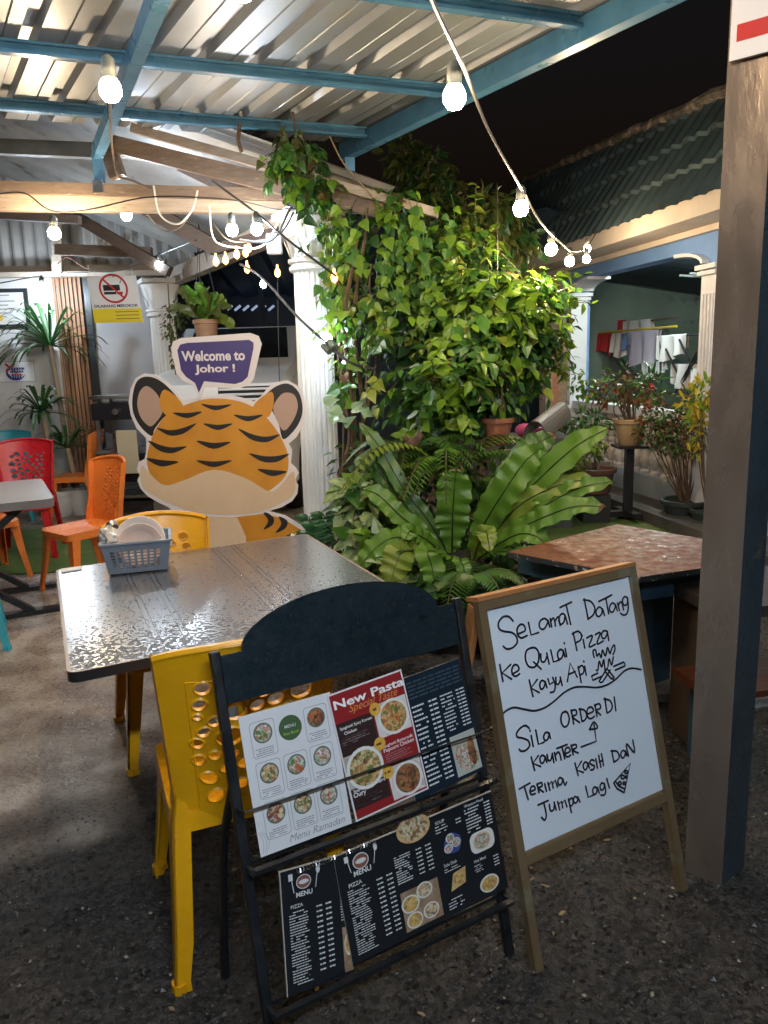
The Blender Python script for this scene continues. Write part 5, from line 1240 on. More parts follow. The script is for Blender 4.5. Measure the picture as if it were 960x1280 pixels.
# lower rack: two black menu boards
def menu_board(fn, W, H, label, full, lay):
    mb = card('c', '', fn, W, H, CARDK, .004)
    LG = mat('logo_rust', (.20, .07, .05), .5); x = .17 if full else .30; k = .42 if full else 1.0
    s_ = W*k
    u0 = W*.14 if full else W*.34
    mb.sheet(disc(u0, H*.87, s_*.11, s_*.095, 20), fn, .0026, PALEL); mb.sheet(disc(u0, H*.87, s_*.098, s_*.083, 20), fn, .0028, LG); mb.sheet(disc(u0, H*.87, s_*.075, s_*.03, 14), fn, .003, PALEL)
    stroke2d(mb, [(u0-s_*.18, H*.94), (u0-s_*.15, H*.80)], fn, .0018, PALEL, .0026); stroke2d(mb, [(u0+s_*.22, H*.95), (u0+s_*.17, H*.80)], fn, .0018, PALEL, .0026)
    mb.sheet(disc(u0+s_*.22, H*.94, .005, .009, 10), fn, .0027, PALEL); mb.sheet(rect(u0-s_*.18-.006, H*.90, u0-s_*.18+.004, H*.955), fn, .0027, PALEL)
    put_text(mb, 'MENU', fn, u0, H*.775, s_*.24, PALEL, .0028, off=.02)
    put_text(mb, 'PIZZA', fn, u0-s_*.12, H*.69, s_*.18, PALEL, .0028, off=.01)
    lines(mb, fn, u0-s_*.24, H*.06, u0+s_*.05, H*.655, 27, PALEL, .36, .0026, .3); 
    for q in (.16, .30): prices(mb, fn, u0+s_*q, H*.10, u0+s_*(q+.085), H*.66, 13, PALEL, .3, .0026)
    if full:
        dish(mb, fn, W*.47, H*.955, W*.105, FTAN, [F5], 0, .0026, H*.13)
        lines(mb, fn, W*.325, H*.50, W*.43, H*.77, 12, PALEL, .4, .0026); 
        for q in (.46, .52): prices(mb, fn, W*q, H*.50, W*(q+.035), H*.77, 7, PALEL, .3, .0026)
        mb.sheet(rect(W*.325, H*.05, W*.56, H*.42), fn, .0026, foodmat('photo_tablewood', [(.20, .12, .07), (.34, .24, .15), (.28, .17, .10)], 60))
        for (u, v, r_) in ((.375, .29, .055), (.47, .36, .05), (.385, .13, .05), (.49, .15, .05)): dish(mb, fn, W*u, H*v, W*r_, BOWLW, [F7 if u < .42 else F5], 0, .003, H*r_*1.5)
        put_text(mb, 'SOUP', fn, W*.635, H*.91, W*.06, PALEL, .0028, off=.01); lines(mb, fn, W*.60, H*.80, W*.70, H*.885, 3, PALEL, .35, .0026); prices(mb, fn, W*.735, H*.82, W*.77, H*.885, 2, PALEL, .35, .0026)
        mb.sheet(disc(W*.69, H*.66, W*.06, H*.10, 12, .1), fn, .0026, mat('photo_blue', (.04, .06, .22), .5)); 
        for (u, v) in ((.66, .63), (.715, .66), (.68, .72)): dish(mb, fn, W*u, H*v, W*.028, BOWLW, [F4], 0, .003, H*.045)
        put_text(mb, 'Side Dish', fn, W*.655, H*.485, W*.085, PALEL, .0028, off=.01); lines(mb, fn, W*.61, H*.41, W*.72, H*.455, 2, PALEL, .35, .0026)
        mb.sheet([(W*.63, H*.22), (W*.73, H*.25), (W*.745, H*.40), (W*.66, H*.38)], fn, .0026, FTAN); mb.sheet(disc(W*.69, H*.31, W*.038, H*.06, 12, .2), fn, .003, F7)
        lines(mb, fn, W*.60, H*.05, W*.71, H*.16, 4, PALEL, .35, .0026)
        put_text(mb, 'Western Food', fn, W*.87, H*.955, W*.13, PALEL, .0028, off=.01); lines(mb, fn, W*.80, H*.68, W*.905, H*.93, 8, PALEL, .4, .0026); prices(mb, fn, W*.935, H*.68, W*.975, H*.93, 8, PALEL, .4, .0026)
        mb.sheet(rrect(W*.80, H*.46, W*.965, H*.665, .018), fn, .0026, BOWLW); dish(mb, fn, W*.88, H*.565, W*.06, FCRM, [F4], 0, .003, H*.085)
        put_text(mb, 'Hot Meal', fn, W*.845, H*.395, W*.08, PALEL, .0028, off=.01); lines(mb, fn, W*.80, H*.28, W*.86, H*.36, 4, PALEL, .35, .0026); prices(mb, fn, W*.935, H*.26, W*.97, H*.38, 4, PALEL, .35, .0026)
        dish(mb, fn, W*.88, H*.13, W*.065, BOWLW, [F7], 0, .0026, H*.085)
        mb.sheet(rect(W*.0, H*.992, W, H), fn, .0026, CARDE)
    else:
        dish(mb, fn, W*.93, H*.90, W*.10, FTAN, [F5], 0, .0026, H*.06); lines(mb, fn, W*.86, H*.45, W*.985, H*.72, 12, PALEL, .4, .0026)
        mb.sheet(rect(W*.86, H*.03, W*.995, H*.40), fn, .0026, foodmat('photo_tablewood', [(.20, .12, .07), (.34, .24, .15), (.28, .17, .10)], 60)); dish(mb, fn, W*.95, H*.25, W*.07, BOWLW, [F7], 0, .003, H*.09)
        mb.sheet(rect(W*.0, H*.992, W, H), fn, .0026, CARDE); mb.sheet(rect(0, 0, W*.012, H), fn, .0027, CARDE)
    return tag(mb.build('menu_card'), label, 'menu card', 'menu cards in the stand')
a = corner(359, 1247); b = corner(424, 1070); c = corner(346, 1092)
tl3 = math.atan2(b[1]-c[1], b[0]-c[0]); W1_ = math.hypot(b[0]-c[0], b[1]-c[1])+.012; H1_ = math.hypot(c[0]-a[0], c[1]-a[1])
menu_board(cf(a[0], a[1], 0, .028, .02, tl3), W1_, H1_, 'black menu card at the left of the lower rack, partly covered', False, 0)
a = corner(440, 1206); c = corner(424, 1068); b = corner(619, 986); d = corner(626, 1118)
tl4 = math.atan2(b[1]-c[1], b[0]-c[0]); W2_ = math.hypot(b[0]-c[0], b[1]-c[1]); H2_ = math.hypot(c[0]-a[0], c[1]-a[1])
menu_board(cf(a[0], a[1], 0, .034, .02, tl4), W2_, H2_, 'wide black menu card with food pictures filling the lower rack', True, 1)

# ================================================================ CARDBOARD STANDEE
SF = frame(P(270, 640, 4.15).xy.to_3d(), V((1, .06, 0)).normalized(), ZU)
def sp(x, y): return SF.uv(140 + x/3.692, 400 + y/3.692)
se = E('cardboard_standee', 'orange striped cardboard standee with a purple speech bubble behind the dark table', 'standee', SF(0, 0))
outl = [(330,372),(292,322),(250,282),(200,252),(150,247),(110,268),(86,320),(78,380),(88,440),(115,500),(158,545),(160,600),(152,640),(124,655),(116,690),(130,715),(118,738),(132,775),(165,812),(215,842),(262,862),(285,900),(262,960),(255,1040),(250,1500)]
outr = [(900,1500),(935,1100),(925,1020),(905,985),(870,945),(800,902),(722,882),(785,862),(832,835),(856,800),(860,762),(846,740),(862,705),(850,682),(826,660),(832,600),(816,570),(852,540),(885,480),(894,420),(885,350),(855,302),(810,278),(760,286),(720,310),(690,350),(655,376),(600,358),(550,348),(490,345),(430,350),(380,360)]
lp = [sp(*p) for p in outl + outr][::-1]
base_v = [(u, max(v, .0)) for u, v in lp]
BRD = mat('standee_white_border', (.72, .66, .66), .5); KRAFT = mat('standee_foam', (.6, .55, .5), .8)
SORG = mat('standee_orange', (.66, .30, .03), .42, col2=(.55, .22, .02), scale=4); SCRM = mat('standee_cream', (.70, .53, .36), .45, col2=(.64, .46, .30), scale=3); SBLK = mat('standee_black', (.02, .017, .015), .4); SPNK = mat('standee_tan', (.46, .30, .23), .45)
def P2(l): return [sp(*p) for p in smoothpath2(l)]
def smoothpath2(l): return [(q.x, q.y) for q in smoothpath([(a, b, 0) for a, b in l], 4, True)]
mb = MB(); sl = [(q.x, q.y) for q in smoothpath([(p[0], p[1], 0) for p in base_v], 2, True)]; sl = [(u, max(v, .002)) for u, v in sl]
mb.prism(base_v, SF, .012, BRD, mside=KRAFT); sbd = mb.build('board', se)
# printed colour areas: a generic striped pattern inside the white border
mb = MB()
def pr_(l, m_, lay, sm=True): mb.sheet(P2(l) if sm else [sp(*p) for p in l], SF, .0065 + lay*.0006, m_)
pr_([(200,268),(150,262),(115,285),(98,340),(95,400),(108,450),(140,500),(185,535),(200,500),(250,440),(320,395),(300,355),(250,300)], SBLK, 0)
pr_([(810,293),(770,300),(730,325),(705,360),(740,420),(770,480),(790,550),(840,510),(870,460),(880,410),(870,350),(845,312)], SBLK, 0)
pr_([(165,305),(130,330),(118,390),(135,450),(175,490),(205,470),(235,420),(215,350)], SPNK, 1); pr_([(815,335),(780,345),(745,400),(760,460),(795,510),(838,460),(858,400),(845,350)], SPNK, 1)
pr_([(245,320),(330,395),(260,440),(220,390)], SORG, 2); pr_([(735,330),(650,400),(715,450),(745,395)], SORG, 2)
pr_([(200,510),(250,440),(330,395),(420,368),(500,362),(600,378),(680,420),(740,480),(790,560),(815,640),(800,720),(720,790),(600,840),(460,850),(330,830),(220,770),(170,690),(165,620),(180,560)], SORG, 3)
pr_([(140,670),(170,700),(240,760),(330,740),(470,690),(620,730),(740,790),(830,700),(845,740),(840,800),(780,845),(680,885),(560,895),(420,890),(280,850),(180,800),(145,770),(132,720)], SCRM, 4)
pr_([(300,880),(420,905),(560,910),(700,892),(790,915),(870,965),(905,1020),(905,1480),(280,1480),(280,1000)], SORG, 2, False)
pr_([(400,905),(580,912),(620,1000),(600,1480),(400,1480)], SCRM, 5, False)
for l in ([(700,890),(722,890),(748,915),(740,945),(700,965),(722,925)], [(770,905),(810,925),(800,960),(755,980),(782,940)]): pr_(l, SBLK, 6)
# broad tapered stripes scattered like a tiger print
def stripe(pts, w0):
    L, R2 = [], []
    n = len(pts)
    for i, (x, y) in enumerate(pts):
        a, b = pts[max(0, i-1)], pts[min(n-1, i+1)]; dx, dy = b[0]-a[0], b[1]-a[1]; l = math.hypot(dx, dy) or 1; k = w0*math.sin(math.pi*(i+.25)/(n-.5))
        L.append((x - dy/l*k, y + dx/l*k)); R2.append((x + dy/l*k, y - dx/l*k))
    return L + R2[::-1]
for pts, w0 in (([(175,560),(225,590),(280,600),(340,585)], 15), ([(168,640),(230,660),(300,655)], 15), ([(215,500),(270,520),(330,510),(385,480)], 14), ([(290,430),(350,440),(410,425)], 12),
               ([(812,620),(760,640),(700,640),(640,618)], 15), ([(800,700),(740,705),(680,690)], 14), ([(770,530),(715,550),(650,540),(590,505)], 14), ([(690,440),(630,455),(570,440)], 12),
               ([(420,390),(480,405),(545,392)], 11), ([(400,560),(470,580),(540,565)], 14), ([(430,480),(490,495),(550,480)], 12), ([(400,650),(470,665),(545,650)], 13)):
    pr_(stripe(pts, w0), SBLK, 6)
mb.build('print', sbd)
# speech bubble, joined by its tail
bl = [(412,372),(398,345),(378,300),(330,280),(300,245),(276,135),(285,100),(320,84),(640,60),(678,74),(692,110),(655,272),(632,300),(590,314),(430,312)]
mb = MB(); fb = lambda u, v, w_=0: SF(u, v, w_+.014)
mb.prism(P2(bl[1:])[::-1] if False else [sp(*p) for p in bl][::-1], fb, .012, BRD, mside=KRAFT)
PURP = mat('purple_print', (.055, .035, .17), .42)
inn = [(404,335),(386,290),(345,262),(322,232),(305,140),(318,114),(350,106),(635,92),(655,105),(655,130),(628,262),(605,284),(570,295),(428,282)]
mb.sheet([sp(*p) for p in inn], fb, .0068, PURP)
def bubble_text(s_, x, y, wpx, hpx):
    c = sp(x, y); c2 = sp(x+wpx, y); c3 = sp(x, y-hpx); put_text(mb, s_, fb, c[0], c[1], c2[0]-c[0], BRD, .0078, h=c3[1]-c[1], off=.03, rot=-.01)
bubble_text('Welcome to', 470, 165, 290, 48); bubble_text('Johor !', 478, 228, 185, 48)
mb.build('speech_bubble', se)
mb = MB(); a, b = SF(-.25, 0, -.03), SF(.25, 0, -.03); mb.box(SF(0, .02, -.12), (.5, .25, .04), mat('standee_base', (.05, .05, .05), .6), (SF.X, SF.N, ZU)); mb.build('base', se)
mb = MB(); mb.beam(SF(0, 1.0, -.012), SF(0, .03, -.20), .10, .01, KRAFT, SF.N); mb.build('strut', se)
# ================================================================ PLANTS
rg = random.Random(21)
def rv(): 
    while True:
        q = V((rg.uniform(-1, 1), rg.uniform(-1, 1), rg.uniform(-1, 1)))
        if .05 < q.length < 1: return q.normalized()
HEART = [(0, .02), (.06, .62), (.22, 1.0), (.45, .86), (.72, .45), (1, 0)]
OVATE = [(0, .02), (.15, .55), (.4, 1.0), (.7, .65), (1, 0)]
LANCE = [(0, .15), (.3, 1.0), (.7, .75), (1, 0)]
def leaf(mb, base, d, nrm, L, W, m, shape=HEART, fold=.25, droop=.25):
    d = d.normalized(); s_ = d.cross(nrm)
    if s_.length < 1e-4: s_ = d.cross(V((.3, .2, 1)))
    s_.normalize(); n = s_.cross(d)
    vs = []
    for t, w_ in shape:
        c = base + d*(L*t) - n*(droop*L*t*t); e = s_*(W*.5*w_); u = n*(fold*W*.5*w_)
        vs += [c + e + u, c, c - e + u]
    k = len(shape); fs = []
    for i in range(k-1):
        a = 3*i; fs += [(a, a+1, a+4, a+3), (a+1, a+2, a+5, a+4)]
    mb.mesh(vs, fs, m)
def foliage(mb, blobs, n, L, mats_, shape=HEART, wr=.8, down=.6, inner=.25, out=.6, jit=.5, facing=None):
    """leaves through lumpy volumes; blobs = (centre, rx, ry, rz, weight)"""
    tot = sum(b[4] for b in blobs)
    for c, rx, ry, rz, wgt in blobs:
        for k in range(int(n*wgt/tot)):
            q = rv(); rad = (inner + (1-inner)*rg.random()**.45)*(1 + .22*math.sin(q.x*5+c.x*9)*math.sin(q.z*6+c.z*7))
            p = c + V((q.x*rx, q.y*ry, q.z*rz))*rad
            o = V((q.x/rx, q.y/ry, q.z/rz)).normalized()
            d = (o*out + V((0, 0, -down)) + rv()*jit).normalized()
            nn = (o + ZU*.5 + rv()*.5); l = L*rg.uniform(.55, 1.2)
            leaf(mb, p, d, nn, l, l*wr*rg.uniform(.85, 1.1), rg.choice(mats_), shape, rg.uniform(.1, .45), rg.uniform(.0, .5))
from mathutils import noise as mn
LVP = leafm('leaf_pale_yellow', (.30, .32, .05), (.18, .26, .03)); LVB = leafm('leaf_dead', (.16, .10, .04), (.09, .05, .02))
def sprays(mb, blobs, ncl, L, mats_, shape=HEART, wr=.75, down=.4, out=.8, jit=.7, gap=-.12, freq=3.2, nl=(5, 9), tw=(.12, .26), dark=None):
    """short leafy twigs on the outside of lumpy volumes, thinned in patches so gaps show"""
    tot = sum(b[4] for b in blobs)
    for c, rx, ry, rz, wgt in blobs:
        for k in range(max(1, int(ncl*wgt/tot))):
            q = rv(); rad = rg.uniform(.55, 1.02) if rg.random() < .45 else rg.uniform(.85, 1.08)
            p = c + V((q.x*rx, q.y*ry, q.z*rz))*rad
            if mn.noise(p*freq) < gap + (.25 if rad > .95 else 0)*rg.random(): continue
            o = V((q.x/rx, q.y/ry, q.z/rz)).normalized(); d0 = (o*out - ZU*down + rv()*jit).normalized(); s0 = d0.cross(ZU + rv()*.4).normalized()
            T = rg.uniform(*tw); m_n = rg.randint(*nl); mt_ = rg.choice(mats_)
            mb.tube([p - d0*T*.3, p + d0*T*.5, p + d0*T - ZU*T*.15], .0022, LV4, 3, False)
            for i in range(m_n):
                t = (i+.5)/m_n; sg = 1 if i % 2 else -1; l = L*rg.choice((.5, .7, .85, 1, 1, 1.15, 1.35))*rg.uniform(.85, 1.1)*(1.05-.3*t)
                dd = (d0*.45 + s0*sg*.8 - ZU*rg.uniform(.1, .6) + rv()*.35); nn = (o*.6 + ZU*.7 + rv()*.45 - V((0, .25, 0)))
                leaf(mb, p + d0*T*t - ZU*T*.15*t*t, dd, nn, l, l*wr*rg.uniform(.85, 1.1), LVB if rg.random() < .012 else (mt_ if rg.random() < .75 else rg.choice(mats_)), shape, rg.uniform(.05, .45), rg.uniform(0, .5))
def blob(x, y, Y, rx, rz, wgt=None, ry=None):
    """an ellipsoid whose outline sits where the photograph has it"""
    k = Y/960; return (P(x, y, Y), rx*k, (ry or (rx+rz)*.35)*k, rz*k, wgt or rx*rz)

# --- the climbing vine on the column and the big lit shrub beside it
vine = E('climbing_vine', 'climbing vine of heart shaped leaves hanging over the white column and beam end', 'vine', PZ(440, 705).xy.to_3d() + V((0, .6, 0)))
mb = MB()
sprays(mb, [blob(470, 285, 4.75, 50, 38), blob(485, 350, 4.6, 50, 55), blob(468, 415, 4.5, 36, 50), blob(515, 300, 4.7, 45, 50), blob(545, 330, 4.6, 55, 60), blob(478, 470, 4.4, 26, 30), blob(515, 425, 4.35, 50, 55), blob(560, 290, 4.9, 50, 35)],
        330, .076, [LV1, LV1, LV2, LV2, LV3, LVP], wr=.88, down=.7, out=.6, gap=.0)
sprays(mb, [blob(425, 300, 4.82, 16, 40), blob(432, 380, 4.75, 12, 50), blob(405, 265, 4.85, 16, 14), blob(430, 460, 4.7, 10, 30)], 34, .07, [LV1, LV1, LV2], wr=.88, down=.8, out=.4, gap=-.3)
foliage(mb, [blob(500, 350, 4.9, 70, 90), blob(510, 450, 4.7, 60, 70)], 350, .085, [LV3, LV3, LV2], wr=.85, inner=.0)  # darker leaves inside paint the shade in the vine's depth
mb.build('foliage', vine)
mb = MB()
for x0, y0, x1, y1, Y, r_ in ((432, 640, 440, 300, 4.62, .02), (445, 650, 452, 260, 4.66, .016), (425, 640, 436, 420, 4.6, .013), (455, 620, 470, 330, 4.6, .012), (440, 560, 420, 350, 4.7, .010), (447, 520, 490, 290, 4.7, .008), (436, 470, 408, 300, 4.85, .006)):
    pts = [P(x0+(x1-x0)*t + 7*math.sin(t*9+x0), y0+(y1-y0)*t, Y+.05*math.sin(t*7+x1)) for t in [i/10 for i in range(11)]]
    mb.tube(smoothpath(pts, 3), [r_*(1-.5*i/30) for i in range(31)], BARK, 7)
mb.build('stem', vine, True)
mb = MB()
for k in range(26):   # trailing shoots with single leaves
    x0, y0 = rg.uniform(395, 580), rg.uniform(235, 330); Y = rg.uniform(4.4, 4.75); Lp = rg.uniform(40, 120); dx = rg.uniform(-15, 15)
    pts = [P(x0+dx*t+5*math.sin(t*6+k), y0+Lp*t, Y-.12*t) for t in [i/6 for i in range(7)]]; mb.tube(pts, .0025, LV2, 4)
    for i in range(1, 7):
        l = rg.uniform(.05, .085); leaf(mb, pts[i], V((rg.uniform(-1, 1), -.5, -.8)), V((rg.uniform(-.4, .4), -1, .3)), l, l*.85, rg.choice([LV1, LV1, LV2]))
mb.build('trailing_shoots', vine)
rvn = E('roof_vine', 'clump of vine leaves climbing to the zinc roof above the beam', 'vine', P(375, 230, 4.75))
mb = MB(); sprays(mb, [blob(362, 172, 4.62, 16, 30), blob(382, 205, 4.66, 20, 30), blob(350, 205, 4.7, 12, 22), blob(405, 230, 4.7, 16, 12)], 60, .075, [LV1, LV2, LV2, LV4, LV3], wr=.8, down=.9, out=.4, gap=-.3, tw=(.08, .18)); mb.build('foliage', rvn)
mb = MB(); mb.tube(smoothpath([P(402, 262, 4.75), P(388, 220, 4.7), P(372, 180, 4.66), P(366, 140, 4.6)], 4), .006, BARK, 6); mb.build('stem', rvn, True); mb = MB(); mb.tube(smoothpath([P(412, 170, 4.7), P(430, 205, 4.7), P(465, 245, 4.7)], 4), .004, mat('dry_twig', (.30, .22, .12), .8), 5)
mb.build('dry_twig', rvn, True); mb = MB(); mb.tube(smoothpath([P(300, 155, 4.7), P(298, 175, 4.7), P(302, 190, 4.72)], 3), .012, BARK, 6); mb.build('stem_stub', rvn, True)

shrub = E('lit_shrub', 'large bright green leafy shrub glowing under the string bulbs', 'shrub', PZ(600, 690).xy.to_3d() + V((.1, .3, 0)))
mb = MB()
sprays(mb, [blob(590, 350, 4.75, 70, 48), blob(638, 345, 4.7, 55, 36), blob(600, 405, 4.45, 84, 48), blob(662, 388, 4.6, 30, 38), blob(560, 430, 4.3, 65, 50), blob(635, 440, 4.5, 50, 30), blob(550, 480, 4.25, 60, 36), blob(590, 470, 4.4, 50, 26), blob(530, 522, 4.3, 32, 20, 500)],
        640, .086, [LV1, LV1, LV1, LV2, LV2, LV3, LVP], wr=.62, shape=OVATE, down=.35, out=.9, gap=-.14)
sprays(mb, [blob(674, 398, 4.6, 18, 22), blob(645, 388, 4.2, 46, 16), blob(600, 395, 4.1, 42, 16), blob(560, 470, 3.95, 40, 18), blob(640, 345, 4.3, 40, 16)], 70, .10, [LV1, LV1, LV2], wr=.58, shape=OVATE, down=.3, out=.9, gap=-.5)
foliage(mb, [blob(600, 390, 4.8, 90, 60), blob(560, 470, 4.6, 70, 50)], 600, .09, [LV3, LV3, LV2], wr=.6, shape=OVATE, inner=.0)  # dark inner leaves stand for shade deep in the shrub
mb.build('foliage', shrub)
mb = MB()
for x0, y0, x1, y1 in ((560, 700, 590, 380), (560, 700, 640, 400), (565, 690, 535, 450), (600, 560, 690, 380), (560, 600, 520, 480)):
    pts = [P(x0+(x1-x0)*t+8*math.sin(t*5+x1), y0+(y1-y0)*t, 4.75) for t in [i/8 for i in range(9)]]; mb.tube(pts, [.018*(1-.75*i/8) for i in range(9)], BARK, 6)
mb.build('stem', shrub, True)
for lab, bl_, n_, mt_ in (('dark olive shrub rising behind the lit shrub under the night sky', [blob(600, 270, 6.2, 55, 32), blob(565, 300, 6.0, 50, 35), blob(640, 300, 6.3, 35, 25)], 900, [LV4, LV4, LV3]),
                      ('dim drooping tree top behind the roof post at the night sky', [blob(535, 215, 6.6, 32, 28), blob(505, 205, 6.8, 24, 40), blob(545, 250, 6.4, 45, 25)], 620, [LV4, LV3])):
    t = E('dark_shrub', lab, 'shrub', bl_[0][0].xy.to_3d())
    mb = MB(); foliage(mb, bl_, n_, .11, mt_, shape=OVATE, wr=.5, down=.6, out=.8); mb.build('foliage', t)
    mb = MB()
    for b in bl_:
        c = b[0]; mb.tube(smoothpath([V((bl_[0][0].x, c.y, 0)), V((c.x*.5+bl_[0][0].x*.5, c.y, c.z*.6)), c + ZU*b[3]*.6], 5), [.03*(1-.8*i/10) for i in range(11)], BARK, 6)
    mb.build('stem', t, True)

# cut dead branch
mb = MB(); pts = smoothpath([P(470, 640, 4.05), P(480, 610, 4.02), P(497, 575, 3.98), P(518, 552, 3.95), P(527, 542, 3.95)], 4)
mb.tube(pts, [.026-.004*math.sin(i) for i in range(len(pts))], BARK, 8); mb.tube([P(514, 556, 3.96), P(505, 545, 3.95)], .012, BARK, 6)
tag(mb.build('cut_branch', None, True), 'short cut brown branch leaning among the ferns', 'branch')

# --- planting bed
bed_c = P(560, 640, 4.35).xy.to_3d()
mb = MB(); bm = bmesh.new(); bmesh.ops.create_uvsphere(bm, u_segments=40, v_segments=20, radius=1)
for v in bm.verts: v.co *= 1 + .06*math.sin(v.co.x*9)*math.sin(v.co.y*8) + rg.uniform(-.01, .01)
mb.bm(bm, SOIL, lambda p: bed_c + V((p.x*1.15 + p.y*-.25, p.y*.72 + p.x*.2 + .15, max(-.02, p.z)*.30)))
tag(mb.build('soil_bed', None, True), kind='structure')

# --- fronds
def strap(mb, pts, W, m, nrm, ruff=.20, seed=0, rib=True, fold=.12):
    """strap frond along a curve: blade with ruffled margins and a dark midrib"""
    c = smoothpath(pts, 10); n = len(c); k = rg.uniform(0, 6); L_, M_, R_ = [], [], []
    for i, p in enumerate(c):
        t = i/(n-1); tn = (c[min(i+1, n-1)] - c[max(i-1, 0)]).normalized(); s_ = tn.cross(nrm).normalized(); nn = s_.cross(tn)
        w_ = W*.5*rg.uniform(.93, 1.05)*min(1, .22+t*2.6)*(1 if t < .7 else max(.0, 1-((t-.7)/.3)**2.2)); w_ = max(w_, .003)
        L_.append(p + s_*w_*(1+.06*math.sin(i*1.9+k)) + nn*(fold*w_ + ruff*W*.5*math.sin(i*1.1+k+1.3*math.sin(i*.37+k))*(.4+.6*abs(math.sin(i*.23+k))))); M_.append(p); R_.append(p - s_*w_*(1+.06*math.sin(i*2.1+k)) + nn*(fold*w_ + ruff*W*.5*math.sin(i*1.2+k+2+1.5*math.sin(i*.31+k*2))*(.4+.6*abs(math.sin(i*.29+k+1)))))
    mid1 = [a.lerp(b, .5) - nrm*0 for a, b in zip(L_, M_)]; mid2 = [a.lerp(b, .5) for a, b in zip(R_, M_)]
    vs = L_ + mid1 + M_ + mid2 + R_
    tipn = rg.choice((0, 1, 2, 3)) if W > .08 else 0
    mb.mesh(vs, [(j*n+i, j*n+i+1, (j+1)*n+i+1, (j+1)*n+i) for j in range(4) for i in range(n-1-tipn)], m)
    if tipn: mb.mesh(vs, [(j*n+i, j*n+i+1, (j+1)*n+i+1, (j+1)*n+i) for j in range(4) for i in range(n-1-tipn, n-1)], LVB)
    if rib: mb.tube([p + V((0, -.003, .003)) for p in M_], [.0042*(1-.7*i/n) for i in range(n)], RIB, 4)
nest = E('birds_nest_fern', 'large nest fern with broad wavy light green fronds beside the brown table', 'fern', P(575, 690, 3.75).xy.to_3d())
NB = P(578, 695, 3.75)
FR = [ # base px, mid px (x, y, Y), tip, width, material, facing
 ((565,690,3.72),(566,640,3.66),(571,586,3.62),.165,FERN), ((588,690,3.7),(628,618,3.55),(678,560,3.5),.15,FERN), ((590,690,3.75),(640,590,3.85),(694,543,3.95),.14,FERND),
 ((598,688,3.7),(668,605,3.5),(762,535,3.35),.125,FERN), ((600,690,3.7),(655,628,3.5),(748,600,3.35),.10,FERNY), ((604,692,3.7),(668,640,3.45),(768,602,3.3),.10,FERN), ((600,695,3.68),(668,652,3.4),(758,634,3.2),.105,FERN),
 ((600,698,3.66),(650,668,3.42),(690,690,3.3),.09,FERN), ((560,690,3.75),(505,612,3.8),(449,528,3.9),.08,FERND), ((556,692,3.78),(500,622,3.9),(449,575,3.95),.09,FERND), ((555,694,3.7),(500,645,3.7),(452,612,3.75),.10,FERN),
 ((552,700,3.66),(495,672,3.55),(448,712,3.5),.13,FERN), ((560,704,3.6),(505,690,3.42),(487,735,3.36),.15,FERNY), ((570,704,3.6),(535,690,3.35),(545,742,3.3),.12,FERN), ((580,704,3.6),(575,700,3.4),(583,732,3.34),.07,FERN),
 ((592,700,3.6),(606,665,3.45),(612,690,3.35),.09,FERNY), ((555,696,3.7),(520,668,3.55),(506,676,3.45),.09,FERN), ((604,700,3.62),(640,690,3.35),(668,706,3.2),.09,FERND)]
for b, m_, t_, W, mt_ in FR:
    mb = MB(); pb, pm, pt = P(*b), P(*m_), P(*t_)
    nn = (V((0, -1, .75)) if pt.z > pb.z+.1 else V((0, -.6, 1))).normalized()
    strap(mb, [pb, pb.lerp(pm, .5) + ZU*.015, pm, pm.lerp(pt, .55) + ZU*.03, pt], W, mt_, nn, .34 if (t_[0] > 700 and t_[1] > 590) else .22); mb.build('frond', nest, True)
mb = MB(); mb.lathe([(.02, -.25), (.14, -.15), (.16, -.03), (.08, .06), (.01, .07)], NB + ZU*-.05, SOIL, 14, fl=lambda k: 1+.12*math.sin(k*2.3)); mb.build('root_ball', nest, True)

def pinnate(mb, pts, leafL, n, m, nrm, r_=.003):
    c = smoothpath(pts, 8); N = len(c); mb.tube(c, r_, LV4, 4)
    for k in range(n):
        f = (k+.5)/n*(N-1); i = int(f); p = c[i].lerp(c[min(i+1, N-1)], f-i); tn = (c[min(i+1, N-1)]-c[max(i-1, 0)]).normalized(); s_ = tn.cross(nrm).normalized()
        t = k/n; l = leafL*math.sin(math.pi*(.12+.86*t))**.7
        for sg in (-1, 1): leaf(mb, p, (s_*sg + tn*.35 + V((0, 0, -.1))), nrm, l, l*.26, m, LANCE, .1, .25)
def sword_fern(x, y, Y, n, Lf, label, mats_, spread=1.0):
    c = P(x, y, Y); t = E('sword_fern', label, 'fern', c)
    for k in range(n):
        a = rg.uniform(0, 6.28); d = V((math.cos(a)*spread, math.sin(a)*spread, 0)); l = Lf*rg.uniform(.7, 1.15)
        mb = MB(); pinnate(mb, [c, c + d*l*.3 + ZU*l*.42, c + d*l*.7 + ZU*l*.45, c + d*l*1.05 + ZU*l*.12], .07, 26, rg.choice(mats_), ZU); mb.build('frond', t)
sword_fern(560, 618, 4.05, 20, .55, 'sword fern arching behind the broad fronds below the shrub', [FERN, FERNY, FERN, FERND])
sword_fern(612, 625, 4.25, 10, .40, 'sword fern under the hanging terracotta pot', [FERN, FERND])
sword_fern(520, 590, 4.2, 11, .40, 'dark sword fern near the vine stems', [FERND, LV2])
sword_fern(585, 745, 3.3, 9, .27, 'low sword fern at the foot of the broad fronds', [FERND, LV2, FERND])
sword_fern(635, 742, 3.4, 8, .27, 'shaded low fern beside the brown table', [LV3, FERND])
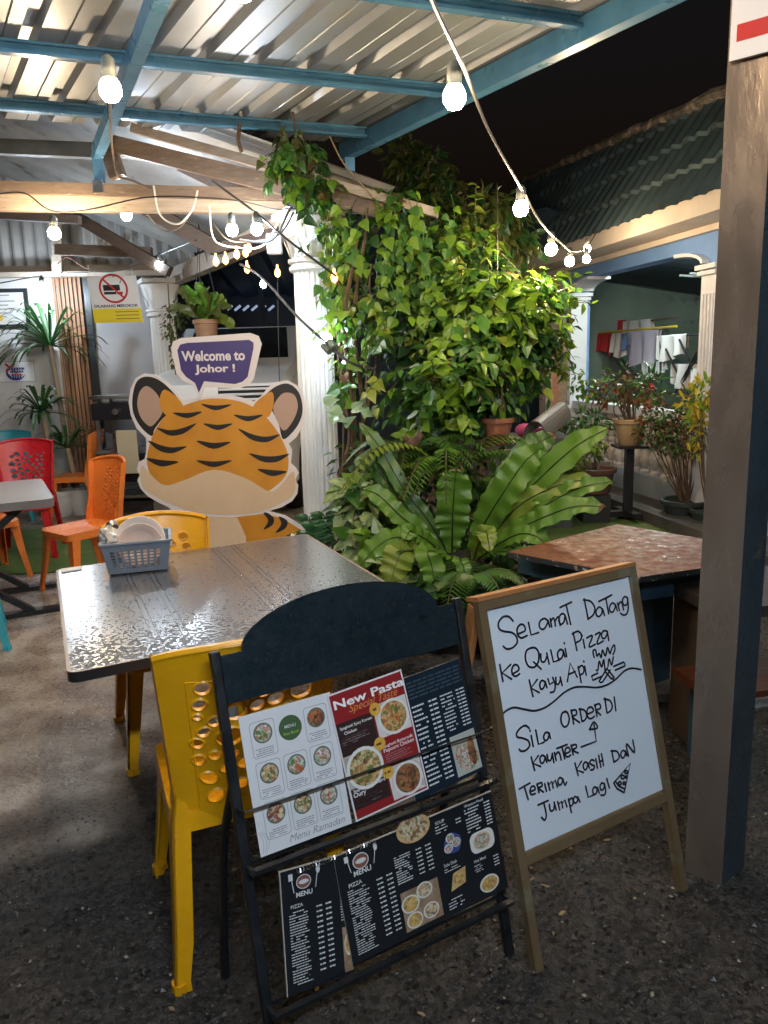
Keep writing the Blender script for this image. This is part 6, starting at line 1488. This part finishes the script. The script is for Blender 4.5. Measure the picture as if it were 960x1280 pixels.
# arching two tone fronds over the hanging pot side
# variegated pothos and dark leaves at the foot of the column
po = E('variegated_pothos', 'cream speckled pothos leaves at the foot of the column beside the table corner', 'plant', P(470, 690, 3.9).xy.to_3d())
mb = MB(); foliage(mb, [blob(470, 650, 3.95, 42, 42), blob(455, 620, 4.0, 30, 32), blob(490, 690, 3.75, 42, 34), blob(450, 690, 3.9, 26, 34), blob(520, 715, 3.5, 45, 25)], 300, .125, [VARI, VARI, VARI, LV1, LV2], wr=.7, down=.35, out=.8); mb.build('foliage', po)
mb = MB()
for k in range(9): mb.tube(smoothpath([P(470+rg.uniform(-20, 20), 740, 3.9), P(465+rg.uniform(-30, 30), 690, 3.9), P(465+rg.uniform(-40, 50), 640, 3.95)], 4), .005, LV2, 5)
mb.build('stem', po)
sp_ = E('starry_pothos', 'pale star shaped leaves against the vine stems', 'plant', P(425, 525, 4.6).xy.to_3d())
mb = MB()
PALE = leafm('pale_leaf', (.42, .55, .36), (.25, .42, .22))
for (x, y) in ((427, 512), (440, 512), (418, 520), (430, 532), (455, 508), (465, 516), (405, 505), (430, 625), (445, 617), (420, 632)):
    for k in range(2): leaf(mb, P(x, y, 4.4), V((rg.uniform(-1, 1), -.6, rg.uniform(-.5, .6))), V((rg.uniform(-.3, .3), -1, .5)), .10, .06, PALE)
mb.tube(smoothpath([P(425, 700, 4.45), P(428, 600, 4.45), P(430, 510, 4.42)], 5), .006, BARK, 5); mb.build('foliage', sp_)
zz = E('glossy_plant', 'dark glossy leaved plant between the standee and the column', 'plant', P(400, 700, 4.3).xy.to_3d())
mb = MB(); GL = mat('glossy_dark_leaf', (.012, .06, .018), .18, col2=(.02, .085, .025), scale=6, coat=.5)
for k in range(9):
    a = rg.uniform(-1, 1); c0, c1 = P(400, 745, 4.3), P(398+a*26, 640+rg.uniform(-5, 40), 4.25+rg.uniform(-.15, .1)); pts = smoothpath([c0, c0.lerp(c1, .6) + ZU*.05, c1], 4); mb.tube(pts, .005, LV2, 5)
    for i in range(3, len(pts)):
        for sg in (-1, 1): leaf(mb, pts[i], V((sg, -.3, .35)), V((0, -.8, .6)), .085, .038, GL, OVATE)
mb.build('foliage', zz)
# dark undergrowth filling the bed
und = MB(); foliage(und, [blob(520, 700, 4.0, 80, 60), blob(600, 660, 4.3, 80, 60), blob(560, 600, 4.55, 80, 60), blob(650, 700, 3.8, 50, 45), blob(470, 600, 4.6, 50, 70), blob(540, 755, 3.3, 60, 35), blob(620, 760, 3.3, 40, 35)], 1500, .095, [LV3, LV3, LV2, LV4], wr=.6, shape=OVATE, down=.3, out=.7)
tag(und.build('undergrowth'), 'dark leafy undergrowth filling the planting bed', 'undergrowth', kind='stuff')

# --- potted plants
def pot(mb, c, r0, r1, h, m):
    mb.lathe([(r0*.9, 0), (r0, .01), (r1*.97, h*.82), (r1*1.08, h*.83), (r1*1.1, h*.98), (r1*1.0, h), (r1*.93, h*.97), (r1*.9, h*.85), (.004, h*.84)], c, m, 28)
def potted(name, label, cat, base, r0, r1, h, pm, fol, stems=None):
    t = E(name, label, cat, base); mb = MB(); pot(mb, base, r0, r1, h, pm); mb.build('pot', t, True)
    mb = MB(); mb.lathe([(r1*.88, 0), (.003, .015)], base + ZU*h*.85, SOIL, 16); mb.build('soil', t)
    mb = MB(); fol(mb); mb.build('foliage', t)
    if stems:
        mb = MB(); stems(mb); mb.build('stem', t, True)
    return t
def stemset(base, top, n, sp_r, r_=.006, m=BARK):
    def f(mb):
        for k in range(n):
            a = rg.uniform(0, 6.28); e = top + V((math.cos(a), math.sin(a), 0))*sp_r*rg.random() + ZU*rg.uniform(-.1, .1); b = base + V((math.cos(a), math.sin(a), 0))*.03
            mid = b.lerp(e, .5) + rv()*.05; pts = smoothpath([b, mid, e], 4); mb.tube(pts, [r_*(1-.6*i/(len(pts)-1)) for i in range(len(pts))], m, 5)
    return f
hb_ = P(622, 556, 4.25)
t = potted('hanging_pot_plant', 'dark leafy plant in a hanging terracotta pot under the shrub', 'potted plant', hb_, .055, .085, .15, TERRA, lambda mb: foliage(mb, [blob(600, 505, 4.3, 40, 30), blob(628, 500, 4.25, 34, 22)], 260, .075, [LV2, LV3, LV3, LV1], shape=OVATE, wr=.5, down=.8), stemset(hb_ + ZU*.12, hb_ + ZU*.3, 9, .2))
mb = MB()
for a in (0, 2.1, 4.2): mb.tube([hb_ + V((.08*math.cos(a), .08*math.sin(a), .15)), hb_ + ZU*.75], .002, CORD, 4)
mb.tube([hb_ + ZU*.75, hb_ + ZU*1.35], .002, CORD, 4); mb.build('hanger', t)
# potted bush on a stand
s0 = P(787, 556, 6.8)
st_ = E('plant_stand', 'black square plant stand holding the buff pot', 'plant stand', V((s0.x, s0.y, 0)))
mb = MB(); mb.box((s0.x, s0.y, s0.z-.012), (.26, .26, .022), DK); mb.build('top', st_)
mb = MB(); mb.box((s0.x, s0.y, s0.z/2), (.07, .07, s0.z-.02), DK); mb.build('column', st_)
mb = MB(); mb.box((s0.x, s0.y, .07), (.50, .08, .05), DK, (ang(10), ang(100), ZU)); mb.box((s0.x, s0.y, .072), (.08, .40, .045), DK, (ang(10), ang(100), ZU))
for sg in (-1, 1): mb.box(V((s0.x, s0.y, .03)) + ang(10)*sg*.22, (.06, .06, .06), DK)
mb.build('foot', st_)
BUFF = mat('buff_pot', (.42, .28, .15), .7, col2=(.34, .21, .11), scale=6)
potted('potted_bush', 'red and green leaved bush in a buff pot on the black stand', 'potted plant', s0, .096, .136, .232, BUFF,
       lambda mb: (foliage(mb, [blob(775, 482, 6.8, 36, 26), blob(795, 490, 6.75, 30, 22), blob(755, 490, 6.85, 25, 18)], 330, .062, [LVR, LVR, LV2, LV4], shape=OVATE, wr=.42, down=.3, out=.7), foliage(mb, [blob(735, 485, 6.9, 24, 16), blob(722, 475, 6.9, 14, 14)], 80, .055, [LV2, LV1], wr=.7)), stemset(s0 + ZU*.18, P(783, 490, 6.8), 16, .2, .008))
s1 = P(742, 616, 6.8)
potted('pot_plant', 'small green shrub in a wide brown pot below the plant stand', 'potted plant', s1, .14, .18, .23, mat('brown_pot', (.16, .065, .045), .7, col2=(.11, .05, .035), scale=6), lambda mb: foliage(mb, [blob(708, 578, 6.4, 30, 18), blob(735, 562, 6.6, 26, 14)], 300, .055, [LV4, LV1, LV4], wr=.7), stemset(s1 + ZU*.16, P(730, 567, 6.7), 8, .15))
mb = MB(); mb.box((s1.x, s1.y, s1.z/2), (.24, .24, s1.z-.004), mat('grey_block', (.035, .035, .033), .9, bump=.3, scale=8)); tag(mb.build('concrete_block'), 'grey concrete block under the wide brown pot', 'block')
s2 = PZ(855, 656)
potted('rose_bush', 'thin bare stemmed bush in a dark pot before the balustrade', 'potted plant', V((s2.x, s2.y, 0)), .13, .19, .23, mat('dark_green_pot', (.03, .04, .035), .6),
       lambda mb: foliage(mb, [blob(835, 515, 6.5, 36, 28), blob(850, 545, 6.5, 38, 26), blob(820, 540, 6.5, 26, 22)], 900, .048, [LV3, LV4, LVR, LV2], shape=OVATE, wr=.55, down=.1, inner=.1), stemset(V((s2.x, s2.y, .2)), P(845, 535, 6.5), 26, .32, .007))
s3 = PZ(884, 668)
potted('croton', 'yellow leaved croton beside the steel post', 'potted plant', V((s3.x+.05, s3.y+.1, 0)), .11, .15, .2, mat('dark_green_pot', (.03, .04, .035), .6),
       lambda mb: foliage(mb, [blob(872, 500, 6.1, 22, 18), blob(885, 488, 6.1, 20, 16), blob(880, 520, 6.1, 18, 14), blob(878, 545, 6.1, 12, 10), blob(868, 566, 6.1, 8, 6)], 250, .10, [LVY, LVY, LVY, LV1], shape=LANCE, wr=.3, down=.0, out=.9), stemset(V((s3.x+.05, s3.y+.1, .17)), P(878, 525, 6.1), 9, .1, .008))
s4 = P(722, 572, 7.3)
t = E('fern_planter', 'low trough of small ferns on the ground beside the far arch column', 'potted plant', V((s4.x, s4.y, 0)))
mb = MB(); mb.box((s4.x, s4.y, s4.z/2), (.75, .3, s4.z), mat('trough_concrete', (.22, .19, .17), .8), (FH.X, FH.N, ZU)); mb.build('trough', t)
mb = MB(); foliage(mb, [blob(720, 532, 7.2, 34, 18), blob(745, 528, 7.2, 20, 12)], 340, .09, [LV2, LV3], shape=LANCE, wr=.3, down=.5, out=.8); mb.build('foliage', t)
# small red flowered plant on the railing
s5 = FH(hx(815, 505)[0], zR, .03)
potted('flower_pot', 'small spiky plant with a red flower in a pot on the balustrade rail', 'potted plant', s5, .05, .07, .10, TERRA, lambda mb: (foliage(mb, [(s5 + ZU*.24, .13, .13, .12, 1)], 60, .16, [LV2, LV3], shape=LANCE, wr=.15, down=.1, out=1), foliage(mb, [(s5 + V((-.02, -.05, .17)), .03, .03, .05, 1)], 14, .05, [mat('red_flower', (.5, .03, .02), .5)], shape=OVATE)))

# --- dracaena palms by the shop wall
def dracaena(x, y, Y, hb, label, nL, Lf):
    c = P(x, y, Y); t = E('dracaena', label, 'potted plant', V((c.x, c.y, 0)))
    mb = MB(); mb.tube(smoothpath([V((c.x+.08, c.y, .25)), V((c.x+.05, c.y, c.z*.5)), c], 5), .028, mat('cane_stem', (.36, .27, .17), .7, col2=(.26, .19, .12), scale=12, stretch=(1, 1, 6)), 8); mb.build('trunk', t, True)
    mb = MB()
    for k in range(nL):
        a = rg.uniform(0, 6.28); el = rg.uniform(-.1, 1.2); d = V((math.cos(a)*math.cos(el), math.sin(a)*math.cos(el), math.sin(el))); l = Lf*rg.uniform(.7, 1.1); pts = [c, c + d*l*.45, c + d*l*.8 - ZU*l*.10, c + d*l - ZU*l*.32]
        cc = smoothpath(pts, 4); n = len(cc); s_ = d.cross(ZU).normalized(); L_ = []
        for i, p in enumerate(cc): w_ = .016*math.sin(math.pi*(.12+.88*(1-i/(n-1)))/1.0*.9+.1) if i < n-1 else .001; L_.append((p+s_*w_, p-ZU*.004, p-s_*w_))
        mb.mesh([q for tr_ in L_ for q in tr_], [f for i in range(n-1) for f in ((3*i, 3*i+1, 3*i+4, 3*i+3), (3*i+1, 3*i+2, 3*i+5, 3*i+4))], PALM)
    mb.build('crown', t)
    mb = MB(); pot(mb, V((c.x+.08, c.y, 0)), .11, .15, .28, mat('white_pot', (.62, .60, .57), .5)); mb.build('pot', t, True)
dracaena(63, 432, 8.0, 0, 'tall dracaena with drooping leaves before the white wall', 80, .62)
dracaena(52, 515, 7.8, 0, 'shorter dracaena below the wall poster', 60, .42)
dracaena(84, 560, 7.9, 0, 'lowest dracaena beside the slatted wood pillar', 55, .40)

# --- hanging nest fern on the left column, with trailing creeper
hp = P(258, 414, 7.0)
t = E('hanging_nest_fern', 'nest fern in a wooden hanging pot above the speech bubble', 'potted plant', hp)
mb = MB(); pot(mb, hp - ZU*.12, .085, .105, .22, wood('pot_wood', (.34, .19, .10), (.24, .13, .07))); mb.build('pot', t, True)
mb = MB()
for (x, y, W_, mt_) in ((243, 358, .09, FERN), (272, 372, .09, FERN), (280, 372, .06, FERNY), (222, 362, .08, LV4), (262, 405, .07, FERN), (293, 410, .07, FERNY), (208, 388, .06, LV4), (235, 375, .08, LV4), (290, 385, .05, LV4), (252, 352, .05, FERN), (262, 360, .05, LV4), (228, 358, .05, FERN), (284, 378, .045, FERNY), (240, 380, .06, FERN), (275, 395, .05, LV4)):
    e = P(x, y, 6.8+rg.uniform(-.1, .2)); strap(mb, [hp + ZU*.1, (hp + ZU*.1).lerp(e, .6) + ZU*.05, e], W_*1.4, mt_, V((0, -1, .5)).normalized(), rib=False)
mb.build('frond', t)
mb = MB()
for a in (0, 2.1, 4.2): mb.tube([hp + V((.13*math.cos(a), .13*math.sin(a), .11)), hp + ZU*.9], .003, CORD, 4)
mb.build('hanger', t)
t = E('trailing_creeper', 'thin leaved creeper trailing down the left fluted column', 'vine', P(218, 460, 7.6))
mb = MB(); foliage(mb, [blob(215, 410, 7.5, 13, 34), blob(220, 440, 7.5, 9, 24), blob(226, 395, 7.4, 10, 14)], 240, .05, [LV4, LV3, LV4], wr=.7, inner=.1); mb.tube(smoothpath([P(210, 355, 7.5), P(214, 420, 7.5), P(220, 470, 7.5)], 4), .006, BARK, 5); mb.build('foliage', t)
# planting in front of the carport
mb = MB(); foliage(mb, [blob(345, 440, 10.5, 26, 22), blob(300, 450, 10.5, 22, 18)], 420, .11, [LV2, LV3, LV4], wr=.5, shape=OVATE); foliage(mb, [blob(352, 468, 10.2, 16, 14)], 110, .10, [LVR, mat('pink_leaf', (.32, .12, .12), .5)], shape=OVATE, wr=.5)
mb.tube([P(345, 560, 10.5).xy.to_3d(), P(345, 440, 10.5)], .03, BARK, 6); mb.tube([P(300, 560, 10.5).xy.to_3d(), P(300, 450, 10.5)], .03, BARK, 6)
tag(mb.build('carport_bush'), 'green and pinkish bush in front of the dark blue carport', 'shrub')

# ================================================================ LAUNDRY AND YARD CLUTTER
def lf(depth): return frame(FH(0, 0, -depth), FH.X, ZU)
L1 = lf(.95); pole_a, pole_b = L1.uv(733, 417), L1.uv(846, 408)
mb = MB(); mb.tube([L1(*pole_a), L1(*pole_b)], .014, mat('yellow_pole', (.50, .36, .04), .4), 8); tag(mb.build('laundry_pole', None, True), 'yellow pole carrying the washing under the arch', 'pole')
mb = MB(); mb.tube([L1(pole_a[0], pole_a[1]+.10, -.30), L1(pole_b[0]-.5, pole_b[1]+.12, -.30)], .012, BARK, 6); tag(mb.build('rear_laundry_pole', None, True), 'thin brown pole behind the yellow laundry pole', 'pole')
def cloth(fr, x0, x1, ytop, ybot, m, label, w0=.0, name='towel', seed=1, hemvar=.04):
    a, b = fr.uv(x0, ytop), fr.uv(x1, ybot); u0, u1 = sorted((a[0], b[0])); v1, v0 = a[1], b[1]; rr_ = random.Random(seed); ph_ = rr_.uniform(0, 6)
    nu, nv = 22, 12; mb = MB()
    for side, dv, off in ((0, 1.0, .018), (1, .72, -.018)):
        vs = []
        for j in range(nv+1):
            for i in range(nu+1):
                t = i/nu; s_ = j/nv; u = u0+(u1-u0)*(t + .04*math.sin(t*7+ph_)*s_); hem = hemvar*math.sin(t*5+ph_)
                v = v1 - (v1-v0-hem*s_)*s_*dv
                vs.append(fr(u, v, w0 + off + .034*math.sin(t*15+ph_)*s_ + .012*math.sin(t*31+ph_*2)*s_))
        W_ = nu+1; mb.mesh(vs, [(j*W_+i, j*W_+i+1, (j+1)*W_+i+1, (j+1)*W_+i) for j in range(nv) for i in range(nu)], m)
    mb.mesh([fr(u0+(u1-u0)*(i/22 + 0), v1+.004*(k == 1), w0+(.018, 0, -.018)[k]) for i in range(23) for k in range(3)], [(3*i+k, 3*i+k+1, 3*i+4+k, 3*i+3+k) for i in range(22) for k in range(2)], m)
    tag(mb.build(name, None, True), label, 'laundry')
CR = mat('red_cloth', (.42, .02, .025), .9); CWH = mat('cream_cloth', (.52, .46, .42), .9, col2=(.60, .55, .5), scale=8); CLI = mat('lilac_cloth', (.38, .34, .42), .9); CBL = mat('blue_cloth', (.10, .16, .30), .9); CLW = mat('white_cloth', (.55, .56, .58), .9)
cloth(L1, 744, 766, 418, 441, CR, 'red towel hung over the yellow pole', .0, seed=2)
cloth(L1, 766, 783, 417, 444, CWH, 'cream cloth hung beside the red towel', .0, seed=3)
cloth(L1, 735, 745, 418, 448, CWH, 'narrow cream cloth at the left end of the yellow pole', .0, seed=4)
cloth(L1, 780, 796, 417, 434, CBL, 'blue cloth hung on the yellow pole', .02, seed=5)
cloth(L1, 789, 827, 415, 456, CLI, 'wide lilac towel hanging lowest on the yellow pole', .03, seed=6)
L2 = lf(1.25)
cloth(L2, 735, 753, 405, 425, CWH, 'pale cloth on the rear pole at the left', .0, seed=7); cloth(L2, 753, 780, 403, 420, CR, 'red cloth on the rear pole', .0, seed=8); cloth(L2, 780, 814, 402, 418, CLW, 'white cloth on the rear pole', .0, seed=9)
L3 = lf(.6)
cloth(L3, 828, 864, 420, 447, CLW, 'white towel folded over the black drying rack', .05, seed=10); cloth(L3, 846, 884, 455, 482, CLW, 'white towel low on the black drying rack', .05, seed=11); cloth(lf(.9), 804, 830, 452, 470, CLW, 'white cloth hanging low behind the lilac towel', .0, seed=12)
dr = E('drying_rack', 'black folding drying rack with crossed legs under the arch', 'drying rack', L3(*L3.uv(860, 480)).xy.to_3d())
for (a, b) in (((841, 436), (868, 496)), ((886, 436), (856, 486)), ((858, 424), (884, 486)), ((880, 440), (850, 492))):
    mb = MB(); mb.tube([L3(*L3.uv(*a), .08), L3(*L3.uv(*b), .06)], .012, STEELB, 6); mb.build('leg', dr, True)
mb = MB(); mb.tube([L3(*L3.uv(828, 420), .05), L3(*L3.uv(890, 418), .05)], .009, STEELB, 6); mb.tube([L3(*L3.uv(846, 455), .05), L3(*L3.uv(890, 453), .05)], .009, STEELB, 6); mb.tube([L3(*L3.uv(831, 420), .05), L3(*L3.uv(831, 500), .05)], .012, STEELB, 6); mb.build('rail', dr, True)
# leaning planks, chute, shoe by the cream pilaster
for i, (xb, xt, lab) in enumerate(((684, 689, 'grey plank leaning by the cream pilaster'), (692, 697, 'reddish plank leaning between the other two'), (701, 704, 'brown plank leaning nearest the cream pilaster'))):
    b_, t_ = P(xb, 545, 7.6), P(xt, 425, 8.0); b_.z = .02
    mb = MB(); mb.beam(b_, t_, .085, .025, [wood('grey_plank', (.26, .22, .19), (.16, .13, .11)), wood('red_plank', (.30, .12, .06), (.18, .08, .05)), TIMBERB][i], V((0, 1, 0))); tag(mb.build('leaning_plank'), lab, 'plank', 'planks leaning by the pilaster')
mb = MB(); a, b = P(668, 545, 6.4), P(700, 520, 6.8); n_ = 12; vs = []
for i in range(n_+1):
    t = i/n_*math.pi; 
    for e in (a, b): vs.append(e + V((-.10*math.cos(t), .0, .10*math.sin(t)*1.5)) + ZU*-.03)
mb.mesh(vs, [(2*i, 2*i+1, 2*i+3, 2*i+2) for i in range(n_)], mat('grey_metal_hood', (.22, .20, .19), .5, metal=.4)); mb.mesh([V(v)+V((0, 0, .006)) for v in vs], [(2*i, 2*i+2, 2*i+3, 2*i+1) for i in range(n_)], mat('grey_metal_hood', (.22, .20, .19), .5))
tag(mb.build('metal_hood'), 'curved grey metal hood lying by the cream pilaster', 'scrap')
mb = MB(); a = P(640, 545, 6.8); mb.box((a.x, a.y, a.z/2), (.95, .6, a.z), mat('grey_yard_slab', (.09, .09, .088), .7, col2=(.055, .055, .055), scale=5)); tag(mb.build('yard_block'), 'low grey slab behind the hanging pot', 'slab')
mb = MB(); c = P(662, 520, 6.75); c.z = a.z+.055
bm = bmesh.new(); bmesh.ops.create_uvsphere(bm, u_segments=14, v_segments=8, radius=1); mb.bm(bm, mat('pink_plastic', (.60, .10, .28), .4), lambda p: c + V((p.x*.13, p.y*.05, p.z*.045*(1.2-.5*p.x)))); 
tag(mb.build('pink_shoe', None, True), 'bright pink shoe on the low grey slab', 'shoe')

# ================================================================ LIGHT STRINGS
def cable(pts, label, r_=.0045, m=CORD, n=8, cat='cable'):
    mb = MB(); mb.tube(smoothpath(pts, n), r_, m, 6); return tag(mb.build('cable', None, True), label, cat)
BR = [((568, 122), 2.30, 14, .032, 'warm bulb hanging nearest on the right light string'), ((651, 261), 3.40, 18, .032, 'warm bulb above the lit shrub on the right light string'), ((689, 312), 4.30, 24, .032, 'warm bulb over the shrub edge on the right light string'),
      ((712, 327), 5.5, 17, .032, 'small warm bulb left of the pair near the house arch'), ((733, 324), 6.5, 14, .03, 'lower bulb of the pair near the house arch'), ((734, 311), 6.9, 14, .03, 'upper bulb of the pair near the house arch')]
for (x, y), Y, w_, r_, lab in BR: bulb(P(x, y, Y), w_, lab, True, r_)
pts = [P(505, -90, 1.55), P(540, 0, 1.9), P(580, 84, 2.28)]
cable([P(480, -160, 1.4), P(540, 0, 1.95), P(579, 84, 2.28), P(612, 165, 2.8), P(653, 238, 3.38), P(672, 272, 3.85), P(692, 296, 4.28), P(704, 306, 4.9), P(714, 314, 5.45), P(727, 313, 6.2), P(737, 304, 6.7), P(747, 288, 7.2)], 'grey cable of the right light string running from the roof to the house', .0055, mat('grey_cable', (.16, .145, .13), .5), 10)
# unseen bulb added for light above the viewer, where the string runs on
bulb(EYE + V((-.12, .95, 1.02)), 12, 'unseen warm bulb added on the right string over the approach', True)
BL = [((138, 113), 2.5, 13, True, .033, 'warm bulb hanging under the blue rafter'), ((68, 292), 4.85, 26, True, .036, 'warm bulb hung from the timber beam at the left'), ((158, 269), 5.5, 30, False, .036, 'cool white bulb behind the timber beam'), ((200, 332), 7.0, 30, False, .036, 'cool white bulb above the no smoking banner'),
      ((53, 359), 7.9, 26, False, .036, 'cool white bulb in front of the white shop wall'), ((290, 288), 4.75, 9, True, .034, 'warm bulb among tangled cords under the beam'), ((321, 287), 4.7, 10, False, .034, 'cool white bulb among tangled cords under the beam'), ((303, -15), 2.3, 13, True, .033, 'warm bulb at the top edge of the roof')]
for (x, y), Y, w_, wm_, r_, lab in BL: bulb(P(x, y, Y), w_, lab, wm_, r_)
# spot on the column
lp_ = E('clamp_lamp', 'cool white clamp lamp shining on the vine column', 'lamp', P(410, 422, 4.55))
mb = MB(); c = P(408, 424, 4.62); bm = bmesh.new(); bmesh.ops.create_icosphere(bm, subdivisions=3, radius=.034); mb.bm(bm, mat('clamp_lamp_glass', (.9, .9, .9), .3, emit=COOL, estr=6/(math.pi*4*math.pi*.034**2)), lambda p: c + p); mb.build('glass', lp_, True)
mb = MB(); mb.tube([P(412, 428, 4.56), P(419, 436, 4.5)], .026, SOCK, 10); mb.tube([P(404, 432, 4.55), P(412, 440, 4.5)], .018, SOCK, 8); mb.build('socket', lp_, True)
# small amber fairy lights
AMB = mat('amber_fairy_glass', (.9, .6, .3), .3, emit=(1.0, .38, .08), estr=7)
for i, (x, y, lab) in enumerate(((270, 327, 'leftmost amber fairy light under the side beam'), (282, 325, 'amber fairy light second from the left under the side beam'), (296, 318, 'amber fairy light in the middle of the small row'), (307, 316, 'amber fairy light just left of the tangled cords'), (311, 310, 'amber fairy light highest in the small row'), (309, 336, 'amber fairy light hanging lowest of the small row'), (347, 341, 'amber fairy light hanging beside the white column'), (418, 347, 'amber fairy light among leaves on the white column'))):
    c = P(x, y, 5.3 if x < 400 else 4.6); mb = MB(); mb.lathe([(.001, -.03), (.016, -.018), (.02, 0), (.014, .02), (.006, .03), (.006, .05), (.001, .052)], c, AMB, 10)
    tag(mb.build('fairy_light', None, True), lab, 'fairy light', 'amber fairy lights')
c = P(329, 355, 5.6); mb = MB(); mb.lathe([(.001, -.03), (.018, -.018), (.022, 0), (.016, .02), (.006, .03), (.001, .045)], c, mat('white_fairy_glass', (.9, .9, .9), .3, emit=COOL, estr=60), 10); tag(mb.build('fairy_light', None, True), 'white fairy light hanging over the van', 'fairy light')
cable([P(-60, 250, 4.85), P(0, 242, 4.85), P(32, 242, 4.84), P(64, 263, 4.85), P(110, 262, 4.85), P(190, 246, 4.82), P(290, 250, 4.82), P(350, 262, 4.82), P(378, 250, 4.85)], 'black cable looping along the timber beam with the warm bulb')
cable([P(138, 86, 2.5), P(134, 70, 2.52), P(128, 95, 2.5), P(137, 105, 2.5)], 'short dark cord holding the bulb under the rafter', .004)
cable([P(136, 92, 2.52), P(140, 180, 4.6), P(147, 218, 4.85), P(165, 226, 4.85), P(190, 236, 4.85)], 'brown cord running from the rafter down to the beam', .006, TIMBERB)
cable([P(192, 232, 4.84), P(200, 268, 4.82), P(222, 280, 4.8), P(240, 262, 4.82), P(247, 238, 4.84)], 'white cable loop hanging from the timber beam', .006, CORDW)
cable([P(184, 268, 4.9), P(205, 288, 4.86), P(226, 283, 4.86), P(245, 255, 4.86)], 'grey cable loop below the white loop', .005, mat('grey_cable', (.16, .145, .13), .5))
cable([P(262, 258, 4.85), P(268, 300, 4.8), P(300, 310, 4.8), P(330, 306, 4.8), P(352, 270, 4.84)], 'white cable ring among the tangled cords', .005, CORDW)
cable([P(300, 300, 4.8), P(340, 300, 4.8), P(362, 262, 4.8), P(372, 252, 4.8)], 'thick black cable bunched at the beam end', .008)
cable([P(262, 272, 4.86), P(285, 300, 4.83), P(318, 302, 4.83), P(352, 290, 4.83), P(374, 250, 4.84)], 'second black cable bunched at the beam end', .006)
cable([P(265, 226, 4.8), P(318, 265, 4.7), P(360, 300, 4.6), P(420, 345, 4.5)], 'black cable running from the beam down into the vine', .007)
cable([P(300, 330, 5.4), P(328, 348, 5.0), P(372, 396, 4.7), P(412, 432, 4.52), P(436, 452, 4.4), P(470, 462, 4.3)], 'black cable sloping across the column to the clamp lamp', .008)
cable([P(-20, 358, 8.0), P(50, 345, 8.0), P(110, 340, 7.8), P(150, 338, 7.5), P(200, 318, 7.0), P(245, 300, 6.4)], 'thin black cable with the cool bulbs along the shop front', .006)
cable([P(72, 330, 7.9), P(85, 322, 7.9), P(110, 336, 7.8), P(150, 338, 7.7), P(185, 322, 7.4)], 'thin reddish cord sagging above the banner', .004, mat('red_cord', (.35, .10, .07), .6))
cable([P(347, 340, 5.3), P(348, 420, 5.3), P(350, 505, 5.3)], 'thin cord hanging straight beside the white column', .003)
mb = MB(); c = P(372, 252, 4.80)
for k in range(5): mb.tube(smoothpath([c + V((rg.uniform(-.09, .09), rg.uniform(-.03, .0), rg.uniform(-.05, .05))) for _ in range(6)], 5, True), .006, CORD, 6)
tag(mb.build('cable_knot', None, True), 'knot of black cable tied round the beam end', 'cable')
mb = MB(); c = P(343, 305, 4.9); mb.box(c, (.09, .06, .12), mat('white_adapter', (.65, .65, .63), .4), bev=.01); tag(mb.build('power_adapter'), 'white power adapter hanging from the tangled cords', 'adapter')

# leaf litter and scraps by the boards
mb = MB(); DRY = mat('dry_leaf', (.30, .22, .10), .8, col2=(.18, .12, .06), scale=20)
for k in range(70):
    x, y = rg.uniform(-.6, 1.6), rg.uniform(1.2, 3.0); leaf(mb, V((x, y, .006)), V((rg.uniform(-1, 1), rg.uniform(-1, 1), .05)), V((rg.uniform(-.3, .3), rg.uniform(-.3, .3), 1)), rg.uniform(.012, .03), rg.uniform(.006, .013), DRY, LANCE, .2, .1)
tag(mb.build('leaf_litter'), 'dry leaf scraps scattered on the wet ground', 'leaf litter', kind='stuff')
